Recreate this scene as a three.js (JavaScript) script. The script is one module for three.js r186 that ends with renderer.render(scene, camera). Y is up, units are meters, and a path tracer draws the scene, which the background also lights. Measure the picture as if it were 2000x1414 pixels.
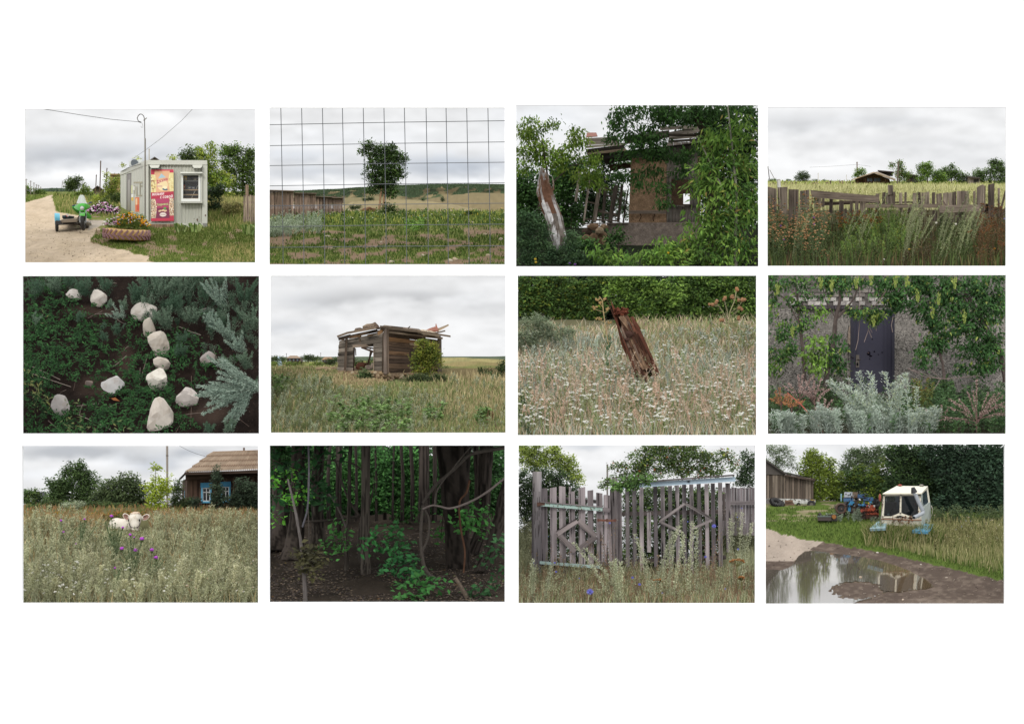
import * as THREE from 'three';
import { mergeGeometries } from 'three/addons/utils/BufferGeometryUtils.js';
import { MarchingCubes } from 'three/addons/objects/MarchingCubes.js';

// ---------------------------------------------------------------- camera, sky, sun, exposure
const F = 2600, KX = 1.00137, YH = 970;             // focal length, aspect and eye level in the pixels of a 2000 x 1414 sheet
const scene = new THREE.Scene();
const camera = new THREE.PerspectiveCamera(2 * Math.atan(YH / F) * 180 / Math.PI, 2000 * KX / (2 * YH), 0.5, 3000);
camera.setViewOffset(2000 * KX, 2 * YH, 0, 0, 2000 * KX, 1414);       // a level camera with a raised lens, as for buildings
camera.position.set(0, 0, 0); camera.lookAt(0, 0, -1); camera.updateMatrixWorld(true);

function hash3(x, y, z) { let h = Math.imul(x, 374761393) ^ Math.imul(y, 668265263) ^ Math.imul(z, 2147483647 ^ 0x5bd1e995); h = Math.imul(h ^ (h >>> 13), 1274126177); return ((h ^ (h >>> 16)) >>> 0) / 4294967296; }
function vnoise(x, y, z = 0) {
  const X = Math.floor(x), Y = Math.floor(y), Z = Math.floor(z); let u = x - X, v = y - Y, w = z - Z;
  u = u * u * (3 - 2 * u); v = v * v * (3 - 2 * v); w = w * w * (3 - 2 * w);
  const l = (a, b, t) => a + (b - a) * t;
  return l(l(l(hash3(X, Y, Z), hash3(X + 1, Y, Z), u), l(hash3(X, Y + 1, Z), hash3(X + 1, Y + 1, Z), u), v),
    l(l(hash3(X, Y, Z + 1), hash3(X + 1, Y, Z + 1), u), l(hash3(X, Y + 1, Z + 1), hash3(X + 1, Y + 1, Z + 1), u), v), w);
}
function fbm(x, y, z = 0, n = 4) { let s = 0, a = .5, t = 0; for (let i = 0; i < n; i++) { s += a * vnoise(x, y, z); t += a; x = x * 2.03 + 17.1; y = y * 2.03 + 3.7; z = z * 2.03 + 9.2; a *= .5; } return s / t; }
const clamp = (x, a = 0, b = 1) => Math.min(b, Math.max(a, x)), sstep = (a, b, x) => { const t = clamp((x - a) / (b - a)); return t * t * (3 - 2 * t); }, mix = (a, b, t) => a + (b - a) * t;

// an overcast sky all round: brighter overhead and towards the veiled sun, greyer cloud bellies low down
const SKYW = 4096, SKYH = 2048;
function skyTexture() {
  const data = new Float32Array(SKYW * SKYH * 4);
  // cloud bellies and thin places, by direction: [px, py, half width, half height, change of brightness, blueness]
  const C = [[110, 305, 130, 26, -.17, .05], [330, 300, 170, 22, -.09, .04], [200, 345, 190, 12, .12, 0], [300, 232, 200, 14, .06, 0],
    [600, 335, 120, 14, -.10, .06], [880, 325, 130, 20, -.20, .12], [700, 270, 200, 24, .05, .02], [930, 352, 90, 6, .16, 0], [640, 362, 80, 8, .16, 0], [590, 305, 90, 10, -.06, .05],
    [1060, 235, 110, 40, .04, .03], [1560, 245, 90, 20, -.10, .02], [1730, 236, 80, 14, -.08, .02], [1790, 280, 150, 14, -.05, .01], [1600, 320, 160, 24, .08, 0], [1850, 310, 120, 18, -.02, .01],
    [700, 578, 90, 17, -.17, .01], [820, 576, 60, 10, -.14, .01], [560, 640, 60, 14, -.13, .03], [600, 590, 60, 14, -.09, .02], [910, 590, 80, 22, -.05, .01], [700, 630, 200, 14, .05, 0], [560, 690, 60, 8, .09, 0], [900, 672, 60, 16, .04, 0],
    [150, 884, 110, 14, -.30, .07], [60, 905, 40, 10, .05, 0], [300, 905, 60, 14, -.14, .08], [370, 885, 40, 10, -.2, .07], [230, 908, 60, 8, .12, 0], [80, 930, 80, 12, .05, .02],
    [1150, 872, 40, 6, -.12, .06], [1160, 905, 40, 14, .06, 0], [1590, 890, 60, 24, .02, .01]];
  for (let r = 0; r < SKYH; r++) {
    const el = ((r + .5) / SKYH - .5) * Math.PI, y = Math.sin(el), ce = Math.cos(el);
    for (let c = 0; c < SKYW; c++) {
      const az = ((c + .5) / SKYW - .5) * 2 * Math.PI, x = ce * Math.cos(az), z = ce * Math.sin(az);
      let n = fbm(x * 9 + 3, y * 38, z * 9, 5) - .5, b = 0, blue = .012;
      if (z < -.5) {
        const px = 1000 + F * x / -z, py = YH - F * y / -z;
        if (px > -200 && px < 2200 && py > 100 && py < 1250) {
          const fine = fbm(px / 46, py / 15, 2.2, 4) - .5;
          n = n * .5 + fine * 1.3;
          for (const k of C) { const dx = (px - k[0] + fine * 60) / k[2], dy = (py - k[1] + fine * 22) / k[3], q = dx * dx + dy * dy; if (q < 6) { const e = Math.exp(-q); b += k[4] * 1.3 * e; blue += k[5] * e; } }
        }
      }
      let L = .86 + .22 * n + b;
      L *= 1 + .75 * sstep(.2, .95, y) + .55 * sstep(.0, .8, z * .72 + y * .55);          // brighter overhead and where the sun stands behind the cloud
      L *= 1 - .45 * sstep(-.2, -.8, y);
      const i = (r * SKYW + c) * 4;
      data[i] = L * (1 - blue * .9); data[i + 1] = L * (1 - blue * .35); data[i + 2] = L * (1 + blue * .5); data[i + 3] = 1;
    }
  }
  const t = new THREE.DataTexture(data, SKYW, SKYH, THREE.RGBAFormat, THREE.FloatType);
  t.mapping = THREE.EquirectangularReflectionMapping; t.magFilter = THREE.LinearFilter; t.minFilter = THREE.LinearFilter; t.needsUpdate = true;
  return t;
}
scene.background = skyTexture(); scene.environment = scene.background;
const sun = new THREE.DirectionalLight(new THREE.Color(1, .965, .91), 1.15);
sun.name = 'sun'; sun.position.set(-28, 66, 42); sun.target.position.set(0, 0, -50); scene.add(sun, sun.target);
sun.castShadow = true; sun.shadow.radius = 32; sun.shadow.mapSize.set(2048, 2048);
Object.assign(sun.shadow.camera, { left: -60, right: 60, top: 50, bottom: -50, near: 1, far: 300 });
const EXPOSURE = 1;

// ---------------------------------------------------------------- helpers
function rng(seed) { let a = seed >>> 0; return () => { a = (a + 0x6D2B79F5) >>> 0; let t = a; t = Math.imul(t ^ (t >>> 15), t | 1); t ^= t + Math.imul(t ^ (t >>> 7), t | 61); return ((t ^ (t >>> 14)) >>> 0) / 4294967296; }; }
const _c = new THREE.Color();
function H(hex, k = 1) { _c.set(hex); return [_c.r * k, _c.g * k, _c.b * k]; }
const pal = (t) => t.split(' ').map((h) => H('#' + h));
const cmul = (c, k) => [c[0] * k, c[1] * k, c[2] * k], cmix = (a, b, t) => [mix(a[0], b[0], t), mix(a[1], b[1], t), mix(a[2], b[2], t)];
const add = (a, b, k = 1) => [a[0] + b[0] * k, a[1] + b[1] * k, a[2] + b[2] * k], sub = (a, b) => [a[0] - b[0], a[1] - b[1], a[2] - b[2]];
const len = (a) => Math.hypot(a[0], a[1], a[2]), nrm = (a) => { const l = len(a) || 1; return [a[0] / l, a[1] / l, a[2] / l]; };
const cross = (a, b) => [a[1] * b[2] - a[2] * b[1], a[2] * b[0] - a[0] * b[2], a[0] * b[1] - a[1] * b[0]], dot = (a, b) => a[0] * b[0] + a[1] * b[1] + a[2] * b[2], lerp3 = (a, b, t) => [mix(a[0], b[0], t), mix(a[1], b[1], t), mix(a[2], b[2], t)];

// things, parts, names
const taken = {};
function numbered(n) { const k = taken[n] = (taken[n] ?? -1) + 1; return k ? n + '_' + String(k).padStart(3, '0') : n; }
const origin = new WeakMap();
function thing(name, label, category, at, group) {
  const o = new THREE.Group(); o.name = numbered(name); o.position.set(...at); o.userData = { label, category };
  if (group) o.userData.group = group;
  origin.set(o, at); scene.add(o); return o;
}
function part(parent, name, geo, mat, stuff) {          // geometry in world coordinates; kept relative to the thing's base
  const at = origin.get(parent); geo.translate(-at[0], -at[1], -at[2]);
  const m = new THREE.Mesh(geo, mat); m.name = name; m.castShadow = m.receiveShadow = true;
  if (stuff) m.userData.kind = 'stuff';
  origin.set(m, at); parent.add(m); return m;
}
function top(name, geo, mat, label, category, kind, group) {
  const m = new THREE.Mesh(geo, mat); m.name = numbered(name); m.castShadow = m.receiveShadow = true; m.userData = { label, category };
  if (kind) m.userData.kind = kind;
  if (group) m.userData.group = group;
  scene.add(m); return m;
}

// materials
function noiseTex(w, h, fn, srgb = true) {
  const d = new Uint8Array(w * h * 4);
  for (let y = 0; y < h; y++) for (let x = 0; x < w; x++) { const v = fn(x / w, y / h), i = (y * w + x) * 4; const a = Array.isArray(v) ? v : [v, v, v]; for (let k = 0; k < 3; k++) d[i + k] = clamp(a[k]) * 255; d[i + 3] = 255; }
  const t = new THREE.DataTexture(d, w, h); t.wrapS = t.wrapT = THREE.RepeatWrapping; t.magFilter = t.minFilter = THREE.LinearFilter; if (srgb) t.colorSpace = THREE.SRGBColorSpace; t.needsUpdate = true; return t;
}
const per = (x, y, sx, sy, s, n = 4) => { const a = fbm(x * sx, y * sy, s, n), b = fbm((x - 1) * sx, y * sy, s, n), c = fbm(x * sx, (y - 1) * sy, s, n), d = fbm((x - 1) * sx, (y - 1) * sy, s, n); const u = sstep(.75, 1, x), v = sstep(.75, 1, y); return mix(mix(a, b, u), mix(c, d, u), v); };
const woodTex = noiseTex(256, 256, (x, y) => { const g = per(x, y, 26, 3, 1.3), k = per(x, y, 60, 2.5, 7.7, 3), s = per(x, y, 4, 5, 3.1, 3); const v = .72 + .5 * (g - .5) + .3 * (k - .5) + .3 * (s - .5) - (k < .33 ? .3 : 0); return [v, v * .985, v * .96]; });
const plasterTex = noiseTex(256, 256, (x, y) => { const v = .8 + .35 * (per(x, y, 7, 7, 4.4) - .5) + .4 * (per(x, y, 40, 40, 8.8, 3) - .5); return [v, v, v]; });
const roughTex = noiseTex(128, 128, (x, y) => .5 + .9 * (per(x, y, 24, 24, 2.2) - .5), false);
const M = {};
function solid(hex, o = {}, k = 1) { const key = hex + JSON.stringify(o) + k; return M[key] ??= new THREE.MeshStandardMaterial({ color: new THREE.Color(...H(hex, k)), roughness: .8, side: THREE.DoubleSide, ...o }); }
function wood(hex, k = 1) { const key = 'w' + hex + k; return M[key] ??= new THREE.MeshPhysicalMaterial({ specularIntensity: .25, color: new THREE.Color(...H(hex, k * 2.4)), map: woodTex, bumpMap: woodTex, bumpScale: .006, roughness: .9, side: THREE.DoubleSide }); }
function plaster(hex, k = 1) { const key = 'p' + hex + k; return M[key] ??= new THREE.MeshPhysicalMaterial({ specularIntensity: .2, color: new THREE.Color(...H(hex, k * 1.65)), map: plasterTex, bumpMap: plasterTex, bumpScale: .02, roughness: .95, side: THREE.DoubleSide }); }
const leafMat = new THREE.MeshPhysicalMaterial({ vertexColors: true, side: THREE.DoubleSide, roughness: .85, transmission: .35, thickness: 0, specularIntensity: .3 });
const grassMat = new THREE.MeshPhysicalMaterial({ vertexColors: true, side: THREE.DoubleSide, roughness: .95, specularIntensity: .2 });
const paintMat = new THREE.MeshStandardMaterial({ vertexColors: true, side: THREE.DoubleSide, roughness: .6 });
const groundMat = new THREE.MeshPhysicalMaterial({ vertexColors: true, side: THREE.DoubleSide, roughness: 1, specularIntensity: .12, bumpMap: roughTex, bumpScale: .03 });
const metalMat = new THREE.MeshStandardMaterial({ vertexColors: true, side: THREE.DoubleSide, roughness: .5, metalness: .25 });

// mesh builder: collects triangles with their own colours
class MB {
  constructor() { this.p = []; this.c = []; this.n = null; }
  tri(a, b, c, k, k2 = k, k3 = k) { this.p.push(a[0], a[1], a[2], b[0], b[1], b[2], c[0], c[1], c[2]); this.c.push(k[0], k[1], k[2], k2[0], k2[1], k2[2], k3[0], k3[1], k3[2]); }
  quad(a, b, c, d, k, k2 = k) { this.tri(a, b, c, k, k, k2); this.tri(a, c, d, k, k2, k2); }
  leaf(p, dir, nor, L, W, k) {           // a folded leaf blade
    const s = nrm(cross(dir, nor)), n = nrm(cross(s, dir)), a = add(p, dir, -L * .5), t = add(add(p, dir, L * .5), n, -L * .12), m = add(p, dir, -L * .08), l = add(add(m, s, W * .5), n, W * .16), r = add(add(m, s, -W * .5), n, W * .16);
    this.tri(a, m, l, k); this.tri(m, t, l, k); this.tri(a, r, m, k); this.tri(m, r, t, k);
  }
  flake(p, dir, nor, L, W, k) {           // a small leaf: two triangles
    const s = nrm(cross(dir, nor)), a = add(p, dir, -L * .5), t = add(p, dir, L * .5), l = add(p, s, W * .5), r = add(p, s, -W * .5);
    this.tri(a, l, t, k); this.tri(a, t, r, k);
  }
  blade(b, t, w, k, k2 = k, bend = [0, 0, 0]) {       // grass blade, two segments
    const m = add(lerp3(b, t, .55), bend), s = [w * .5, 0, 0];
    this.quad(sub(b, s), add(b, s), add(m, s, .8), add(m, s, -.8), k, cmix(k, k2, .5)); this.tri(add(m, s, -.8), add(m, s, .8), t, cmix(k, k2, .5), cmix(k, k2, .5), k2);
  }
  tube(pts, radii, sides, k, k2 = k, jag = 0, R = null, caps = true) {
    const rings = []; let ref = [.13, .2, .97];
    for (let i = 0; i < pts.length; i++) {
      const d = nrm(sub(pts[Math.min(i + 1, pts.length - 1)], pts[Math.max(i - 1, 0)])); let u = cross(d, ref); if (len(u) < .05) u = cross(d, [1, .3, 0]); u = nrm(u); const v = cross(d, u), ring = [], rad = Array.isArray(radii) ? radii[i] : radii;
      for (let j = 0; j < sides; j++) { const a = j / sides * 6.2832, q = rad * (1 + (R ? jag * (R() - .5) : 0)); ring.push(add(add(pts[i], u, Math.cos(a) * q), v, Math.sin(a) * q)); }
      rings.push(ring);
    }
    const kk = (i) => { const t = i / Math.max(1, pts.length - 1), c = cmix(k, k2, t); return R ? cmul(c, .8 + .4 * R()) : c; };
    for (let i = 0; i + 1 < rings.length; i++) for (let j = 0; j < sides; j++) { const e = (j + 1) % sides; this.quad(rings[i][j], rings[i][e], rings[i + 1][e], rings[i + 1][j], kk(i), kk(i + 1)); }
    if (caps) for (const [i, c] of [[0, k], [rings.length - 1, k2]]) for (let j = 1; j + 1 < sides; j++) this.tri(rings[i][0], rings[i][j], rings[i][j + 1], c);
    return this;
  }
  box(o, a, b, c, k) {                    // corner o and three edge vectors
    const P = (i, j, l) => add(add(add(o, a, i), b, j), c, l);
    this.quad(P(0, 0, 0), P(1, 0, 0), P(1, 1, 0), P(0, 1, 0), k); this.quad(P(0, 0, 1), P(1, 0, 1), P(1, 1, 1), P(0, 1, 1), k); this.quad(P(0, 0, 0), P(1, 0, 0), P(1, 0, 1), P(0, 0, 1), k);
    this.quad(P(0, 1, 0), P(1, 1, 0), P(1, 1, 1), P(0, 1, 1), k); this.quad(P(0, 0, 0), P(0, 1, 0), P(0, 1, 1), P(0, 0, 1), k); this.quad(P(1, 0, 0), P(1, 1, 0), P(1, 1, 1), P(1, 0, 1), k); return this;
  }
  blob(o, r, k, det = 1, amp = 0, seed = 0, R = null) {   // a lumpy ball: r is [rx, ry, rz]
    const g = ico(det), pp = [];
    for (let i = 0; i < g.v.length; i++) { const v = g.v[i], q = 1 + amp * (vnoise(v[0] * 1.7 + seed, v[1] * 1.7 + seed * 2, v[2] * 1.7) - .5) * 2; pp.push([o[0] + v[0] * r[0] * q, o[1] + v[1] * r[1] * q, o[2] + v[2] * r[2] * q]); }
    for (const f of g.f) { const kk = R ? cmul(k, .85 + .3 * R()) : k; this.tri(pp[f[0]], pp[f[1]], pp[f[2]], kk); } return this;
  }
  geo(smooth = false) {
    const g = new THREE.BufferGeometry(); g.setAttribute('position', new THREE.BufferAttribute(new Float32Array(this.p), 3)); g.setAttribute('color', new THREE.BufferAttribute(new Float32Array(this.c), 3)); g.computeVertexNormals(); return g;
  }
  get empty() { return this.p.length === 0; }
}
const icoCache = {};
function ico(det) {
  if (icoCache[det]) return icoCache[det];
  const g = new THREE.IcosahedronGeometry(1, det), a = g.attributes.position, v = [], f = [], map = {};
  const id = (i) => { const k = [a.getX(i), a.getY(i), a.getZ(i)].map((q) => q.toFixed(4)).join(); if (map[k] === undefined) { map[k] = v.length; v.push([a.getX(i), a.getY(i), a.getZ(i)]); } return map[k]; };
  for (let i = 0; i < a.count; i += 3) f.push([id(i), id(i + 1), id(i + 2)]);
  return icoCache[det] = { v, f };
}

// a board from A to B (centre line), w wide, t thick, its broad face towards `face`; its ends a little uneven
function boardGeo(A, B, w, t, R, face = cmul(BACK, -1), jag = .3, uvs = 1) {
  const y = nrm(sub(B, A)), L = len(sub(B, A)); let x = nrm(cross(y, face)); const z = nrm(cross(x, y)), g = new THREE.BoxGeometry(w, L, t, 1, 1, 1), p = g.attributes.position, uv = g.attributes.uv;
  const e = [R() - .5, R() - .5, R() - .5, R() - .5], u0 = R(), v0 = R();
  for (let i = 0; i < p.count; i++) {
    let px = p.getX(i), py = p.getY(i), pz = p.getZ(i); const q = (px > 0 ? 1 : 0) + (py > 0 ? 2 : 0); py += e[q] * w * jag; px *= 1 + (R() * 0) + e[(q + 1) % 4] * .08;
    p.setXYZ(i, (A[0] + B[0]) / 2 + x[0] * px + y[0] * py + z[0] * pz, (A[1] + B[1]) / 2 + x[1] * px + y[1] * py + z[1] * pz, (A[2] + B[2]) / 2 + x[2] * px + y[2] * py + z[2] * pz);
    uv.setXY(i, u0 + uv.getX(i) * Math.max(.06, w * .7 * uvs), v0 + uv.getY(i) * L * .35 * uvs);
  }
  g.computeVertexNormals(); return g;
}
let BACK = [0, 0, -1];                                   // which way is level and away from us in the view being built
const bk = (d) => cmul(BACK, d);
function quadGeo(a, b, c, d, thick = .05, uvm = 1) {     // a slab whose front face is a b c d (counter-clockwise seen from the front)
  const n = cross(sub(b, a), sub(d, a)), k = nrm(n), away = dot(k, BACK) < -.5 ? BACK : cmul(k, -1), back = [a, b, c, d].map((p) => add(p, away, thick)), g = new THREE.BufferGeometry(), P = [], U = [];
  const along = uvm < 0, W = len(sub(b, a)) * Math.abs(uvm), Hh = len(sub(d, a)) * Math.abs(uvm), f = (q, u) => { for (const i of [0, 1, 2, 0, 2, 3]) { P.push(...q[i]); if (along) U.push(u[i][1] + a[1] * 3.7, u[i][0] * .4 + a[0]); else U.push(...u[i]); } };
  f([a, b, c, d], [[0, 0], [W, 0], [W, Hh], [0, Hh]]); f([back[1], back[0], back[3], back[2]], [[0, 0], [W, 0], [W, Hh], [0, Hh]]);
  const s = [a, b, c, d]; for (let i = 0; i < 4; i++) { const j = (i + 1) % 4; f([s[j], s[i], back[i], back[j]], [[0, 0], [thick, 0], [thick, 1], [0, 1]].map((q) => [q[0] * Math.abs(uvm), q[1] * Math.abs(uvm)])); }
  g.setAttribute('position', new THREE.BufferAttribute(new Float32Array(P), 3)); g.setAttribute('uv', new THREE.BufferAttribute(new Float32Array(U), 2)); g.computeVertexNormals(); return g;
}
// put a geometry modelled about its own origin (metres, facing +z) at a point
function placeGeo(g, at, rx = 0, ry = 0, rz = 0, s = 1) { g.applyMatrix4(new THREE.Matrix4().compose(new THREE.Vector3(...at), new THREE.Quaternion().setFromEuler(new THREE.Euler(rx, ry, rz, 'YXZ')), new THREE.Vector3(s, s, s))); return g; }

// ---------------------------------------------------------------- one view of the twelve: its window, its lie of the land
class View {
  constructor(ox, oy, s, win, knots, seed, hy) {
    Object.assign(this, { ox, oy, s, win, knots, R: rng(seed), seed }); const b = this.p((win[0] + win[2]) / 2, hy, 1); this.back = b;
    this.frame = new THREE.Matrix4().makeRotationFromEuler(new THREE.Euler(Math.atan(b[1]), Math.atan(-b[0]), 0, 'YXZ'));
  }
  use() { BACK = this.back; return this; }
  tf(at, v) { const q = new THREE.Vector3(...v).applyMatrix4(this.frame); return [at[0] + q.x, at[1] + q.y, at[2] + q.z]; }
  place(g, at, rx = 0, ry = 0, rz = 0) { g.applyMatrix4(new THREE.Matrix4().makeTranslation(...at).multiply(this.frame).multiply(new THREE.Matrix4().makeRotationFromEuler(new THREE.Euler(rx, ry, rz, 'YXZ')))); return g; }
  p(x, y, D) { return [(this.ox + this.s * x - 1000) * KX / F * D, (YH - this.oy - this.s * y) / F * D, -D]; }
  m(D) { return this.s / F * D; }
  d(y) { const k = this.knots; if (y >= k[0][0]) return k[0][1]; for (let i = 1; i < k.length; i++) if (y >= k[i][0]) return mix(k[i - 1][1], k[i][1], (k[i - 1][0] - y) / (k[i - 1][0] - k[i][0])); return k[k.length - 1][1]; }
  g(x, y) { return this.p(x, y, this.d(y)); }
  pr(P) { return [((P[0] / KX * F / -P[2]) + 1000 - this.ox) / this.s, (YH - P[1] * F / -P[2] - this.oy) / this.s]; }
  in(P, m = 22) { const [x, y] = this.pr(P), w = this.win; return x > w[0] - m && x < w[2] + m && y > w[1] - m && y < w[3] + 40; }
  r(a, b) { return a + (b - a) * this.R(); }
  pick(a) { return a[Math.floor(this.R() * a.length)]; }
  ground(name, label, category, col, bump = .04, nx = 150, ny = 84, mat = groundMat) {
    const w = this.win, y0 = w[3] + 36, y1 = this.knots[this.knots.length - 1][0], x0 = w[0] - 34, x1 = w[2] + 34, P = [], C = [], U = [], I = [];
    for (let j = 0; j <= ny; j++) for (let i = 0; i <= nx; i++) {
      const zy = mix(y0, y1, j / ny), zx = mix(x0, x1, i / nx), q = this.p(zx, zy, this.d(zy)), n = fbm(q[0] * 1.7, q[2] * 1.7, this.seed, 3) - .5; q[1] += bump * n;
      P.push(...q); C.push(...cmul(col(zx, zy), .8 + .4 * fbm(q[0] * 5, q[2] * 3.2, this.seed + 3, 3) + .1 * (this.R() - .5))); U.push(q[0], q[2]);
    }
    for (let j = 0; j < ny; j++) for (let i = 0; i < nx; i++) { const a = j * (nx + 1) + i, b = a + 1, c = a + nx + 1, d = c + 1; I.push(a, b, d, a, d, c); }
    const g = new THREE.BufferGeometry(); g.setAttribute('position', new THREE.BufferAttribute(new Float32Array(P), 3)); g.setAttribute('color', new THREE.BufferAttribute(new Float32Array(C), 3)); g.setAttribute('uv', new THREE.BufferAttribute(new Float32Array(U), 2)); g.setIndex(I); g.computeVertexNormals();
    return top(name, g, mat, label, category, 'structure');
  }
  // blades over a region; where(x, y) is the chance that one stands there
  grass(mb, n, box, h, w, pal, lean = .25, where = null, pal2 = null) {
    const R = this.R;
    for (let i = 0; i < n; i++) {
      const x = mix(box[0], box[2], R()), y = mix(box[1], box[3], R()); if (where && R() > where(x, y)) continue;
      const b = this.g(x, y), m = this.m(-b[2]), hh = mix(h[0], h[1], R()) * m, a = R() * 6.28, l = lean * hh * (.3 + R()), t = [b[0] + Math.cos(a) * l, b[1] + hh, b[2] + Math.sin(a) * l]; if (!this.in(t)) continue;
      const k = cmul(this.pick(pal), .75 + .5 * R()), k2 = pal2 ? cmul(this.pick(pal2), .8 + .4 * R()) : k;
      mb.blade(b, t, w * m * (.7 + .6 * R()), k, k2, [Math.cos(a) * -l * .2, hh * .08, 0]);
    }
  }
  // a leafy weed: stem with side leaves getting shorter upward; opt.head adds flower clusters
  weed(mb, b, h, o) {
    const R = this.R, m = this.m(-b[2]), hh = h * m, a = R() * 6.28, l = (o.lean ?? .2) * hh * R(), dx = o.dx ?? 0, T = [b[0] + Math.cos(a) * l + dx * hh, b[1] + hh, b[2] + Math.sin(a) * l], mid = add(lerp3(b, T, .5), [-(Math.cos(a) * l + dx * hh) * .18, 0, 0]), at = (t) => lerp3(lerp3(b, mid, t), lerp3(mid, T, t), t);
    if (!this.in(T, o.marg ?? 22)) return null;
    const tone = .75 + .5 * R(), sk = cmul(o.stem, tone), sw = (o.sw ?? 5) * m;
    let prev = b; for (let i = 1; i <= 3; i++) { const q = at(i / 3), s = [sw * (1.15 - i * .25) * .5, 0, 0]; mb.quad(sub(prev, s), add(prev, s), add(q, s), sub(q, s), sk); prev = q; }
    const n = Math.round(o.n * (.7 + .6 * R())), t0 = o.t0 ?? .12;
    for (let i = 0; i < n; i++) {
      const t = t0 + (1 - t0) * Math.pow(R(), o.bias ?? .8), q = at(t), e = R() * 6.28, spread = (o.spread ?? 18) * m * (o.cone ? 1.15 - t * .9 : .4 + .6 * R()), rr = spread * Math.sqrt(R());
      const P = [q[0] + Math.cos(e) * rr, q[1] + (R() - .3) * spread * .5, q[2] + Math.sin(e) * rr]; if (!this.in(P, o.marg ?? 22)) continue;
      const dir = nrm([Math.cos(e) * .8 + (R() - .5) * .6, (o.up ?? .5) + (R() - .5) * .8, Math.sin(e) * .8]), nor = nrm([R() - .5, .6 + R() * .5, R() * .8]);
      mb.flake(P, dir, nor, (o.L ?? 16) * m * (.6 + .8 * R()), (o.W ?? 7) * m * (.7 + .6 * R()), cmul(cmix(this.pick(o.pal), this.pick(o.pal), R()), tone * (.8 + .4 * R())));
    }
    if (o.head) for (let i = 0; i < (o.hn ?? 5); i++) {
      const t = 1 - R() * (o.ht ?? .12), q = at(t), hs = (o.hs ?? 14) * m, P = [q[0] + (R() - .5) * hs * (o.hw ?? 2), q[1] + (R() - .2) * hs * .8, q[2] + (R() - .5) * hs * 1.4], k = cmul(this.pick(o.head), .85 + .3 * R());
      if (this.in(P, o.marg ?? 22)) mb.blob(P, [hs * .5 * (.7 + .6 * R()), hs * .5 * (o.hflat ?? .8), hs * .5], k, 0);
    }
    return T;
  }
  // leaves through an ellipsoid, in clumps; returns nothing
  foliage(mb, bx, by, rx, ry, D, o) {
    const R = this.R, m = this.m(D), L = o.leaf ?? 22, c = this.p(bx, by, D), RX = rx * m, RY = ry * m, RZ = Math.min(rx, ry) * m * (o.zs ?? this.zs ?? .8), nC = Math.max(5, Math.round((o.clumps ?? 1) * rx * ry / (L * L * .36))), per = Math.round((o.den ?? 1) * 26);
    for (let i = 0; i < nC; i++) {
      let u = [R() * 2 - 1, R() * 2 - 1, R() * 2 - 1]; const q = len(u) || 1; if (q > 1) u = cmul(u, Math.pow(R(), .4) / q);
      const ce = [c[0] + u[0] * RX, c[1] + u[1] * RY, c[2] + u[2] * RZ], tone = .62 + .7 * R(), base = cmix(this.pick(o.pal), this.pick(o.pal), R()), sg = L * m * (o.spread ?? 1.5), cd = nrm([u[0] + (R() - .5), (R() - .5) * .8 + (o.droop ? -.5 : .2), u[2] + (R() - .5)]);
      for (let j = 0; j < per; j++) {
        const P = [ce[0] + (R() + R() + R() - 1.5) * sg * 1.2, ce[1] + (R() + R() + R() - 1.5) * sg * .9, ce[2] + (R() + R() + R() - 1.5) * sg]; if (!this.in(P, o.marg ?? 16)) continue;
        const dir = nrm([cd[0] + (R() - .5) * 1.4, cd[1] + (R() - .6) * 1.2, cd[2] + (R() - .5) * 1.4]), nor = nrm([R() - .5, .3 + R() * .8, R() * 1.1 - .1]), k = cmul(o.tip && R() < o.tipn ? this.pick(o.tip) : base, tone * (.78 + .44 * R())), l = L * m * (.6 + .7 * R());
        (o.fine || L < 24 ? mb.flake : mb.leaf).call(mb, P, dir, nor, l, l * (o.wr ?? .5), k);
      }
    }
  }
  // a tree or shrub: trunk lines [[x, y, radius] ...], crown of ellipsoids [x, y, rx, ry]
  tree(o) {
    const D = o.D, t = thing(o.name ?? 'tree', o.label, o.cat ?? 'tree', this.p(o.base[0], o.base[1], D), o.group), m = this.m(D), R = this.R;
    if (o.trunks) for (const tr of o.trunks) {
      const mb = new MB(), bk = o.bark ?? H('#5a5048', 1), pts = [], rad = []; let dz = (tr.dz ?? 0);
      for (let i = 0; i + 1 < tr.length; i++) for (let j = 0; j < 4; j++) { const f = j / 4; pts.push(add(this.p(mix(tr[i][0], tr[i + 1][0], f) + (R() - .5) * tr[i][2] * .3, mix(tr[i][1], tr[i + 1][1], f), D), [0, 0, dz])); rad.push(mix(tr[i][2], tr[i + 1][2], f) * m); }
      const e = tr[tr.length - 1]; pts.push(this.p(e[0], e[1], D)); rad.push(e[2] * m);
      mb.tube(pts, rad, 7, bk, bk, .35, R); part(t, tr === o.trunks[0] ? 'trunk' : 'limb', mb.geo(), grassMat);
    }
    if (o.blobs) { const mb = new MB(); for (const b of o.blobs) this.foliage(mb, b[0], b[1], b[2], b[3], D + (b[4] ?? 0), { ...o, ...(b[5] ?? {}) }); if (!mb.empty) part(t, 'crown', mb.geo(), leafMat); }
    return t;
  }
  board(t, name, x0, y0, x1, y1, w, D, mat, o = {}) { const m = this.m(D), D2 = o.D2 ?? D; return part(t, name, boardGeo(this.p(x0, y0, D), this.p(x1, y1, D2), w * m, (o.t ?? w * .3) * m, this.R, o.face ?? cmul(BACK, -1), o.jag ?? .25, o.uvs ?? 1), mat); }
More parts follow.
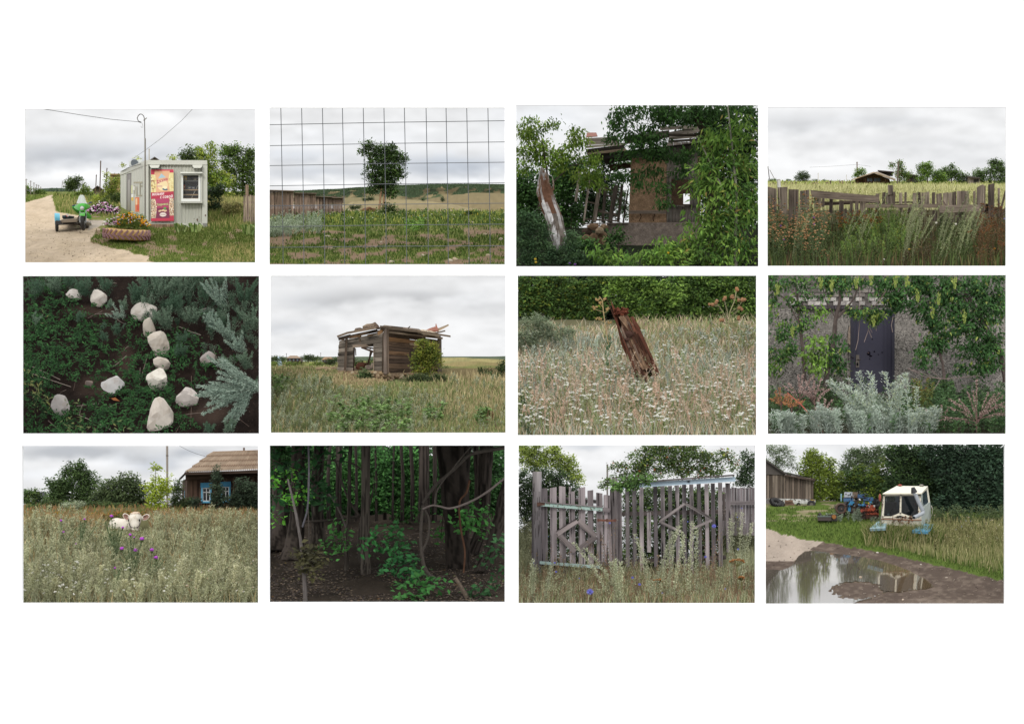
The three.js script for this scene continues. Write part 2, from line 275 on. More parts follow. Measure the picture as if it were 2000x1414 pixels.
  rock(name, label, x, y, rx, ry, hex, group, det = 2, cat = 'stone', D0 = 0, sink = .35) {
    const D = D0 || this.d(y + ry * .5), m = this.m(D), b = new MB(), c = this.p(x, y, D); b.blob(c, [rx * m, ry * m, Math.min(rx, ry) * m * .8], H(hex), det, .28, this.R() * 50, this.R);
    const t = thing(name, label, cat, c, group); const g = b.geo(); const q = part(t, 'body', g, grassMat); return t;
  }
  line(mb, pts, r, D, k, sides = 5) { const m = this.m(D); mb.tube(pts.map((q) => this.p(q[0], q[1], q[2] ?? D)), r * m, sides, k); return mb; }
}

// ---------------------------------------------------------------- the white stepped wall with its twelve openings
const V1 = new View(40, 200, .235, [37, 54, 1950, 1330], [[1370, 54], [1080, 63], [900, 74], [800, 88], [742, 118]], 11, 740);
const V2 = new View(520, 200, .235, [27, 44, 1982, 1346], [[1386, 54], [1100, 64], [930, 76], [905, 80]], 22, 760);
const V3 = new View(1000, 200, .245, [33, 21, 1964, 1307], [[1347, 54], [1150, 60], [1000, 66]], 33, 900);
const V4 = new View(1490, 200, .24, [38, 38, 1978, 1330], [[1370, 54], [1000, 62], [800, 70], [690, 84], [640, 110]], 44, 640);
const V5 = new View(40, 530, .235, [17, 38, 1982, 1347], [[1390, 33], [28, 39.9]], 55, 300);
const V6 = new View(520, 530, .235, [37, 38, 1988, 1340], [[1380, 33], [930, 39], [800, 44], [785, 46]], 66, 705);
const V7 = new View(1005, 530, .24, [27, 34, 1968, 1332], [[1372, 33], [480, 44], [400, 46]], 77, 380);
const V8 = new View(1490, 530, .24, [41, 29, 1980, 1321], [[1361, 33], [1070, 38.6], [1015, 41]], 88, 800);
const V9 = new View(35, 865, .2375, [35, 24, 1975, 1316], [[1356, 20], [700, 25], [560, 27], [520, 28.5]], 99, 540);
const V10 = new View(520, 865, .235, [27, 21, 1982, 1323], [[1363, 20], [1100, 22.5], [700, 28], [600, 30]], 110, 560);
const V11 = new View(1005, 865, .2375, [33, 20, 1980, 1319], [[1359, 20], [1150, 23.8], [1090, 24.6], [1000, 26]], 121, 820);
const V12 = new View(1490, 865, .24, [23, 11, 1971, 1310], [[1350, 20], [880, 23.3], [700, 24], [520, 27], [470, 29]], 132, 300);
function wallStrip(D, y0, y1, views, name, label) {
  const X = (px) => (px - 1000) * KX / F * D, Y = (py) => (YH - py) / F * D, s = new THREE.Shape();
  s.moveTo(X(-420), Y(y1)); s.lineTo(X(2420), Y(y1)); s.lineTo(X(2420), Y(y0)); s.lineTo(X(-420), Y(y0)); s.closePath();
  for (const v of views) { const w = v.win, a = v.ox + v.s * w[0], b = v.ox + v.s * w[2], c = v.oy + v.s * w[1], d = v.oy + v.s * w[3], h = new THREE.Path(); h.moveTo(X(a), Y(d)); h.lineTo(X(a), Y(c)); h.lineTo(X(b), Y(c)); h.lineTo(X(b), Y(d)); h.closePath(); s.holes.push(h); }
  const g = new THREE.ExtrudeGeometry(s, { depth: .05, bevelEnabled: false }); g.translate(0, 0, -D - .05);
  top(name, g, wallMat, label, 'wall', 'structure');
}
const wallMat = new THREE.MeshStandardMaterial({ color: new THREE.Color(.94, .94, .94), roughness: .95 });
wallStrip(53, -70, 532, [V1, V2, V3, V4], 'wall_upper', 'plain white wall with the upper row of four window openings');
wallStrip(31.9, 528.5, 863, [V5, V6, V7, V8], 'wall_middle', 'plain white wall with the middle row of four window openings');
wallStrip(19.3, 855, 1840, [V9, V10, V11, V12], 'wall_lower', 'plain white wall with the lower row of four window openings');

// ---------------------------------------------------------------- first view: kiosk by a village road
{
const V=V1.use(),R=V.R,sand=H('#b9a893',1.05),sand2=H('#a8977f',1.0),grassC=H('#5f6f35',.9),soil=H('#8a7560',.9);
const roadR=(y)=>y>1140?mix(600,1060,sstep(1150,1300,y))+(y>1300?(y-1300)*2:0):y>1040?mix(640,590,(y-1040)/100):y>960?mix(560,640,(y-960)/80):y>860?mix(290,560,sstep(900,960,y)):mix(252,285,(y-745)/115),roadL=(y)=>y<830?mix(210,30,(y-785)/50):-400;
const isRoad=(x,y)=>{const w=(fbm(x/50,y/22,5)-.5)*(y>1000?130:30);return x<roadR(y)+w&&x>roadL(y);};
const bare=(x,y)=>sstep(.56,.68,fbm(x/90,y/26,9));
V.ground('ground','pale sandy village road and mown grass verge round the kiosk','ground',(x,y)=>{
if(x>560&&x<720&&y>975&&y<1062&&x<560+(1062-y)*3)return H('#a49a8e',.95);
if(isRoad(x,y))return cmix(sand,sand2,fbm(x/120,y/30,3));
const k=fbm(x/60,y/18,7);return cmix(cmix(grassC,H('#7d7a48',.9),k),soil,y>1040?bare(x,y)*.9:0);
},.05,190,110);
const lawn=new MB(),G=pal('56682e 69783a 4d5c2a 7a7f48 5f7034'),straw=pal('a39764 8f8a58 7b7f4a');
const onLawn=(x,y)=>isRoad(x,y)||(x<720&&y<1062&&y>960)?0:1-.85*bare(x,y);
V.grass(lawn,15000,[560,1040,1960,1365],[10,26],5,G,.5,onLawn);V.grass(lawn,2200,[1560,900,1960,1060],[24,70],5,[...G,...straw],.3,null);
V.grass(lawn,2600,[270,790,830,960],[16,50],5,[...straw,...G],.3,onLawn);V.grass(lawn,500,[30,780,215,840],[14,30],5,G,.3,(x,y)=>isRoad(x,y)?0:1);
V.grass(lawn,700,[1560,820,1850,930],[30,80],5,straw,.3);V.grass(lawn,900,[1600,1180,1960,1340],[10,40],5,straw,.4);
top('grass',lawn.geo(),grassMat,'patchy mown grass and taller straw between the kiosk, the road and the fence','grass','stuff');
const peb=new MB();for(let i=0;i<500;i++){const x=V.r(30,900),y=V.r(960,1350);if(!isRoad(x,y))continue;const p=V.g(x,y),s=V.r(1.5,4.5)*V.m(-p[2]);peb.blob(p,[s*1.5,s*.7,s],cmul(V.pick(pal('b0a28e 8c7f6e 6e6456')),V.r(.8,1.1)),0);}
top('gravel',peb.geo(),grassMat,'small loose stones scattered on the sandy road by the kiosk','gravel','stuff');

// far end of the road
{const mb=new MB();for(let i=0;i<6000;i++){const x=V.r(150,420),y=V.r(712,775),lim=712+Math.abs(x-300)*.04+6*fbm(x/20,1);if(y<lim)continue;const P=V.p(x,y,150+R()*6);mb.flake(P,nrm([R()-.5,R(),.2]),[0,.4,.9],.2,.16,cmul(cmix(H('#4d5f45'),H('#6a7a68'),R()),V.r(.8,1.1)));}
const base=quadGeo(V.p(140,800,158),V.p(440,800,158),V.p(440,722,160),V.p(140,722,160),1);top('hill',base,solid('#55654c'),'low wooded hill across the far end of the village road','hill','structure');top('woods',mb.geo(),leafMat,'far dark woods on the hill where the village road ends','woods','stuff');}
{const D=128,t=thing('building','long pale low building where the village road ends','building',V.p(258,775,D));part(t,'wall',quadGeo(V.p(230,775,D),V.p(285,775,D),V.p(285,752,D),V.p(230,752,D),3),solid('#c9bfae'));part(t,'roof',quadGeo(V.p(228,753,D-.2),V.p(287,753,D-.2),V.p(284,742,D+2),V.p(232,742,D+2),.3),solid('#8d8676'));for(const x of[238,252,266])part(t,'window',quadGeo(V.p(x,770,D-.05),V.p(x+7,770,D-.05),V.p(x+7,760,D-.05),V.p(x,760,D-.05),.04),solid('#5e5a54'));}
const poles=[[47,635,800,92,4.2,'nearest'],[85,650,795,98,3.8,'second nearest'],[112,665,790,104,3.4,'third'],[133,680,785,109,3.2,'fourth'],[150,685,783,113,3,'fifth'],[168,700,780,117,2.8,'farthest']];
for(const[x,y0,y1,D,r,w]of poles){const t=thing('utility_pole',`grey utility pole beside the sandy road, ${w} of its row`,'utility pole',V.p(x,y1,D),'utility poles along the sandy road');part(t,'pole',V.line(new MB(),[[x,y1+4],[x,y0]],r*.75,D,H('#7d756a'),6).geo(),grassMat);part(t,'crossbar',V.line(new MB(),[[x-r*3,y0+7],[x+r*3,y0+7]],1.3,D,H('#6b645a')).geo(),grassMat);}
const gDark=pal('485a2a 586a32 3f5026'),gMid=pal('6f8c38 809c42 5d7830'),gLite=pal('a3b044 90a23c b0b854'),gOl=pal('7f8c40 6a7a38 8f9a4a');
V.tree({name:'shrub',cat:'shrub',label:'low green bushes under the row of roadside utility poles',D:106,base:[90,800],trunks:[[[80,806,3],[82,760,2]]],blobs:[[60,745,40,52],[130,752,45,38],[180,758,34,30],[40,720,14,30]],leaf:13,pal:[...gMid,...gDark]});
{const D=104,t=thing('fence','low turquoise garden fence under the roadside bushes','fence',V.p(65,806,D));for(let i=0;i<6;i++)part(t,'board',quadGeo(V.p(40+i*7,806,D),V.p(45.5+i*7,806,D),V.p(45.5+i*7,778,D),V.p(40+i*7,778,D),.05),solid(i%2?'#7fb0a8':'#9cc4c0'));}
V.tree({label:'round dark tree beyond the roadside bushes with the grey shed',D:104,base:[450,780],trunks:[[[450,790,9],[455,700,6]]],blobs:[[440,690,62,58],[480,660,46,46],[408,700,34,60],[405,650,14,30]],leaf:15,pal:gDark});
V.tree({name:'shrub',cat:'shrub',label:'yellowish green bush where the road narrows, nearest the far pole',D:92,base:[400,828],trunks:[[[400,830,4],[400,780,2]]],blobs:[[400,790,62,44],[335,800,36,34],[310,770,36,20]],leaf:14,pal:gOl});
V.tree({name:'shrub',cat:'shrub',label:'spreading green bush in front of the shed with the dark gable',D:90,base:[530,820],trunks:[[[530,830,5],[535,760,3]]],blobs:[[545,740,52,54],[490,770,50,44],[590,780,44,44]],leaf:15,pal:[...gMid,...gOl]});
V.tree({name:'shrub',cat:'shrub',label:'tall yellow green bush against the kiosk wall with the door',D:84,base:[770,860],trunks:[[[770,870,6],[765,760,4]]],blobs:[[770,760,70,80],[740,690,44,60],[800,650,36,50],[720,620,22,34],[690,780,40,50]],leaf:17,pal:[...gLite,...gOl]});
V.tree({name:'shrub',cat:'shrub',label:'dark lower bush between the pink flower bed and the kiosk',D:80,base:[790,850],trunks:[[[790,860,5],[790,810,3]]],blobs:[[790,800,62,50],[700,830,40,32]],leaf:15,pal:gDark});
V.tree({name:'weed',cat:'weed',label:'yellow flowering weed in front of the dark shed beside the motorcycle',D:82,base:[630,850],trunks:[[[630,850,3],[632,800,2]]],blobs:[[630,815,46,44],[590,850,40,26]],leaf:13,den:.7,pal:gLite});
{const D=96,t=thing('shed','small grey wooden shed with a dark gable behind the motorcycle','shed',V.p(640,790,D));part(t,'wall',quadGeo(V.p(600,800,D),V.p(690,800,D),V.p(690,722,D),V.p(600,722,D),2),wood('#6d665c'));const b=new MB();b.quad(V.p(590,735,D-.3),V.p(640,698,D-.3),V.p(640,690,D+2),V.p(590,728,D+2),H('#3f3833'));b.quad(V.p(640,698,D-.3),V.p(698,735,D-.3),V.p(698,728,D+2),V.p(640,690,D+2),H('#3f3833'));part(t,'roof',b.geo(),grassMat);part(t,'gable',(()=>{const m=new MB();m.tri(V.p(600,724,D-.05),V.p(690,724,D-.05),V.p(640,698,D-.05),H('#5c554c'));return m.geo();})(),grassMat);part(t,'door',quadGeo(V.p(652,800,D-.08),V.p(680,800,D-.08),V.p(680,740,D-.08),V.p(652,740,D-.08),.06),wood('#4a3f38'));}
{const D=92,t=thing('metal_fence','dark teal metal fence panel behind the motorcycle windscreen','fence',V.p(560,830,D));for(let i=0;i<4;i++)part(t,'panel',quadGeo(V.p(535+i*14,832,D),V.p(548+i*14,832,D),V.p(548+i*14,765,D),V.p(535+i*14,765,D),.05),solid(i%2?'#2c5450':'#28504e'));}
{const D=100,t=thing('house','brown brick house end peeping out above the tall kiosk bush','house',V.p(785,700,D));part(t,'wall',quadGeo(V.p(745,760,D),V.p(826,760,D),V.p(826,598,D),V.p(745,598,D),3),solid('#9a7a58'));part(t,'roof_edge',quadGeo(V.p(742,602,D-.2),V.p(828,602,D-.2),V.p(828,592,D-.2),V.p(742,592,D-.2),3.4),solid('#8f6f4c'));part(t,'window',quadGeo(V.p(770,660,D-.05),V.p(800,660,D-.05),V.p(800,620,D-.05),V.p(770,620,D-.05),.1),solid('#3d3a38'));}
for(const[x,y0,y1,r,l]of[[664,485,770,5.5,'tall leaning brown wooden pole beside the shed'],[628,600,765,4.5,'short brown wooden pole at the shed corner'],[716,545,665,4.5,'brown wooden pole rising out of the tall kiosk bush']]){const D=94,t=thing('wooden_pole',l,'pole',V.p(x,y1,D),'wooden poles by the shed');part(t,'shaft',V.line(new MB(),[[x-6,y1+30],[x+3,y0]],r*.8,D,H('#5b4a3d'),6).geo(),grassMat);part(t,'insulator',V.line(new MB(),[[x-4,y0+12],[x+9,y0+8]],1.6,D,H('#6b5d50')).geo(),grassMat);}
{const D=110,t=thing('pylon','thin grey twin pole over the round dark tree','pole',V.p(350,715,D));part(t,'shaft',V.line(new MB(),[[356,715],[348,650]],1.8,D,H('#77726a')).geo(),grassMat);part(t,'strut',V.line(new MB(),[[340,712],[349,655]],1.2,D,H('#77726a')).geo(),grassMat);}

// trees behind the kiosk
V.tree({label:'dark leaved tree rising directly behind the kiosk roof edge',D:92,base:[1400,900],trunks:[[[1400,900,9],[1400,480,5]]],blobs:[[1400,440,60,80],[1370,470,40,50],[1350,440,26,40]],leaf:20,pal:gDark});
V.tree({label:'high green tree with feathery yellow shoots behind the kiosk window corner',D:94,base:[1560,900],trunks:[[[1560,900,9],[1540,480,5]]],blobs:[[1530,500,90,90],[1490,420,50,56],[1590,400,50,60],[1580,600,90,160],[1660,700,120,150]],leaf:20,pal:[...gLite,...gMid]});
V.tree({label:'large dark green tree at the window edge above the picket fence',D:97,base:[1850,900],trunks:[[[1850,900,12],[1850,480,6]]],blobs:[[1740,470,90,110],[1780,390,60,56],[1870,480,90,110],[1920,430,50,60],[1900,640,90,160],[1780,620,110,130],[1840,790,130,70],[1660,800,100,90],[1690,390,36,50]],leaf:20,pal:[...gMid,...gDark]});
V.tree({name:'shrub',cat:'shrub',label:'blue green dark bush touching the kiosk side under the window',D:72,base:[1600,960],trunks:[[[1600,970,6],[1600,850,4]]],blobs:[[1610,790,70,110],[1590,890,60,60],[1660,720,40,40]],leaf:18,pal:pal('2f4024 3a4f2a 45583a')});
V.tree({name:'weed',cat:'weed',label:'pale grassy weed clump beside the blue green bush',D:70,base:[1750,950],blobs:[[1760,880,110,66],[1700,960,90,40]],leaf:14,den:.8,pal:straw,trunks:[[[1750,960,3],[1752,880,2]]]});
V.tree({label:'yellow green treetops showing over the kiosk roof',D:99,base:[1270,560],trunks:[[[1270,560,6],[1265,460,4]]],blobs:[[1265,460,34,24],[980,470,16,12],[850,530,22,18]],leaf:15,den:.7,pal:gLite});

// the kiosk
{const D=65.5,B=79,t=thing('kiosk','pale grey corrugated metal kiosk with a poster and a white window','kiosk',V.p(1295,1030,D)),skin=solid('#b6b6aa',{roughness:.55,metalness:.1}),rimM=solid('#bdbdb2',{roughness:.55,metalness:.1});
const wd=(f)=>1/mix(1/B,1/D,f),wallRibs=(x0,x1,y0,y1)=>{const m=new MB(),k=H('#b5b5a9'),n=Math.round((x1-x0)/6.5);let prev=null;for(let i=0;i<=n;i++){const x=mix(x0,x1,i/n),d=D+((i%4)<2?0:.03),a=V.p(x,y1,d),b=V.p(x,y0,d);if(prev)m.quad(prev[0],a,b,prev[1],k);prev=[a,b];}return m.geo();};
for(const[a,b,c,d]of[[1062,1338,515,1008],[1338,1512,515,580],[1338,1512,832,1008]])part(t,'corrugated_wall',wallRibs(a,b,c,d),metalMat);
part(t,'corner_post',quadGeo(V.p(1036,1030,D-.1),V.p(1064,1030,D-.1),V.p(1064,515,D-.1),V.p(1036,515,D-.1),.4),rimM);part(t,'corner_post',quadGeo(V.p(1511,1034,D-.1),V.p(1553,1034,D-.1),V.p(1553,515,D-.1),V.p(1511,515,D-.1),.4),rimM);
part(t,'roof_rim',quadGeo(V.p(1036,516,D-.12),V.p(1553,518,D-.12),V.p(1551,481,D-.12),V.p(1036,479,D-.12),.4),rimM);part(t,'floor_rim',quadGeo(V.p(1064,1036,D-.06),V.p(1511,1036,D-.06),V.p(1511,1006,D-.06),V.p(1064,1006,D-.06),.4),rimM);
part(t,'side_wall',quadGeo(V.p(829,985,B),V.p(1036,1046,D+.02),V.p(1036,482,D+.02),V.p(833,575,B),.15),skin);
for(let i=0;i<9;i++){const f=(i+.5)/9,x=mix(832,1036,f),d=wd(f)-.12;part(t,'side_rib',quadGeo(V.p(x-2.2,mix(983,1044,f),d),V.p(x+2.2,mix(983,1044,f),d),V.p(x+2.2,mix(600,520,f),d),V.p(x-2.2,mix(600,520,f),d),.05),rimM);}
part(t,'side_rim',quadGeo(V.p(829,604,B-.2),V.p(1036,522,D-.15),V.p(1036,480,D-.15),V.p(829,572,B-.2),.12),rimM);
const roof=new MB();roof.quad(V.p(832,573,B),V.p(1036,482,D),V.p(1552,484,D),V.p(1420,574,B),H('#aeb1a4'));part(t,'roof',roof.geo(),metalMat);
const far=new MB();far.quad(V.p(1552,1032,D),V.p(1420,985,B),V.p(1420,574,B),V.p(1552,484,D),H('#a8ac9d'));far.quad(V.p(829,985,B),V.p(1420,985,B),V.p(1420,574,B),V.p(833,575,B),H('#a8ac9d'));part(t,'back_wall',far.geo(),metalMat);
const sd=(x,y,o=.16)=>V.p(x,y,wd((x-831)/205)-o);
const door=part(t,'door',quadGeo(sd(884,930),sd(916,940),sd(918,588),sd(886,597),.1),solid('#55493f',{roughness:.4}));part(door,'door_frame',mergeGeometries([quadGeo(sd(880,930,.19),sd(885,930,.19),sd(887,596,.19),sd(882,597,.19),.04),quadGeo(sd(882,600,.2),sd(919,592,.2),sd(919,586,.2),sd(882,595,.2),.04)]),solid('#3d342d'));part(door,'handle',quadGeo(sd(909,790,.24),sd(913,791,.24),sd(913,770,.24),sd(909,769,.24),.06),solid('#9a958c',{metalness:.6,roughness:.4}));
part(t,'door_panel',quadGeo(sd(893,900,.22),sd(906,905,.22),sd(908,640,.22),sd(895,645,.22),.03),solid('#8b8378',{roughness:.35}));
for(const[x0,y0,x1,y1,c]of[[920,690,932,755,'#cfd0a2'],[921,765,935,788,'#e7e6e0'],[921,790,936,815,'#d9b23a'],[938,700,948,728,'#e6e4dd'],[953,790,985,908,'#d8713c'],[957,800,970,850,'#e9c9a2'],[968,850,982,895,'#c9493a']])part(t,'notice',quadGeo(sd(x0,y1,c==='#e9c9a2'||c==='#c9493a'?.24:.2),sd(x1,y1+2,c==='#e9c9a2'||c==='#c9493a'?.24:.2),sd(x1,y0-2,c==='#e9c9a2'||c==='#c9493a'?.24:.2),sd(x0,y0,c==='#e9c9a2'||c==='#c9493a'?.24:.2),.02),solid(c));
const st=new MB();for(const[x0,y0,x1,y1]of[[940,660,1012,672],[945,690,952,760],[962,700,970,780],[990,670,996,780],[1000,690,1012,700],[975,770,1010,778]])st.quad(sd(x0,y1,.19),sd(x1,y1+2,.19),sd(x1,y0-2,.19),sd(x0,y0,.19),H('#a39c88'));part(t,'glue_stain',st.geo(),grassMat);
for(const[x,w]of[[1072,86],[1428,84]]){const s=part(t,'shutter_box',quadGeo(V.p(x+8,545,D-.34),V.p(x+w-8,545,D-.34),V.p(x+w,519,D-.3),V.p(x,519,D-.3),.25),rimM);for(const q of[x+6,x+w-6])part(s,'bolt',quadGeo(V.p(q-4,546,D-.38),V.p(q+4,546,D-.38),V.p(q+4,538,D-.38),V.p(q-4,538,D-.38),.05),solid('#4a463f'));}
// window with shelves behind the pane
const w=part(t,'window',mergeGeometries([[1336,592,1352,822],[1480,592,1497,822],[1352,592,1480,606],[1352,800,1480,822]].map(([a,b,c,d])=>quadGeo(V.p(a,d,D-.18),V.p(c,d,D-.18),V.p(c,b,D-.18),V.p(a,b,D-.18),.25))),solid('#dfe0da',{roughness:.4}));
part(w,'pane',quadGeo(V.p(1350,802,D-.02),V.p(1482,802,D-.02),V.p(1482,604,D-.02),V.p(1350,604,D-.02),.01),M.glass??=new THREE.MeshPhysicalMaterial({color:0xffffff,transmission:1,thickness:0,roughness:.03,ior:1.5}));
part(w,'sill',quadGeo(V.p(1330,836,D-.3),V.p(1512,836,D-.3),V.p(1512,824,D-.3),V.p(1330,824,D-.3),.3),rimM);part(w,'awning',quadGeo(V.p(1330,590,D-.4),V.p(1512,590,D-.4),V.p(1512,578,D-.3),V.p(1330,578,D-.3),.35),rimM);part(w,'side_trim',quadGeo(V.p(1500,824,D-.2),V.p(1511,824,D-.2),V.p(1511,592,D-.2),V.p(1500,592,D-.2),.2),rimM);
const sh=solid('#a98e6c');for(const[y,c]of[[652,'#8f928e'],[727,'#a98e6c'],[768,'#a98e6c'],[800,'#a98e6c']])part(t,'shelf',quadGeo(V.p(1340,y+5,D+.3),V.p(1490,y+5,D+.3),V.p(1490,y-5,D+.3),V.p(1340,y-5,D+.3),.9),solid(c));
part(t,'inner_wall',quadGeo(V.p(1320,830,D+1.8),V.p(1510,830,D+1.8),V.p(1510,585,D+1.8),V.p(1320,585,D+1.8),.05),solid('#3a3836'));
part(t,'pole_rest',V.line(new MB(),[[1420,800],[1474,690]],2.5,D+.35,H('#b8bcae')).geo(),metalMat);
part(t,'timber_base',quadGeo(V.p(1060,1046,D-.15),V.p(1300,1050,D-.15),V.p(1300,1010,D-.15),V.p(1060,1010,D-.15),.5),wood('#7f6a5a'));part(t,'foot',quadGeo(V.p(1515,1040,D-.2),V.p(1552,1040,D-.2),V.p(1552,1004,D-.2),V.p(1515,1004,D-.2),.4),solid('#86857e'));
part(t,'hollow_slab',quadGeo(V.p(1062,1068,D-.4),V.p(1260,1066,D-.4),V.p(1260,1046,D-.35),V.p(1062,1048,D-.35),1),plaster('#8c857b'));
const rust=new MB();for(const[x,y,r]of[[1537,938,6],[1469,974,7],[1485,955,3],[1443,968,3],[1470,985,4]])rust.blob(V.p(x,y,D-.12),[r*.026*.23,r*.008,.012],H('#5d4438'),0);part(t,'rust_spot',rust.geo(),grassMat,true);
const cv=document.createElement('canvas');cv.width=380;cv.height=860;const g=cv.getContext('2d');g.fillStyle='#c02f4a';g.fillRect(0,0,380,860);g.fillStyle='#e4d396';g.fillRect(0,50,380,330);g.fillStyle='#c02f4a';g.fillRect(0,0,60,84);g.fillRect(320,0,60,54);
const q=rng(5);for(let i=0;i<60;i++){g.fillStyle=['#eadfa4','#d6bc78','#efe4b6','#9a6a4a'][Math.floor(q()*4)];g.beginPath();g.ellipse(q()<.5?q()*80:380-q()*80,90+q()*280,8+q()*18,6+q()*8,q()*3,0,7);g.fill();}
g.fillStyle='#e3b088';g.beginPath();g.moveTo(58,22);g.lineTo(316,22);g.lineTo(290,210);g.lineTo(320,380);g.lineTo(82,380);g.lineTo(96,210);g.fill();g.fillStyle='#efd8a8';g.beginPath();g.ellipse(195,260,88,90,0,0,7);g.fill();
g.fillStyle='#a9c6d2';g.beginPath();g.moveTo(120,150);g.lineTo(175,66);g.lineTo(250,130);g.fill();g.save();g.translate(98,236);g.rotate(-.3);g.fillStyle='#b02c5a';g.font='bold 78px sans-serif';g.fillText('Джинн',0,0,200);g.restore();g.fillStyle='#2f5a70';g.beginPath();g.ellipse(236,330,46,18,.1,0,7);g.fill();g.fillStyle='#f4e6c0';g.beginPath();g.ellipse(238,300,34,26,.2,0,7);g.fill();g.fillStyle='#c07a92';g.fillRect(98,272,90,12);
g.fillStyle='#b7a892';g.fillRect(0,480,90,330);g.fillRect(300,480,80,330);for(let i=0;i<420;i++){g.fillStyle=['#efd9b8','#d6b48c','#8f5a44','#f5e8d2','#b98a68'][Math.floor(q()*5)];g.beginPath();g.ellipse(q()<.5?q()*95:380-q()*90,480+q()*330,5+q()*9,4+q()*4,q()*3,0,7);g.fill();}
g.fillStyle='#b03a62';g.beginPath();g.moveTo(64,470);g.lineTo(312,490);g.lineTo(296,620);g.lineTo(318,820);g.lineTo(78,820);g.lineTo(100,620);g.fill();g.fillStyle='#7a2748';g.beginPath();g.moveTo(98,640);g.lineTo(296,640);g.lineTo(318,820);g.lineTo(78,820);g.fill();g.fillStyle='#c02f4a';g.fillRect(0,812,380,48);g.fillRect(310,770,70,60);
g.save();g.translate(102,604);g.rotate(-.08);g.fillStyle='#f1e3a8';g.strokeStyle='#3a2418';g.lineWidth=8;g.font='bold 52px serif';g.strokeText('Хоровод',0,0,190);g.fillText('Хоровод',0,0,190);g.restore();g.fillStyle='#e3c49c';for(const[x,y]of[[150,690],[200,680],[240,690]]){g.beginPath();g.ellipse(x,y,28,15,-.3,0,7);g.fill();}g.fillStyle='#5aa04a';g.beginPath();g.arc(232,648,22,0,7);g.fill();g.fillStyle='#efe3d8';g.beginPath();g.ellipse(200,752,56,34,0,0,7);g.fill();g.fillStyle='#7a2748';g.font='bold 22px sans-serif';g.fillText('ОТБОРНЫЕ',152,760,96);
g.fillStyle='#b52a46';g.beginPath();g.moveTo(0,386);g.lineTo(380,364);g.lineTo(380,472);g.lineTo(0,492);g.fill();g.save();g.transform(1,-.07,-.1,1,0,0);g.fillStyle='#f6f0ee';g.font='bold 56px sans-serif';g.fillText('ВОЗЬМИ',60,440,205);g.fillText('С СОБОЙ',200,498,215);g.restore();
const pt=new THREE.CanvasTexture(cv);pt.colorSpace=THREE.SRGBColorSpace;const pg=quadGeo(V.p(1085,987,D-.13),V.p(1275,985,D-.13),V.p(1272,557,D-.13),V.p(1085,558,D-.13),.01),uv=pg.attributes.uv,W0=uv.getX(1),H0=uv.getY(2);for(let i=0;i<uv.count;i++)uv.setXY(i,uv.getX(i)/W0,uv.getY(i)/H0);
part(t,'poster',pg,new THREE.MeshStandardMaterial({map:pt,roughness:.55,side:THREE.DoubleSide}));
const goods=[[1352,612,30,36,'#d8a51f','yellow snack box on the top shelf behind the kiosk window'],[1354,684,16,32,'#c4562e','orange snack box on the middle shelf behind the kiosk window'],[1392,696,26,24,'#5f7184','blue grey packet on the middle shelf behind the kiosk window'],[1424,700,26,20,'#6a7890','pale blue packet on the middle shelf behind the kiosk window'],[1440,630,26,18,'#77684f','brown jar on the top shelf behind the kiosk window']];
for(const[x,y,a,h,c,l]of goods){const o=thing('goods_box',l,'box',V.p(x+a/2,y+h,D+.4),'goods on the kiosk shelves');part(o,'carton',quadGeo(V.p(x,y+h,D+.4),V.p(x+a,y+h,D+.4),V.p(x+a,y,D+.4),V.p(x,y,D+.4),.4),solid(c));part(o,'label',quadGeo(V.p(x+a*.2,y+h*.7,D+.39),V.p(x+a*.8,y+h*.7,D+.39),V.p(x+a*.8,y+h*.4,D+.39),V.p(x+a*.2,y+h*.4,D+.39),.005),solid('#d8cfae'));}
}
{const D=73,t=thing('air_conditioner','white air conditioner unit on the edge of the kiosk roof','air conditioner',V.p(945,525,D));part(t,'housing',quadGeo(V.p(902,528,D),V.p(1010,500,D),V.p(1010,470,D),V.p(900,486,D),1.2),solid('#c3c6c2'));const g=new THREE.CylinderGeometry(30*V.m(D),30*V.m(D),.12,20);part(t,'fan_grille',V.place(g,V.p(948,504,D-.05),Math.PI/2),solid('#5f656b'));part(t,'bracket',V.line(new MB(),[[840,574,78],[900,540,72.5],[1000,512,66.4]],3,D,H('#55524c')).geo(),metalMat);}
{const D=78,t=thing('vent_pipe','thin pale vent pipe standing on the kiosk roof','pipe',V.p(1070,478,D));part(t,'pipe',V.line(new MB(),[[1070,520],[1069,386]],4,D,H('#a59c8c'),7).geo(),metalMat);part(t,'cap',V.line(new MB(),[[1064,388],[1075,388]],3,D,H('#8d8474')).geo(),metalMat);}
{const D=100,t=thing('house_roof','small dark gable roof of a house behind the kiosk','house',V.p(1115,490,D));const b=new MB();b.tri(V.p(1080,480,D),V.p(1150,480,D),V.p(1115,456,D),H('#6f6459'));part(t,'gable',b.geo(),grassMat);const r=new MB();r.quad(V.p(1076,482,D-.2),V.p(1114,456,D-.2),V.p(1114,450,D+3),V.p(1076,476,D+3),H('#4a423b'));r.quad(V.p(1114,456,D-.2),V.p(1154,482,D-.2),V.p(1154,476,D+3),V.p(1114,450,D+3),H('#4a423b'));part(t,'roof',r.geo(),grassMat);part(t,'wall',quadGeo(V.p(1082,560,D+.1),V.p(1148,560,D+.1),V.p(1148,480,D+.1),V.p(1082,480,D+.1),3),solid('#7a6f62'));}
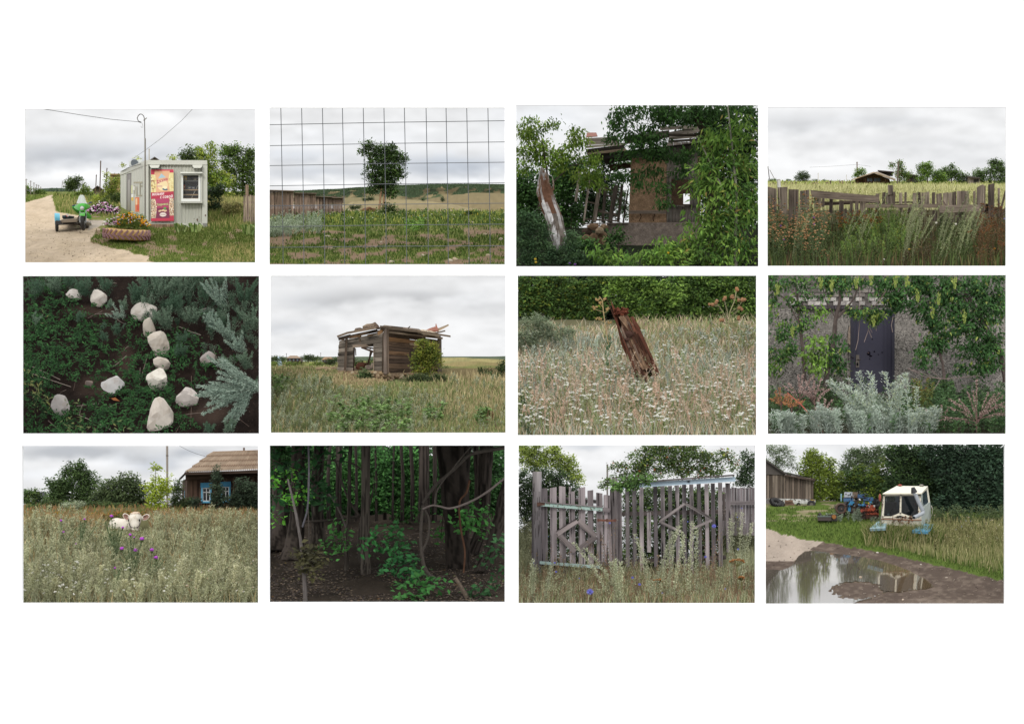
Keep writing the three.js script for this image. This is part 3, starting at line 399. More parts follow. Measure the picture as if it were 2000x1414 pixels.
// street pole with hooked pipe, cables
{const D=62.5,t=thing('power_pole','tall grey pipe pole with a hooked top at the kiosk corner','pole',V.p(1036,1010,D));part(t,'pole',V.line(new MB(),[[1037,1086],[1036,300]],6.2,D,H('#7d776d'),10).geo(),metalMat);const u=part(t,'pipe',V.line(new MB(),[[1034,302],[1031,140],[1024,112],[1008,98],[994,97],[980,108],[970,130],[978,152],[992,164]],3.6,D,H('#5c5750'),8).geo(),metalMat);part(u,'insulator',V.line(new MB(),[[984,160],[1003,166]],5.5,D,H('#3c3936'),8).geo(),metalMat);part(t,'clamp',V.line(new MB(),[[1022,150],[1050,128]],4,D,H('#8e8a84')).geo(),metalMat);part(t,'loose_wire',V.line(new MB(),[[1008,168],[1016,190],[1018,206],[1008,210],[1000,196]],1.3,D,H('#6d6a66')).geo(),metalMat);}
top('power_cable',V.line(new MB(),[[160,50,56],[300,72,57],[500,104,58.5],[750,140,60.5],[985,162,62.4]],2.1,60,H('#4b4b4d')).geo(),metalMat,'grey cable sagging across the sky to the hooked pole','cable');
top('power_cable',V.line(new MB(),[[1440,44,64],[1340,150,66],[1180,290,69],[1040,395,72],[925,475,76]],1.7,68,H('#77777a')).geo(),metalMat,'thin cable slanting from the upper sky down behind the kiosk roof','cable');
// motorcycle with sidecar frame
{const D=62.8,m=V.m(D),t=thing('motorcycle','bright green sidecar motorcycle with a clear windscreen parked on sand','motorcycle',V.p(520,1064,D)),blk=solid('#2a2827',{roughness:.7}),chr=solid('#b9bbbb',{metalness:.7,roughness:.3}),grn=solid('#3fae2c',{roughness:.3}),drk=solid('#35302d',{roughness:.6});
const wheel=(x,y,r,tb,d,yaw)=>{const w=part(t,'wheel',V.place(new THREE.TorusGeometry((r-tb)*m,tb*m,10,26),V.p(x,y,d),0,Math.PI/2-yaw,0),blk);const rim=new THREE.TorusGeometry((r-tb*2.1)*m,tb*.35*m,6,24);part(w,'rim',V.place(rim,V.p(x,y,d),0,Math.PI/2-yaw,0),chr);const hub=new THREE.CylinderGeometry(tb*.7*m,tb*.7*m,tb*2.4*m,10);hub.rotateZ(Math.PI/2);part(w,'hub',V.place(hub,V.p(x,y,d),0,-yaw,0),chr);return w;};
wheel(522,996,69,15,D,.1);wheel(512,986,64,15,D+7.5,.05);wheel(303,1028,48,10,D+.5,.06);
const fend=new THREE.CylinderGeometry(76*m,76*m,42*m,18,1,true,.75,2.0);fend.rotateZ(Math.PI/2);part(t,'front_fender',V.place(fend,V.p(520,994,D),0,-.1,0),solid('#5fb84a',{roughness:.35}));
for(const x of[494,546])part(t,'fork',V.line(new MB(),[[x+(x>520?-2:2),1000,D-.1],[x,850,D+.8]],5,D,H('#8f9190'),8).geo(),metalMat);
const fairing=new MB(),fk=H('#3fae2c');{const nx=16,ny=6,q=(i,j)=>{const u=i/nx*2-1,v=j/ny,xx=512+u*68,topY=838+26*Math.pow(Math.abs(u),2.2)-u*4,botY=906-34*Math.pow(Math.abs(u),1.6)-u*4;return V.p(xx,mix(topY,botY,v),D-.35+.75*u*u+.3*Math.pow(v-.5,2));};for(let i=0;i<nx;i++)for(let j=0;j<ny;j++)fairing.quad(q(i,j+1),q(i+1,j+1),q(i+1,j),q(i,j),fk);}
part(t,'fairing',fairing.geo(),new THREE.MeshStandardMaterial({vertexColors:true,roughness:.3,side:THREE.DoubleSide}));
const scr=new MB(),sp=[];for(let i=0;i<=12;i++){const u=i/12*2-1;sp.push([V.p(511+u*46,840,D-.15+.3*u*u),V.p(509+u*44*Math.pow(1-Math.abs(u)*.3,.6),768+62*Math.pow(Math.abs(u),3),D+.25+.3*u*u)]);}for(let i=0;i<12;i++)scr.quad(sp[i][0],sp[i+1][0],sp[i+1][1],sp[i][1],H('#b9c2c2'));
part(t,'windscreen',scr.geo(),new THREE.MeshPhysicalMaterial({color:0xe6ecec,roughness:.28,transmission:.55,thickness:0,side:THREE.DoubleSide}));
const lamp=part(t,'headlight',V.place(new THREE.CylinderGeometry(18*m,15*m,22*m,18),V.p(512,878,D-.42),Math.PI/2,0,0),chr);part(lamp,'lens',V.place(new THREE.SphereGeometry(14*m,16,8,0,6.3,0,1.2),V.p(512,878,D-.5),Math.PI/2,0,0),solid('#d9ddd6',{roughness:.15}));
part(t,'handlebar',V.line(new MB(),[[440,860,D+.5],[470,850,D+.7],[555,842,D+.7],[582,834,D+.5]],3.4,D,H('#999b9c'),7).geo(),metalMat);for(const[a,b,c,d]of[[432,860,452,856],[570,836,592,830]])part(t,'grip',V.line(new MB(),[[a,b,D+.45],[c,d,D+.52]],5,D,H('#283c66'),7).geo(),paintMat);
part(t,'engine',new MB().blob(V.p(520,1008,D+2),[46*m,30*m,.8],H('#4a4744'),1,.2,4).blob(V.p(478,1006,D+1.6),[18*m,14*m,.4],H('#8d8a86'),1,.1,9).blob(V.p(566,1004,D+1.6),[18*m,14*m,.4],H('#8d8a86'),1,.1,9).geo(),metalMat);
part(t,'fuel_tank',new MB().blob(V.p(512,915,D+2.5),[34*m,26*m,1.4],H('#3fae2c'),2).geo(),paintMat);part(t,'seat',new MB().blob(V.p(508,905,D+5.4),[28*m,14*m,1.3],H('#23211f'),2).geo(),grassMat);part(t,'frame',V.line(new MB(),[[520,900,D+1],[515,1010,D+2.4],[508,1000,D+6.8]],6,D,H('#2b2927')).geo(),metalMat);
part(t,'foot_peg',V.line(new MB(),[[548,1002,D+2.6],[585,996,D+2.4]],3.6,D,H('#2b2826')).geo(),metalMat);part(t,'sidecar_strut',V.line(new MB(),[[494,932,D+1.2],[462,988,D+1.6]],5,D,H('#2f2c2a')).geo(),metalMat);
part(t,'sidecar_frame',V.line(new MB(),[[500,998,D+1.6],[440,1006,D+.6],[310,1014,D+.2]],7,D,H('#332e2b'),8).geo(),metalMat);
const tray=part(t,'sidecar_tray',new MB().box(V.p(338,1000,D+.3),sub(V.p(468,994,D+.3),V.p(338,1000,D+.3)),sub(V.p(338,976,D+.3),V.p(338,1000,D+.3)),bk(5),H('#857869')).geo(),grassMat);part(tray,'underside',new MB().box(V.p(350,1008,D+.5),[110*m,8*m,0],[0,12*m,0],bk(4.5),H('#2a2624')).geo(),grassMat);
const sf=new THREE.CylinderGeometry(58*m,58*m,40*m,16,1,false,-.7,3.5);sf.rotateZ(Math.PI/2);part(t,'sidecar_fender',V.place(sf,V.p(305,978,D+1),0,.1,0),solid('#63b2c9',{roughness:.35}));part(t,'sidecar_bracket',new MB().box(V.p(288,1012,D+.25),[50*m,4*m,0],[0,26*m,0],bk(1.2),H('#2f2b2a')).geo(),metalMat);
}
{const D=64,m=V.m(D),t=thing('plastic_basin','dark blue plastic basin riding on the sidecar tray','basin',V.p(395,976,D));const g=new THREE.CylinderGeometry(50*m,40*m,34*m,20,1,true);g.scale(1,1,1.8);part(t,'bowl',V.place(g,V.p(397,960,D+1),0,0,-.03),solid('#37424c',{roughness:.45}));const b=new MB().blob(V.p(398,966,D+1),[44*m,22*m,.5],H('#3a444c'),2,.15,3);part(t,'heap',b.geo(),grassMat);}
{const D=64,m=V.m(D),t=thing('plastic_bag','crumpled white and red bag sticking out of the blue basin','bag',V.p(392,945,D));part(t,'body',new MB().blob(V.p(392,938,D),[9*m,12*m,.06],H('#dcd6d2'),2,.5,7).geo(),grassMat);part(t,'red_print',new MB().blob(V.p(385,944,D-.05),[6*m,5*m,.04],H('#c65a4e'),1,.4,2).geo(),grassMat);}
// tyre planters: sidewall, tread lugs, soil
const planter=(cx,top_,bot,rx,D,label,k)=>{const m=V.m(D),t=thing('tyre_planter',label,'planter',V.p(cx,bot,D),'painted tractor tyre planters'),h=(bot-top_)*m,r=rx*m,cy=V.p(cx,(bot+top_)/2,D+r*.6),prof=[[r*.8,-h*.5],[r*.97,-h*.42],[r*1,-h*.1],[r*1,h*.2],[r*.95,h*.44],[r*.8,h*.5],[r*.74,h*.3],[r*.74,-h*.3]].map((q)=>new THREE.Vector2(...q));
part(t,'tyre',V.place(new THREE.LatheGeometry(prof,48),cy),solid(k?'#8e6f70':'#bf9c63'));for(let i=0;i<26;i++){const a0=i/26*6.2832;for(const s of[0,1]){const a=a0+(s?.06:-.02),A=V.tf(cy,[Math.sin(a+.09)*r*1.015,s?-h*.38:h*.44,Math.cos(a+.09)*r*1.015]),B=V.tf(cy,[Math.sin(a-.12)*r*1.03,s?0:-h*.06,Math.cos(a-.12)*r*1.03]);if(Math.cos(a)<-.35)continue;part(t,'tread_lug',boardGeo(A,B,h*.17,h*.12,R,V.tf([0,0,0],[Math.sin(a),0,Math.cos(a)]),.1),solid(k?(s?'#b88f4e':'#b08a52'):(s?'#8d6a6e':'#93706e')));}}
part(t,'soil',V.place(new THREE.CylinderGeometry(r*.78,r*.78,h*.2,24),V.tf(cy,[0,h*.2,0])),solid('#4a3d2f'));return cy;};
planter(882,1052,1140,186,60,'painted yellow and mauve tractor tyre holding the orange marigolds');
planter(650,946,984,108,71,'painted mauve tractor tyre holding the pink and white flowers',1);
const bed=(name,label,D,boxes,leafPal,flPal,n)=>{const mb=new MB(),f=new MB(),m=V.m(D);for(const b of boxes)V.foliage(mb,b[0],b[1],b[2],b[3],D,{leaf:13,pal:leafPal,den:.8,zs:.7,fine:true});top(name,mb.geo(),leafMat,label,'flowers','stuff');for(let i=0;i<n;i++){const b=V.pick(boxes),a=R()*6.28,q=Math.sqrt(R()),x=b[0]+Math.cos(a)*q*b[2]*1.05,y=b[1]-Math.abs(Math.sin(a))*q*b[3]*1.15+b[3]*.35*R(),P=V.p(x,y,D-V.r(0,.6)*b[3]*m*1.6),s=V.r(4,8)*m;f.blob(P,[s,s*.8,s*.7],cmul(V.pick(flPal(x,y)),V.r(.85,1.1)),0,.2,i);}top(name,f.geo(),grassMat,label.replace('leafy stems','open blossoms'),'flowers','stuff');};
bed('marigold_bed','leafy stems of orange and white garden flowers filling the yellow tyre',61.2,[[760,1010,70,50],[860,990,90,66],[960,990,90,64],[1030,1020,50,44],[900,960,60,50]],pal('7d9440 95a650 66803a'),(x)=>x>800?pal('f2a012 ee940e f4b024 f5efe6 f2cc44 d9c0d4'):pal('f3f0ea e7dcd8 c995b8 f3f0ea'),330);
bed('petunia_bed','leafy stems of pink and white flowers overflowing the mauve tyre',71.5,[[610,900,62,44],[680,880,80,54],[760,900,66,44],[700,925,110,30]],pal('48602a 5c7034 3d5426'),()=>pal('efe6ea d7a5cc c27ab4 f4eef0 b567b0'),330);
// irises and fence at the edge
const iris=(x,y,n,w,h,label)=>{const D=V.d(y),m=V.m(D),t=thing('iris_clump',label,'plant',V.p(x,y,D),'iris clumps near the kiosk');for(let i=0;i<n;i++){const mb=new MB(),u=(i/(n-1)*2-1)+V.r(-.15,.15),b=V.p(x+u*w*.45,y+V.r(-6,8),D+V.r(-.4,.4)),hh=h*V.r(.7,1.1),md=V.p(x+u*w*.75,y-hh*.85,D+V.r(-.5,.3)),tp=V.p(x+u*w*1.15,y-hh*V.r(.5,.95),D+V.r(-.6,.3)),s=[7*m,0,0],k=cmul(V.pick(pal('8fa55c b0bc7c 6f8a4c')),V.r(.85,1.15));mb.quad(sub(b,s),add(b,s),add(md,s,.9),add(md,s,-.9),k);mb.tri(add(md,s,-.9),add(md,s,.9),tp,cmul(k,1.1));part(t,'leaf',mb.geo(),leafMat);}};
iris(1330,1078,22,66,84,'fan of sword leaves in the middle under the kiosk poster');iris(1450,1078,20,66,84,'fan of sword leaves under the kiosk window corner');iris(1892,1100,20,78,100,'pale fan of sword leaves below the picket fence');
{const D=66,t=thing('picket_fence','grey picket fence end with one tall square post','fence',V.p(1900,1008,D));[1860,1877,1894,1911,1928,1945].forEach((x,i)=>V.board(t,'picket',x,1012,x,770+(i%3)*4,13.5,D,wood(i%2?'#8d7f73':'#7f7268')));V.board(t,'post',1884,1000,1883,684,24,D+.4,wood('#7d6c5e'));V.board(t,'rail',1850,830,1960,830,14,D+.25,wood('#75685d'));V.board(t,'rail',1850,960,1960,960,14,D+.25,wood('#75685d'));}
}

// ---------------------------------------------------------------- second view: lone tree behind a wire mesh
{
const V=V2.use(),R=V.R,soil=H('#806c58',.85),gr=H('#4f5c2e',.8),dry=(x,y)=>sstep(.5,.62,fbm(x/130,y/30,4))*sstep(1000,1080,y);
V.ground('ground','patchy green meadow with bare brown earth before the lone tree','ground',(x,y)=>cmix(cmix(gr,H('#74763e',.9),fbm(x/70,y/20,1)),soil,dry(x,y)),.06,180,90);
const G=pal('445828 52662e 5f6f36 3f5024'),mb=new MB();
V.grass(mb,13000,[20,935,1990,1385],[8,30],6,G,.5,(x,y)=>1-.9*dry(x,y));V.grass(mb,4500,[20,915,1990,1010],[16,44],6,[...G,H('#7f8a48'),H('#94964c')],.35);
top('grass',mb.geo(),grassMat,'short green meadow grass round the foot of the lone tree','grass','stuff');
const wf=new MB();for(let i=0;i<260;i++){const x=V.r(30,1980),y=V.r(925,1020),p=V.g(x,y),m=V.m(-p[2]);V.weed(wf,p,V.r(24,52),{n:10,stem:H('#5d7a34'),pal:pal('556f34 687f40 445c2c'),L:20,W:11,spread:16,head:R()<.42?(R()<.2?[H('#d9c23c')]:pal('e3e0cc d8d4b8')):null,hn:2,hs:8,marg:10});}
for(let i=0;i<60;i++){const x=V.r(1150,1300),y=V.r(1000,1075),p=V.g(x,y);V.weed(wf,p,V.r(30,60),{n:10,stem:H('#6d8a3c'),pal:pal('7b9a48 5d8036'),L:26,W:15,spread:20});}
top('wildflowers',wf.geo(),leafMat,'white and yellow wildflowers among leaves along the meadow edge','wildflowers','stuff');
const ww=new MB();for(let i=0;i<240;i++){const x=V.r(20,460)*(R()<.5?.6:1),y=V.r(1000,1130)-x*.06,p=V.g(x,y);V.weed(ww,p,V.r(40,95),{n:22,stem:H('#8d9a80'),pal:pal('94a188 a9b49c 7d8c70'),L:22,W:6,spread:16,up:.9,dx:.2});}
top('wormwood',ww.geo(),leafMat,'silvery wormwood drift in front of the stepped plank fence','wormwood','stuff');
// hills
const hill=(pts,y1,D,k,label,rough,thick=6)=>{const P=[],C=[],I=[],n=110,ny=10,lerpY=(x)=>{for(let i=1;i<pts.length;i++)if(x<=pts[i][0]){const f=sstep(0,1,(x-pts[i-1][0])/(pts[i][0]-pts[i-1][0]));return mix(pts[i-1][1],pts[i][1],f);}return pts[pts.length-1][1];},xa=Math.max(-8,pts[0][0]),xb=Math.min(2016,pts[pts.length-1][0]);for(let j=0;j<=ny;j++)for(let i=0;i<=n;i++){const x=mix(xa,xb,i/n),f=j/ny,t=lerpY(x)+rough*(fbm(x/26,j,D,3)-.5)*(f>.9?1:.3),q=V.p(x,mix(y1,t,f),D+thick*f);P.push(...q);C.push(...cmul(k(x,mix(y1,t,f),f),.82+.36*fbm(x/22,j*1.3,D,3)));}for(let j=0;j<ny;j++)for(let i=0;i<n;i++){const a=j*(n+1)+i;I.push(a,a+1,a+n+2,a,a+n+2,a+n+1);}const g=new THREE.BufferGeometry();g.setAttribute('position',new THREE.BufferAttribute(new Float32Array(P),3));g.setAttribute('color',new THREE.BufferAttribute(new Float32Array(C),3));g.setIndex(I);g.computeVertexNormals();top('hill',g,grassMat,label,'hill','structure');return lerpY;};
const straw=H('#7d7154',.85),str2=H('#8c8060',.88),olive=H('#6d6c44',.9);
const far=[[-10,752],[260,740],[540,728],[800,712],[1100,694],[1400,686],[1700,684],[2010,688]],farY=hill(far,850,150,(x,y)=>cmix(H('#8a7c5c',.9),H('#46543a',.9),sstep(.45,.55,fbm(x/60,y/24,6))),'long far ridge partly wooded below the cloudy sky',5);
const wd=new MB();for(let i=0;i<16000;i++){const x=V.r(230,2000),ty=farY(x),f=Math.pow(R(),1.6),y=ty-4+f*100;if(y>795)continue;const dense=f<.16?1:sstep(.5,.56,fbm(x/70+y/50,y/26,3));if(R()>dense)continue;const P=V.p(x,y,149+6*(1-f)-R());wd.flake(P,nrm([R()-.5,R(),0]),[0,.5,.8],.19,.16,cmul(cmix(H('#35452c'),H('#4c5c40'),R()),V.r(.8,1.2)));}
top('woods',wd.geo(),leafMat,'dark far woods covering the top of the long ridge','woods','stuff');
hill([[630,795],[760,790],[900,778],[1060,796],[1250,808],[1400,812],[1500,830]],860,118,()=>cmix(straw,olive,R()*.5),'pale dry grass hill low behind the lone tree trunk',4);
hill([[1330,805],[1450,785],[1600,765],[1720,750],[1850,752],[2012,760]],930,112,(x,y,f)=>cmix(H('#7d7052',.85),straw,f),'broad brown dry hill under the wooded ridge end',3);
hill([[630,865],[720,826],[900,818],[1000,808],[1150,812],[1350,822],[1520,845],[1700,878],[1850,905]],945,104,(x,y,f)=>cmix(straw,str2,f),'rounded straw coloured hill just behind the lone tree',3);
hill([[630,905],[1100,908],[1400,900],[1650,890],[1850,908],[2012,906]],945,88,()=>cmix(str2,H('#98896a',.88),R()),'thin pale dry strip at the edge of the green meadow',2,2);
for(const[x,y,rx,ry,l]of[[1463,803,12,20,'single dark bush on the slope of the broad brown hill'],[740,872,50,14,'dark bushes in the hollow between fence and lone tree'],[870,802,30,12,'dark thicket on the pale hill near the lone tree'],[820,806,18,10,'tiny bush on the pale hill nearest the fence end'],[1298,806,12,7,'small bush at the foot of the ridge beyond the tree']])V.tree({name:'shrub',cat:'shrub',label:l,D:100,base:[x,y+ry],trunks:[[[x,y+ry+3,3],[x,y,2]]],blobs:[[x,y,rx,ry]],leaf:9,clumps:2,pal:pal('3f4e2c 4d5c34')});
// lone tree
V.tree({label:'lone leafy tree with two slim bare trunks in the meadow',D:77,base:[950,925],trunks:[[[932,935,11],[946,820,9],[958,720,7],[975,560,5],[985,420,3]],[[970,910,9],[978,800,8],[985,700,6],[1040,560,4]],[[960,720,6],[900,560,4],[850,400,3]]],bark:H('#94765c'),
blobs:[[1000,520,120,110],[1030,430,90,70],[940,430,70,60],[960,620,110,80],[1050,580,80,70],[860,400,50,70],[800,405,28,22],[840,350,34,40],[880,520,60,44],[1110,480,50,50],[1120,590,40,36],[920,680,90,44],[1010,690,90,40],[860,740,40,30],[1040,755,60,36],[1030,380,40,34],[1070,405,30,28],[945,380,26,26],[850,600,40,28],[1140,465,26,20]],leaf:23,pal:pal('40562a 4c6630 38502a 5c7636'),clumps:1.15});
V.tree({name:'shrub',cat:'shrub',label:'leafy bush growing at the foot of the lone tree',D:75.5,base:[1030,930],trunks:[[[1020,935,4],[1025,890,3]]],blobs:[[1020,885,60,44],[1060,910,40,30],[975,915,30,26]],leaf:20,pal:pal('4a6030 5d7838 3d5428')});
V.tree({name:'shrub',cat:'shrub',label:'bush with small yellow flowers at the meadow edge',D:74,base:[1705,940],trunks:[[[1705,945,4],[1705,915,3]]],blobs:[[1710,918,55,28],[1660,920,26,16]],leaf:15,pal:pal('4a6030 5d7838'),tip:pal('d9c22e c9b22a'),tipn:.16});
{const t=thing('dirt_mound','reddish brown heap of earth beside the lone tree trunk','mound',V.p(858,915,78)),mb=new MB(),m=V.m(78);for(let i=0;i<26;i++){const u=V.r(-1,1);mb.blob(V.p(858+u*58,915-R()*34*(1-u*u),78+V.r(-.3,.3)),[26*m,17*m,.2],cmul(H('#74543f'),V.r(.75,1.1)),1,.35,i);}part(t,'earth',mb.geo(),grassMat);}
const rocks=[[1820,1100,22,13],[1950,1140,22,16],[1530,1315,22,17],[1572,1306,26,18],[1304,1273,20,12],[1045,1326,26,14],[1848,1272,24,12],[1700,1000,30,12],[905,1202,10,9],[562,1140,34,10],[508,1115,26,10],[955,1163,10,9],[540,1218,34,10],[1680,1298,12,10]];
const where=['beside the weeds far along the meadow','at the very edge under the mesh','round, beside the larger pale one','largest of the pair by the wires','pale wedge alone on bare earth','flat, nearest the wires in the middle','low and wide on the bare corner','long and low by the yellow bush','small and round in the middle grass','flat slab near the wormwood','flat brown slab beyond the wormwood','tiny and pale below the tree','flat grey slab nearer the wires','tiny, next to the round pair'];
rocks.forEach(([x,y,rx,ry],i)=>V.rock('stone',`loose meadow stone, ${where[i]}`,x,y,rx,ry,i%3?'#b3a794':'#a3957f','loose stones in the meadow',1));
// stepped plank fence
{const t=thing('plank_fence','long weathered brown plank fence stepping down in four levels','fence',V.p(330,940,70));for(const[x0,x1,y0a,y0b,Da,Db]of[[18,228,733,739,73,73.8],[232,412,756,760,73.9,74.6],[415,545,786,789,74.7,75.4],[548,634,796,796,75.5,76]]){const n=Math.round((x1-x0)/12);for(let i=0;i<n;i++){const f=(i+.5)/n,x=mix(x0,x1,f),D=mix(Da,Db,f);V.board(t,'plank',x,962-x*.045,x,mix(y0a,y0b,f)+3,(x1-x0)/n*.93,D,wood(V.pick(['#75655a','#7f6e62','#6a5b51','#86766a'])),{t:3,jag:.1});}const cp=[V.p(x0-2,y0a,Da-.1),V.p(x1+2,y0b,Db-.1)];part(t,'cap_rail',boardGeo(cp[0],cp[1],7*V.m(70),.2,R,[0,0,1],.1),wood('#6d6258'));part(t,'rail',boardGeo(V.p(x0,800,Da+.2),V.p(x1,815,Db+.2),.3,.12,R),wood('#5b5048'));part(t,'rail',boardGeo(V.p(x0,910,Da+.2),V.p(x1,905,Db+.2),.3,.12,R),wood('#5b5048'));}}
// welded wire mesh right behind the opening
{const D=54.4,t=thing('wire_mesh_fence','grey welded wire mesh standing before the meadow with the lone tree','fence',V.p(1000,1340,D)),wm=solid('#5c5f63',{roughness:.6,metalness:.2});
[125,298,471,637,810,982,1152,1332,1498,1670,1846].forEach((x,i)=>part(t,'wire',V.line(new MB(),[[x-4,30],[x+4,450],[x+12,900],[x+16,1380]],2.9,D,H('#5c5f63'),6).geo(),wm));
[[186,152],[360,328],[526,497],[694,668],[862,838],[1034,1012],[1206,1192]].forEach(([a,b])=>part(t,'wire',V.line(new MB(),[[10,a],[1000,(a+b)/2-3],[2000,b]],2.9,D-.05,H('#5c5f63'),6).geo(),wm));}
}

// ---------------------------------------------------------------- third view: overgrown ruin
{
const V=V3.use(),R=V.R,yg=pal('7f9a3c 6b8a34 8fa548 5c7a30'),dg=pal('3a5a2a 456a30 335026 4f7536'),bg=pal('4c6a44 3f5a3c 567048'),rg=pal('5c8034 6d903c 4c7030 7d9c44');
V.ground('ground','dark overgrown soil round the ruined house','ground',()=>H('#2c3324',.6),.1,60,30);
// ruined house
const D=61,t=thing('ruined_house','roofless clay and plank ruin swallowed by maple leaves','ruin',V.p(1080,1170,D)),clay=plaster('#826a54'),conc=plaster('#7d7168'),gw=['#66625e','#5a5652','#706a66'];
part(t,'clay_wall',quadGeo(V.p(930,960,D),V.p(1230,958,D),V.p(1232,440,D),V.p(948,440,D),1.2),clay);
const cr=new MB();for(const pts of[[[1020,880],[1030,910],[1015,945]],[[1130,880],[1140,905],[1122,920],[1130,948]],[[960,930],[990,945]]])for(let i=0;i+1<pts.length;i++)cr.quad(V.p(pts[i][0]-3,pts[i][1],D-.015),V.p(pts[i][0]+3,pts[i][1],D-.015),V.p(pts[i+1][0]+3,pts[i+1][1],D-.015),V.p(pts[i+1][0]-3,pts[i+1][1],D-.015),H('#2e241c'));part(t,'crack',cr.geo(),grassMat);
V.board(t,'band_plank',935,875,1228,874,25,D-.12,wood('#746a62'),{t:6});
part(t,'foundation',quadGeo(V.p(770,1200,D-.5),V.p(1520,1200,D-.5),V.p(1520,957,D-.4),V.p(755,960,D-.4),2),conc);V.board(t,'ledge',560,966,925,962,9,D-.5,wood('#5f5650'),{t:30});
// plank wall with the window hole and a hole in the wall beyond
for(const[x0,x1,y0,y1]of[[1232,1290,320,600],[1290,1350,318,600],[1350,1410,316,600],[1410,1480,314,600],[1232,1262,600,830],[1428,1480,600,830],[1232,1282,830,955],[1282,1332,830,955],[1332,1382,830,955],[1382,1432,830,955],[1432,1480,830,955]])part(t,'wall_plank',quadGeo(V.p(x0,y1,D+.1*R()),V.p(x1-2,y1,D),V.p(x1-2,y0,D),V.p(x0,y0,D+.1*R()),.15),wood(V.pick(gw),.75));
const win=part(t,'window_frame',mergeGeometries([[1255,600,1270,830],[1418,600,1432,830],[1270,596,1418,612],[1255,818,1432,832]].map(([a,b,c,d])=>quadGeo(V.p(a,d,D-.1),V.p(c,d,D-.1),V.p(c,b,D-.1),V.p(a,b,D-.1),.2))),wood('#55504c'));
for(const[x0,x1,y0,y1]of[[1180,1366,430,960],[1422,1500,430,960],[1366,1422,430,728],[1366,1422,810,960]])part(t,'rear_wall',quadGeo(V.p(x0,y1,D+3.4),V.p(x1,y1,D+3.4),V.p(x1,y0,D+3.4),V.p(x0,y0,D+3.4),.2),plaster('#5d4a3c'));
// eaves and roof boards
const rb=(x0,y0,x1,y1,w,d,c,o)=>V.board(t,'roof_board',x0,y0,x1,y1,w,D+d,wood(c),{t:8,...o});
rb(1250,262,1500,210,46,-1,'#6d6762');rb(1250,285,1500,262,30,-.9,'#7a736c');rb(1245,312,1500,295,20,-.8,'#4d4844');rb(900,300,1260,250,60,-.9,'#5b5550');rb(1180,210,1440,195,26,-1.1,'#77706a');rb(590,300,850,288,30,-.6,'#6b6660');rb(592,330,850,312,24,-.8,'#77716b');rb(590,356,900,330,18,-.9,'#8a847c');rb(600,410,910,376,18,-1.2,'#948474');rb(590,388,900,352,30,-.4,'#322e2b');rb(740,470,945,440,40,.6,'#3a3431');rb(780,520,945,500,46,.9,'#4d3d31');
part(t,'rust_sheet',quadGeo(V.p(590,275,D-.3),V.p(682,268,D-.5),V.p(672,240,D+1),V.p(598,240,D+1),.03),solid('#7a4a3c'));
const ceil=new MB();ceil.quad(V.p(600,420,D-.6),V.p(1480,320,D-.6),V.p(1480,420,D+4),V.p(760,470,D+4),H('#3a332d'));part(t,'ceiling',ceil.geo(),grassMat);
// leaning studs of the broken bay
const stud=(x0,y0,x1,y1,w,d,c='#4f4843')=>V.board(t,'stud',x1,y1,x0,y0,w,D+d,wood(c),{t:w});
stud(695,680,655,955,30,.2,'#6b625b');stud(745,690,722,955,24,.6);stud(830,660,780,955,34,.3,'#4d4641');stud(878,650,846,955,22,.9);stud(925,700,885,955,12,1.1);stud(625,570,572,950,16,-.2,'#7d746c');stud(540,555,508,790,20,-.4,'#8a8078');
for(const[a,b,c,d]of[[640,640,860,720],[680,720,860,770],[670,850,845,905],[690,870,830,890],[575,930,850,945],[600,790,700,815]])V.board(t,'rail',a,b,c,d,13,D+.25,wood('#5a524c'),{t:8});
const rub=['largest','dark','pale','flat','cracked','small pale','low brown','wedge shaped','half buried','tan'],rx=[[650,990,44,28],[600,1030,40,34],[700,1020,34,30],[735,990,32,22],[680,1045,16,14],[720,1060,40,32],[650,1080,44,34],[590,1085,36,34],[700,1110,44,30],[745,1105,30,40]];
rx.forEach((q,i)=>V.rock('rubble_stone',`${rub[i]} clay rubble stone fallen from the broken foundation end`,...q,['#7d6550','#4f4238','#96836c','#8a745c','#a8967e','#7a644f','#6d5845','#846c55','#6b5644','#8b755d'][i],'rubble at the ruin',2,'stone',D-.6-R()*.5));
// white dead trunk
{const s=thing('broken_tree','bleached broken tree trunk leaning with torn brown heartwood','tree trunk',V.p(370,1150,56.5)),d=56.5,m=V.m(d),C=[[238,525,14],[245,570,28],[255,640,46],[265,720,66],[290,810,72],[325,900,74],[352,1000,70],[372,1080,64],[372,1140,44],[352,1178,20]],mb=new MB(),n=22,C0=C.slice();C.length=0;for(let i=0;i+1<C0.length;i++)for(let j=0;j<5;j++)C.push([0,1,2].map((q)=>mix(C0[i][q],C0[i+1][q],j/5)));C.push(C0[C0.length-1]);const rings=C.map((c,i)=>{const q=V.p(c[0],c[1],d);return[...Array(n)].map((_,j)=>{const a=j/n*6.2832,r=c[2]*m*(1+.22*(vnoise(j*1.3,i*.1,3)-.5)+(j%5===0?-.12:0)+.1*(vnoise(j*2,i*.5,8)-.5));return[q[0]+Math.cos(a)*r,q[1],q[2]+Math.sin(a)*r];});});
for(let i=0;i+1<rings.length;i++)for(let j=0;j<n;j++){const e=(j+1)%n,torn=C[i][1]<900?sstep(.42,.6,fbm(j*.42,i*.09,5,3)+.16*(vnoise(j*3,i*1.1,2)-.5)):0;mb.quad(rings[i][j],rings[i][e],rings[i+1][e],rings[i+1][j],cmul(cmix(cmix(H('#6d655e'),H('#cfcdcd'),sstep(.3,.7,vnoise(j*1.1,i*.14,9))*(C[i][1]>780?1:.5)),H('#64493a'),torn),V.r(.8,1.12)));}
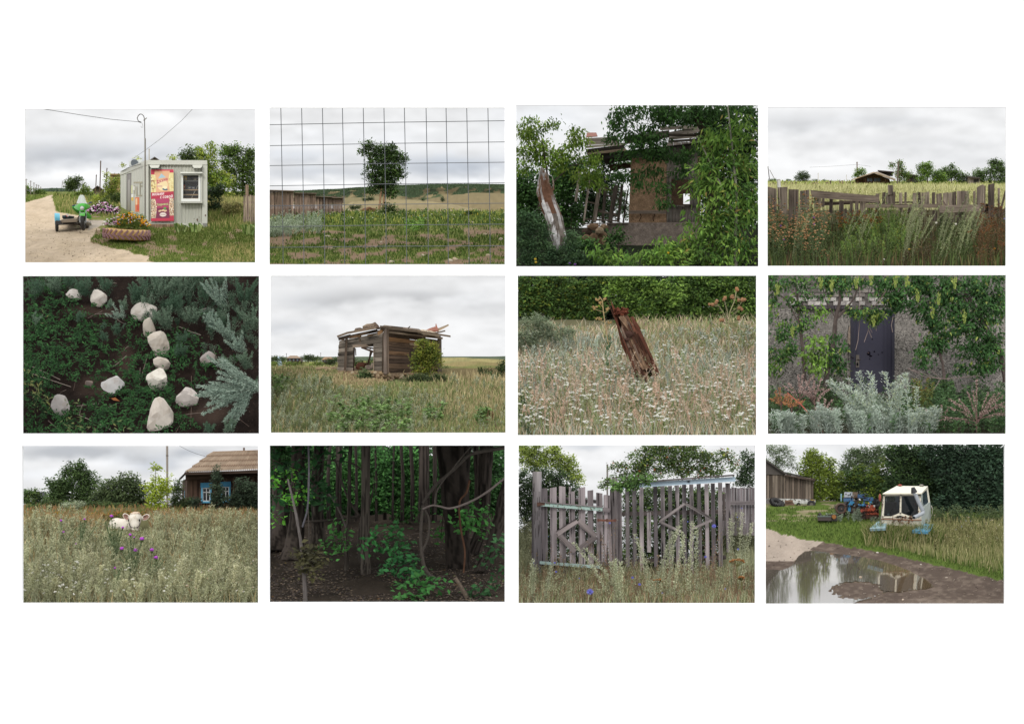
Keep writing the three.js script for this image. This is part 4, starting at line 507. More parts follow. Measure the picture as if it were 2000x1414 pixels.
part(s,'trunk',mb.geo(),grassMat);const sp=new MB();for(const[a,b,c,e,w]of[[250,560,238,520,8],[330,700,322,590,9],[270,600,262,548,10],[215,700,228,610,10],[290,660,286,570,8]])sp.tube([V.p(a,b,d-.6),V.p((a+c)/2+4,(b+e)/2,d-.6),V.p(c,e,d-.5)],[w*m,w*m*.7,2*m],5,H('#5f4634'),H('#8a827a'),.4,R);part(s,'splinter',sp.geo(),grassMat);
const k=new MB();for(let i=0;i<22;i++){const y=V.r(850,1120),x=290+(y-800)*.25+V.r(-40,45);k.quad(V.p(x-2.5,y+V.r(14,40),d-.36),V.p(x+2.5,y+20,d-.36),V.p(x+2,y-V.r(10,30),d-.38),V.p(x-2,y-10,d-.38),H('#564a42'));}part(s,'bark_split',k.geo(),grassMat);}
V.tree({label:'dark bushy thicket closing the gap behind the white trunk',D:66,base:[300,1100],trunks:[[[200,1100,12],[220,700,8]],[[470,1100,9],[480,700,6]]],blobs:[[90,760,120,240],[400,760,120,220],[500,880,80,130],[180,980,170,120],[450,560,140,140]],leaf:34,pal:dg,zs:.5});
V.tree({label:'tall dark trees standing behind the plank end of the ruin',D:68,base:[1700,1150],trunks:[[[1560,1150,20],[1560,400,12]],[[1850,1150,20],[1860,400,12]]],blobs:[[1700,200,330,190],[1750,500,280,240],[1750,850,280,250],[1300,130,200,70],[1560,500,120,300]],leaf:44,clumps:1.3,pal:pal('2c4420 375228 24381c'),zs:.4});
V.tree({label:'dark thicket filling the shade left of the white trunk',D:67,base:[140,1150],trunks:[[[140,1150,12],[150,700,8]]],blobs:[[120,700,170,180],[120,950,170,170],[420,950,150,160],[420,640,130,160]],leaf:44,clumps:1.2,pal:pal('2f4a24 3a5a2a'),zs:.4});
V.tree({label:'dark leaves added as shade deep inside the broken wall bay',D:67.5,base:[700,1000],blobs:[[640,700,120,130],[620,860,110,110],[760,620,120,60],[770,880,60,70],[720,480,160,70]],leaf:34,clumps:1.3,pal:pal('2c4422 375228 24381c'),zs:.4});  // added dark leaf mass stands for the shaded interior of the ruin
V.tree({label:'thin sparse saplings seen through the broken wall bay',D:69,base:[780,1000],trunks:[[[700,1000,4],[710,650,3]],[[800,1000,4],[790,650,3]],[[890,1000,4],[900,700,3]]],blobs:[[690,840,90,100],[890,800,34,110],[790,760,70,90],[910,880,20,60]],leaf:22,clumps:1.5,den:.8,pal:pal('5c7644 48603a')});
V.tree({label:'light green young maple growing round the white broken trunk',D:58.2,base:[330,1120],trunks:[[[330,1120,12],[300,700,10],[240,300,5]],[[320,640,6],[480,500,4],[640,480,3]],[[250,350,4],[190,250,3],[330,160,2]]],blobs:[[150,320,100,130],[130,250,50,80],[260,200,40,26],[340,170,40,30],[80,460,70,150],[250,420,130,110],[380,480,110,90],[500,300,70,70],[560,330,60,50],[470,400,110,70],[620,470,110,60],[560,560,110,60],[690,560,80,60],[690,640,60,50],[60,190,30,50],[500,240,40,36],[140,150,14,24],[560,640,50,60]],leaf:32,den:.75,clumps:.8,wr:.42,pal:yg,droop:1});
// overhanging maple and the big shrub close by
V.tree({label:'dark green maple hanging over the ruin from above',D:57,base:[1560,1150],trunks:[[[1640,1150,46],[1590,500,40],[1540,260,32],[1440,60,24]],[[1540,260,14],[1250,260,8],[1000,330,5]]],bark:H('#3d352e'),blobs:[[900,90,150,80],[830,190,110,60],[1080,60,160,46],[1280,60,170,50],[1180,140,120,50],[1400,110,120,90],[1560,80,130,90],[1700,60,160,60],[820,300,110,40],[980,260,150,80],[1120,270,130,100],[1050,380,150,70],[1180,400,140,70],[900,440,80,40],[880,590,90,50],[1010,590,110,36],[1120,560,80,50],[1000,660,70,40],[1170,670,80,50],[1210,760,40,90],[1320,440,150,60],[1340,560,90,46],[1400,660,60,40],[1560,250,90,70],[1480,370,70,40],[1890,120,90,110]],leaf:36,clumps:.85,den:.8,wr:.4,pal:dg,droop:1});
V.tree({name:'shrub',cat:'shrub',label:'big bright shrub of long drooping leaves beside the ruin',D:55.4,base:[1750,1330],trunks:[[[1780,1340,16],[1790,700,10],[1720,30,5]],[[1780,900,8],[1600,520,6],[1475,265,4]]],bark:H('#8d8a7c'),blobs:[[1640,290,140,80],[1830,260,150,120],[1600,400,120,70],[1480,520,120,40],[1700,480,170,90],[1880,500,110,150],[1560,620,150,46],[1480,690,90,40],[1720,700,180,120],[1600,820,120,60],[1870,850,120,190],[1700,930,200,100],[1520,960,130,60],[1620,1080,220,90],[1400,1070,140,50],[1820,1180,170,150],[1580,1230,220,100],[1340,1180,130,60]],leaf:58,den:.62,clumps:1.35,wr:.3,pal:rg,tip:pal('9aa24c a39050'),tipn:.05,droop:1,marg:8});
V.tree({name:'shrub',cat:'shrub',label:'low bright shrub spreading below the concrete foundation',D:54.8,base:[1100,1340],trunks:[[[1100,1340,6],[1110,1220,4]]],blobs:[[1100,1230,150,60],[960,1270,110,50],[1260,1250,140,70],[1210,1140,60,40],[760,1240,130,60],[700,1190,80,40]],leaf:50,den:.6,clumps:1.3,wr:.32,pal:[...rg,H('#8fae48')],droop:1,marg:8});
V.tree({name:'shrub',cat:'shrub',label:'dark elder bush against the concrete between rubble and shrub',D:56.5,base:[850,1200],trunks:[[[850,1210,6],[855,1060,4]]],blobs:[[850,1060,60,50],[830,1130,90,60],[620,1130,90,50],[540,1160,60,60]],leaf:32,den:.8,pal:dg});
const cov=new MB();for(const b of[[120,960,130,90],[90,1080,120,110],[200,1180,170,90],[120,1270,140,60],[420,1230,170,80],[560,1260,150,60],[700,1290,120,40],[260,1040,60,70],[480,1100,60,80]])V.foliage(cov,...b,55.6,{leaf:24,pal:bg,zs:.5,clumps:.9,marg:8});top('undergrowth',cov.geo(),leafMat,'bluish green undergrowth carpeting the ground below the white trunk','undergrowth','stuff');
const fl=new MB(),m=V.m(54.6);for(const[x,y,c]of[[186,1250,'#c9b03a'],[190,1275,'#c9b03a'],[502,1292,'#6d3f8a'],[460,1283,'#5a3f7a'],[1245,1200,'#cfb028']])fl.blob(V.p(x,y,54.5),[12*m,10*m,.1],H(c),0);top('wildflowers',fl.geo(),leafMat,'few yellow and violet blossoms in the undergrowth at the ruin','wildflowers','stuff');
}

// ---------------------------------------------------------------- fourth view: broken board fence and weeds
{
const V=V4.use(),R=V.R,pale=pal('a3a278 b0ac84 8f8f62 b8b28c 82855a');
V.ground('ground','weedy field of pale grass running back from the broken board fence','ground',(x,y)=>y>850?H('#4d4a34',.8):cmix(H('#8f8f5c',.9),H('#a6a070',.9),fbm(x/80,y/8,2)),.05,110,60);
const fl=new MB();V.grass(fl,13000,[30,698,1990,880],[34,60],5,pale,.35,null,pal('c2bf8c b0ae7c 9ea06a'));V.grass(fl,3500,[30,640,1990,700],[8,16],5,pal('7f8c4c 94984f 6d7f44'),.3);top('grass',fl.geo(),grassMat,'tall pale seeding grass filling the field behind the broken boards','grass','stuff');
{const pl=new MB();for(let i=0;i<420;i++){const x=V.r(380,1980),y=V.r(745,850),p=V.g(x,y);V.weed(pl,p,V.r(40,90),{n:18,stem:H('#a3a468'),pal:pal('b5b482 c2be92 9fa468'),L:18,W:6,spread:10,up:1,t0:.4,dx:.1});}top('seed_grass',pl.geo(),leafMat,'feathery pale seed plumes above the field grass behind the boards','grass','stuff');}
// far things
const g1=pal('5a7040 667f48 4e6436'),g2=pal('6d8a3c 7d9a44 5c7a34');
V.tree({name:'shrub',cat:'shrub',label:'grey green round bush alone on the flat skyline',D:106,base:[322,645],trunks:[[[322,650,5],[322,600,3]]],blobs:[[325,595,50,34],[300,612,36,28],[358,612,34,28]],leaf:12,pal:pal('5a6a48 4d5f40')});
[[205,634,18,9,'first tiny'],[425,636,30,8,'low long'],[492,635,18,9,'third tiny'],[75,634,46,12,'leftmost flat']].forEach(([x,y,rx,ry,w])=>V.tree({name:'shrub',cat:'shrub',label:`${w} distant bush on the skyline before the brown house`,D:109,base:[x,y+8],blobs:[[x,y,rx,ry]],leaf:8,pal:g1}));
V.tree({label:'small light tree growing at the brown house gable',D:100,base:[785,640],trunks:[[[785,640,4],[782,560,3]]],blobs:[[785,565,40,34],[765,590,30,20],[810,580,26,28]],leaf:13,pal:g2});
V.tree({label:'slim tree with reddish twigs behind the leaning dark post',D:96,base:[1110,660],trunks:[[[1110,660,4],[1110,520,3]]],blobs:[[1118,505,26,36],[1110,560,46,40],[1140,610,60,50],[1050,520,18,40],[1175,580,40,34]],leaf:14,den:.75,pal:[...g1,...g2],tip:[H('#9a6a50')],tipn:.08});
V.tree({label:'bright twin topped tree beside the dark shed',D:97,base:[1350,665],trunks:[[[1340,665,5],[1340,560,3]]],blobs:[[1325,545,66,52],[1290,590,46,60],[1385,600,70,56],[1440,620,60,40],[1360,510,30,22],[1270,530,24,24]],leaf:14,pal:g2});
V.tree({label:'wide green tree midway along the skyline trees',D:99,base:[1540,660],trunks:[[[1540,665,5],[1530,590,3]]],blobs:[[1510,565,70,46],[1560,590,80,50],[1620,620,60,40],[1525,520,30,20],[1470,600,50,50]],leaf:14,pal:[...g1,H('#6d8a3c')]});
V.tree({label:'dark heavy tree at the opening edge over the grey shed',D:98,base:[1850,670],trunks:[[[1850,670,7],[1850,580,4]]],blobs:[[1800,590,100,66],[1900,530,70,60],[1940,600,70,90],[1880,490,40,24],[1750,610,50,46]],leaf:15,pal:[...g1,H('#3a4c28')],tip:g2,tipn:.15});
{const D=98,t=thing('house','low brown wooden house with a wide gable and paired windows','house',V.p(900,680,D));const w=new MB();w.quad(V.p(750,690,D),V.p(1030,690,D),V.p(1030,625,D),V.p(750,625,D),H('#5d4a3e'));w.tri(V.p(745,626,D),V.p(1040,626,D),V.p(902,574,D),H('#63503f'));part(t,'wall',w.geo(),grassMat);for(let i=0;i<18;i++){const x=756+i*16;if(x<1030)V.board(t,'plank',x,690,x,640-46*(1-Math.abs(x-900)/150)*.9,13,D-.05,wood(V.pick(['#6b5546','#5b483c','#75604f'])),{t:2});}
const r=new MB();r.quad(V.p(722,630,D-1),V.p(902,572,D-1),V.p(930,562,D+3),V.p(760,616,D+3),H('#7d7266'));r.quad(V.p(902,572,D-1),V.p(1078,636,D-1),V.p(1082,622,D+3),V.p(930,562,D+3),H('#8a7e70'));part(t,'roof',r.geo(),grassMat);for(const[a,b,c,d]of[[722,630,902,569],[902,569,1078,634]])V.board(t,'verge_board',a,b,c,d,8,D-1.1,wood('#a08f78'),{t:4});
for(const[a,b]of[[846,892],[900,958]]){const w2=part(t,'window',quadGeo(V.p(a,645,D-.12),V.p(b,645,D-.12),V.p(b,613,D-.12),V.p(a,613,D-.12),.1),solid('#6d5f54'));for(const k of[0,1])part(w2,'pane',quadGeo(V.p(mix(a,b,k/2)+3,642,D-.16),V.p(mix(a,b,k/2+.5)-2,642,D-.16),V.p(mix(a,b,k/2+.5)-2,616,D-.16),V.p(mix(a,b,k/2)+3,616,D-.16),.02),solid('#5a6878',{roughness:.15}));}}
const sheds=[['dark tarred shed roof rising behind the brown house',940,1058,552,600,103,'#2f2828'],['dark open shed behind the slim reddish tree',1172,1262,582,660,101,'#3a302c'],['small grey shed with a dark doorway under the heavy tree',1682,1766,602,668,96,'#77706c']];
for(const[l,a,b,y0,y1,D,c]of sheds){const t=thing('shed',l,'shed',V.p((a+b)/2,y1,D));part(t,'wall',quadGeo(V.p(a,y1,D),V.p(b,y1,D),V.p(b,y0+10,D),V.p(a,y0,D),3),wood(c));part(t,'roof',quadGeo(V.p(a-6,y0+8,D-.3),V.p(b+6,y0+18,D-.3),V.p(b+6,y0+10,D-.3),V.p(a-6,y0-2,D-.3),3.6),solid('#3a3230'));part(t,'doorway',quadGeo(V.p(mix(a,b,.42),y1,D-.04),V.p(mix(a,b,.88),y1,D-.04),V.p(mix(a,b,.88),y0+26,D-.04),V.p(mix(a,b,.42),y0+24,D-.04),.03),solid('#1d1917'));}
for(const[l,a,b,c,d,r,D,k]of[['thin white post on the skyline before the house',450,640,450,574,3,106,'#c9c6c0'],['shorter thin white post nearer the house',680,632,680,588,2.4,106,'#c0bcb6'],['brown pole standing over the small light tree',768,640,766,485,4.5,101,'#6d5a4c'],['leaning dark post between the house and the slim tree',1094,660,1104,480,7,88,'#5f564e'],['grey leaning pole at the far skyline corner',54,630,40,520,3.4,104,'#5d5753']]){const t=thing('pole',l,'pole',V.p(a,b,D));part(t,'shaft',V.line(new MB(),[[a,b],[c,d]],r,D,H(k),6).geo(),grassMat);part(t,'tip',V.line(new MB(),[[c-r*1.4,d+5],[c+r*1.4,d+4]],r*.6,D,H(k,.8)).geo(),grassMat);if(a<60)part(t,'strut',V.line(new MB(),[[95,622],[55,548]],2.4,D,H('#77706a')).geo(),grassMat);}
top('power_cable',V.line(new MB(),[[380,528,103],[560,520,102],[766,505,101],[880,522,101]],1.1,101,H('#9a9a9c')).geo(),metalMat,'faint cable strung to the brown pole above the house','cable');
{const t=thing('far_fence','row of crooked dark fence stubs crossing the field near the house','fence',V.p(450,690,92));for(let i=0;i<46;i++){const x=V.r(60,750),y=mix(695,672,x/750)+V.r(-2,4);if(x>310&&x<500&&R()<.7)continue;V.board(t,'board',x,y,x+V.r(-8,8),y-V.r(22,46),V.r(7,13),90+x/90,wood(V.pick(['#5a4d44','#6d5f54','#4f443d'])),{t:3});}}
{const t=thing('white_pipe','short white post standing behind the wide boards','post',V.p(130,700,68));part(t,'post',V.line(new MB(),[[133,720],[128,630]],14,68,H('#cdcac4'),12).geo(),grassMat);part(t,'rim',V.line(new MB(),[[128.2,636],[128,628]],15,68,H('#b5b2ac'),12).geo(),grassMat);}
// the broken fence: every board a part
const D=60,t=thing('board_fence','collapsing grey board fence with a fallen beam among tall weeds','fence',V.p(1000,1000,D)),wc=['#857a70','#6b615a','#958a7e','#5c534d','#7a7068'];
const bd=(x,y0,y1,w,o={})=>V.board(t,o.n??'board',x-(o.l??V.r(-4,4)),y1,x+(o.l??0),y0,w,D+(o.d??V.r(-.1,.1)),wood(o.c??V.pick(wc)),{t:7,jag:.35,...o});
for(const[x,y0,y1,w]of[[74,694,900,72],[160,699,900,78],[249,703,1010,82],[340,710,900,76],[446,764,860,56],[492,776,850,22],[556,785,900,28],[640,797,1000,36],[673,865,1060,18],[720,803,1150,23],[764,806,900,28],[812,806,950,46],[858,850,950,16],[985,733,830,26],[1016,740,830,30],[1038,677,830,42],[1068,728,830,20],[1122,732,830,27],[1162,730,825,18],[932,742,830,30],[1235,733,840,32],[1271,731,840,26],[1299,735,840,20],[1333,732,840,40],[1390,735,840,26],[1433,747,850,44],[1487,738,840,42],[1524,736,840,28],[1557,730,840,30],[1597,725,840,36],[1628,722,840,24],[1658,723,840,34],[1720,722,850,20],[1748,690,850,14],[1480,892,1040,84],[1545,895,990,34],[1600,892,990,40],[1636,890,960,26],[1400,870,960,40],[1120,855,900,34],[1200,856,900,40],[1300,858,910,40],[930,855,910,30]])bd(x,y0,y1,w);
for(const[x,y0,y1,w]of[[1762,683,860,26],[1800,680,880,24],[1784,670,1050,26],[1858,667,950,46],[1920,700,930,16],[1036,676,760,40]])bd(x,y0,y1,w,{n:'post',d:-.35,t:w});
const bm=(a,b,c,d,w,dd,k,n='rail')=>V.board(t,n,a,b,c,d,w,D+dd,wood(k),{t:16,jag:.4});
bm(395,744,948,790,56,-.5,'#8d8076','fallen_beam');bm(840,842,1432,842,30,-.4,'#8f8276');bm(1434,868,1765,858,56,-.6,'#988b80','fallen_beam');bm(1765,846,1842,842,36,-.2,'#5d534c');bm(1800,884,1910,880,44,-.1,'#7a6e66');bm(500,826,720,815,26,.3,'#5f554e');bm(400,812,560,816,16,.35,'#5f554e');bm(1000,815,1240,812,12,.3,'#5f554e');bm(1565,900,1622,975,18,-.3,'#7d7168','brace');bm(1462,800,1500,860,14,-.55,'#7a6e66','brace');bm(660,810,950,812,20,.25,'#6d625b');bm(1910,930,1985,870,40,.1,'#5a5048','leaning_board');bm(1930,900,1975,720,14,.2,'#5a5048','leaning_board');
// weeds in front
const D0=1,W=new MB(),gr=pal('4a5c30 5a6c3a 3f4f2a 6a7a44');
for(let i=0;i<420;i++){const x=V.r(30,1990),y=V.r(1090,1370),p=V.g(x,y);V.weed(W,p,V.r(110,260),{n:40,stem:H('#4d5030'),pal:x>1150&&x<1420?pal('5c4a34 4d4a30 6d5a40'):x>1720?pal('5d5638 6d5a3c 4d5a34 7a5c40'):gr,L:20,W:8,spread:30,marg:8});}
V.grass(W,2600,[30,1050,1990,1370],[60,170],6,[...gr,H('#7a6a48'),H('#5c4a38')],.3);top('undergrowth',W.geo(),leafMat,'dark tangled weeds along the bottom of the broken fence','undergrowth','stuff');
{const mb=new MB();for(let i=0;i<110;i++){const x=R()<.4?V.r(20,200):V.r(230,520),y=V.r(1150,1370),p=V.g(x,y),h=V.r(170,400)*(x<120||(x>250&&x<500)?1.15:.8);V.weed(mb,p,h,{n:34,stem:H('#5a6440'),pal:pal('4d6038 5d7044 6d7d58'),L:26,W:8,spread:22,head:pal('c99c70 b98a60 d4ab80'),hn:7,hs:17,hw:6,ht:.36,hflat:.5,marg:8,lean:.12});}top('thistle_stand',mb.geo(),leafMat,'thistles gone to orange brown seed heads before the wide boards','thistles','stuff');}
{const mb=new MB();for(let i=0;i<150;i++){const x=V.r(680,1260),y=V.r(1080,1330),p=V.g(x,y);V.weed(mb,p,V.r(170,300)*(1.1-Math.abs(x-1000)/900),{n:70,stem:H('#6d8040'),pal:pal('6d8a48 82a052 58783c 95a254'),L:22,W:5,spread:24,cone:1,up:.9,marg:8,dx:(x-980)/1600,head:R()<.4?[H('#8f8f3a')]:null,hn:6,hs:9,ht:.3});}for(let i=0;i<34;i++){const p=V.g(V.r(600,960),V.r(1100,1200));V.weed(mb,p,V.r(190,280),{n:24,stem:H('#6d6a40'),pal:gr,L:22,W:7,spread:20,head:pal('a5682f 8f5a2c b57a38'),hn:12,hs:12,hw:5,ht:.1,hflat:.5,marg:8});}top('tansy_stand',mb.geo(),leafMat,'green feathery tansy and ragweed spires mid fence','weeds','stuff');}
{const mb=new MB();for(let i=0;i<64;i++){const right=i%2,x=i>57?V.r(180,330):i>50?V.r(640,800):right?V.r(1380,1680):V.r(1090,1240),y=V.r(1180,1340),p=V.g(x,y);V.weed(mb,p,V.r(280,520)*(right?.9:1),{n:150,stem:H('#9aa078'),pal:pal('a3aa7c b0b68c 8c9668 98a078'),L:15,W:6,spread:17,up:.3,marg:8,dx:right?V.r(.1,.5):V.r(.1,.55),lean:.15,sw:7});}top('mugwort',mb.geo(),leafMat,'pale arching mugwort plumes leaning over the fallen rail','mugwort','stuff');}
{const mb=new MB();for(let i=0;i<90;i++){const x=V.r(1740,1985),y=V.r(1080,1370),p=V.g(x,y);V.weed(mb,p,V.r(130,330),{n:36,stem:H('#6d543c'),pal:pal('7a5a3c 8a6844 5d6038 6d5038'),L:14,W:7,spread:22,marg:8,head:R()<.5?pal('9a6a3c 8a5a34'):null,hn:6,hs:11,hw:4});}for(const[x,y,c]of[[975,1295,'#d9d6cc'],[985,1278,'#d9d6cc'],[1160,1325,'#e0ddd2'],[1410,980,'#dcd8cc'],[1570,990,'#dcd8cc'],[1968,946,'#8f90b8'],[1190,1195,'#c2a03a'],[1885,1190,'#c9962e'],[415,990,'#8a5a94'],[415,938,'#8a5a94'],[170,1117,'#7a4a88'],[145,1005,'#7a4a88']])mb.blob(V.p(x,y,54.6),[.05,.04,.05],H(c),0);top('dock_stand',mb.geo(),leafMat,'rusty dried dock and small blossoms at the corner of the fence','weeds','stuff');}
}

// ---------------------------------------------------------------- fifth view: line of white stones on dark earth
{
const V=V5.use(),R=V.R,earth=H('#241c18',.6),earth2=H('#40342d',.75);
const bareAt=(x,y)=>Math.exp(-((x-650)**2/260**2+(y-960)**2/130**2))+Math.exp(-((x-1550)**2/250**2+(y-1180)**2/130**2))+Math.exp(-((x-600)**2/300**2+(y-330)**2/60**2))+Math.exp(-((x-880)**2/90**2+(y-720)**2/150**2));
V.ground('ground','dark brown soil sloping up under the line of white stones','ground',(x,y)=>cmix(earth,earth2,sstep(.3,.9,bareAt(x,y))*.8+.5*(fbm(x/30,y/26,2,4)-.4)),.16,190,120);
const lit=new MB();for(let i=0;i<2600;i++){const p=V.g(V.r(10,1990),V.r(20,1370)),m=V.m(-p[2]),a=R()*6.28;lit.flake([p[0],p[1]+4*m,p[2]+.03],nrm([Math.cos(a),Math.sin(a),.2]),[0,.6,.8],V.r(6,22)*m,V.r(2,6)*m,V.pick(pal('3d3029 201917 4f4138 2c2320')));}
top('litter',lit.geo(),grassMat,'dead leaf and bark crumbs on the dark soil between the stones','litter','stuff');
const tw=new MB();for(const[a,b,c,d]of[[470,1118,620,1100],[690,1140,800,1105],[440,990,485,850],[620,1150,690,1030],[230,1240,360,1350],[330,1010,380,985],[430,1170,760,1320],[800,395,880,440],[560,390,680,330],[620,355,810,355],[1060,690,1000,900],[995,800,990,985],[1320,1200,1500,1175],[1420,870,1415,1280],[1290,1340,1370,1215],[1600,640,1670,830],[700,85,800,100],[1020,90,1040,150],[860,660,900,620],[20,760,330,900],[60,840,420,960],[1320,460,1500,530],[490,1200,520,1100],[760,800,880,700],[1780,1200,1900,1290],[1010,1000,1250,965]]){const D=V.d((b+d)/2)-.25;V.line(tw,[[a,b,V.d(b)-.12],[(a+c)/2+V.r(-8,8),(b+d)/2+V.r(-8,8),D],[c,d,V.d(d)-.12]],2.4,D,cmul(V.pick(pal('7d7068 5f5048 9a8f84')),V.r(.7,1)),4);}
top('twigs',tw.geo(),grassMat,'thin dry twigs lying about between the stones','twigs','stuff');
const ST=[[433,200,62,46,'#b5afa9','first white stone of the row, near the upper corner plants'],[652,222,60,70,'#b9b2a9','upright egg shaped white stone, second in the upper row'],[1033,336,108,72,'#aca69e','broad white boulder at the upper bend of the stone line'],[1068,460,58,78,'#a39b90','greyish beige stone wedged under the broad boulder'],[1142,612,84,104,'#aaa297','largest slanted beige slab in the middle of the line'],[1176,768,80,62,'#aca398','flat pinkish stone between the slab and the round one'],[1133,902,102,94,'#c4bfb4','brightest round white stone of the line'],[770,950,88,90,'#a9a7a5','grey white faceted stone alone on bare earth'],[1372,1056,92,82,'#b0a8a2','notched white stone with a green sprig on it'],[1154,1212,102,138,'#b5ada3','tallest white stone at the lower edge of the line'],[1556,727,60,60,'#8f8884','dull grey stone half hidden by creeping leaves'],[325,1122,74,84,'#a19b97','white stone overgrown by weeds in the lower corner'],[572,935,36,28,'#6d625c','small brownish stone sunk in the bare earth'],[1555,325,50,26,'#5f5a5c','small grey stone under the wormwood']];
ST.forEach(([x,y,rx,ry,c,l],i)=>{const D=V.d(y+ry*.6)-.35,m=V.m(D),b=new MB(),q=rng(900+i),cuts=[...Array(15)].map(()=>[nrm([q()-.5,q()-.5,q()*.9-.2]),.56+q()*.3]),g=ico(3),pts=g.v.map((v)=>{let k=1;for(const[n,h]of cuts){const d=dot(v,n);if(d>h)k=Math.min(k,h/d);}k*=1+.09*(vnoise(v[0]*4+i*9,v[1]*4,v[2]*4)-.5);return add(V.p(x,y,D),[v[0]*rx*1.2*m*k,v[1]*ry*1.2*m*k,v[2]*Math.min(rx,ry)*m*.75*k]);});for(const f of g.f){const cc=lerp3(pts[f[0]],pts[f[1]],.5),n=fbm(cc[0]*9,cc[1]*9,i,3);b.tri(pts[f[0]],pts[f[1]],pts[f[2]],cmix(H(c),H('#7d6a5a'),sstep(.5,.75,n)*.3));}
const t=thing('stone',l,'stone',V.p(x,y+ry,D),'white stones laid on the dark earth');part(t,'body',b.geo(),grassMat);});
{const t=thing('dead_leaf','single orange brown dead leaf beside the grey faceted stone','leaf',V.p(790,1065,34)),mb=new MB(),D=V.d(1070)-.3,m=V.m(D);mb.leaf(V.p(788,1064,D),nrm([1,-.25,.1]),[0,.6,.8],76*m,34*m,H('#9c6238'));part(t,'blade',mb.geo(),leafMat);const s=new MB();V.line(s,[[748,1056],[735,1050]],2,D,H('#6d4a30'));part(t,'stalk',s.geo(),grassMat);}
// creeping knotweed: small deep green leaves along runners
const kn=new MB(),gk=pal('274c26 2f572c 20401f 386233');const runs=[[60,500,850,860,150],[20,380,560,900,60],[20,350,640,540,50],[700,820,1300,1120,60],[1150,540,1480,820,60],[300,1130,900,1370,90],[860,1000,1200,1370,60],[20,850,260,1370,70],[900,400,1100,1000,40],[1180,900,1480,1360,40],[20,60,500,420,60],[1450,700,1800,860,20]];
for(const[x0,y0,x1,y1,n]of runs)for(let i=0;i<n;i++){let x=V.r(x0,x1),y=V.r(y0,y1),a=R()*6.28;const L=Math.floor(V.r(6,14)),tone=V.r(.6,1.25);for(let j=0;j<L;j++){x+=Math.cos(a)*11;y+=Math.sin(a)*9;a+=V.r(-.4,.4);const p=V.g(x,y),m=V.m(-p[2]);if(!V.in(p,6))continue;const e=a+(j%2?1:-1)*V.r(.5,1.1);kn.leaf([p[0],p[1]+V.r(6,26)*m,p[2]+V.r(.1,.5)],nrm([Math.cos(e),-Math.sin(e)*.8,.3]),nrm([R()-.5,.7,.9]),V.r(24,42)*m,V.r(9,14)*m,cmul(V.pick(gk),tone*V.r(.8,1.2)));}}
for(const[x,y,rx,ry]of ST)for(let i=0;i<15;i++){const u=V.r(-1,1),D=V.d(y+ry)-.75,p=V.p(x+u*rx*1.1,y+ry*(.55+.5*R()),D),m=V.m(D),e=R()*6.28;if(V.in(p,6))kn.leaf(p,nrm([Math.cos(e),.4+Math.sin(e)*.7,.3]),nrm([R()-.5,.6,.9]),V.r(24,46)*m,V.r(9,14)*m,cmul(V.pick(gk),V.r(.8,1.4)));}
top('knotweed',kn.geo(),leafMat,'creeping dark green knotweed runners spreading round the stones','creeping plant','stuff');
// wormwood: every tuft stands by itself
const tuft=(x,y,w,h,ang,n,pal,label,big=1,lift=.5)=>{const D=V.d(y)-lift,m=V.m(D),mb=new MB(),st=new MB();n=Math.round(n*1.7);for(let i=0;i<n;i++){const u=V.r(-.62,.62)+ang,l=h*V.r(.45,1.05),bx=x+V.r(-w,w)*.5,by=y+V.r(-10,10),tx=Math.min(bx+Math.sin(u)*l,1990),ty=Math.max(by-Math.cos(u)*l,22);V.line(st,[[bx,by,D],[tx,ty,D-.4]],1.6,D,H('#59665a'),3);const nl=Math.round(l*.62);for(let j=0;j<nl;j++){const t=Math.pow(R(),.8),s=(24-13*t)*big,P=V.p(mix(bx,tx,t)+(R()+R()-1)*s,mix(by,ty,t)+(R()+R()-1)*s,mix(D,D-.4,t)+V.r(-.2,.2));if(V.in(P,6))mb.flake(P,nrm([Math.sin(u)+V.r(-1,1),Math.cos(u)+V.r(-.9,.7),V.r(-.4,.6)]),nrm([R()-.5,.5,1]),V.r(10,20)*m*big,V.r(2.5,5)*m*big,cmul(V.pick(pal),V.r(.6,1.15)));}}
const t=thing('wormwood',label,'plant',V.p(x,y,D),'wormwood tufts');part(t,'stem',st.geo(),grassMat,true);if(!mb.empty)part(t,'foliage',mb.geo(),leafMat,true);};
const wg=pal('5f7560 6b8069 4f6552 778a74'),wl=pal('869a88 98aa98 71867a'),wd=pal('46604a 527058 3c543f');
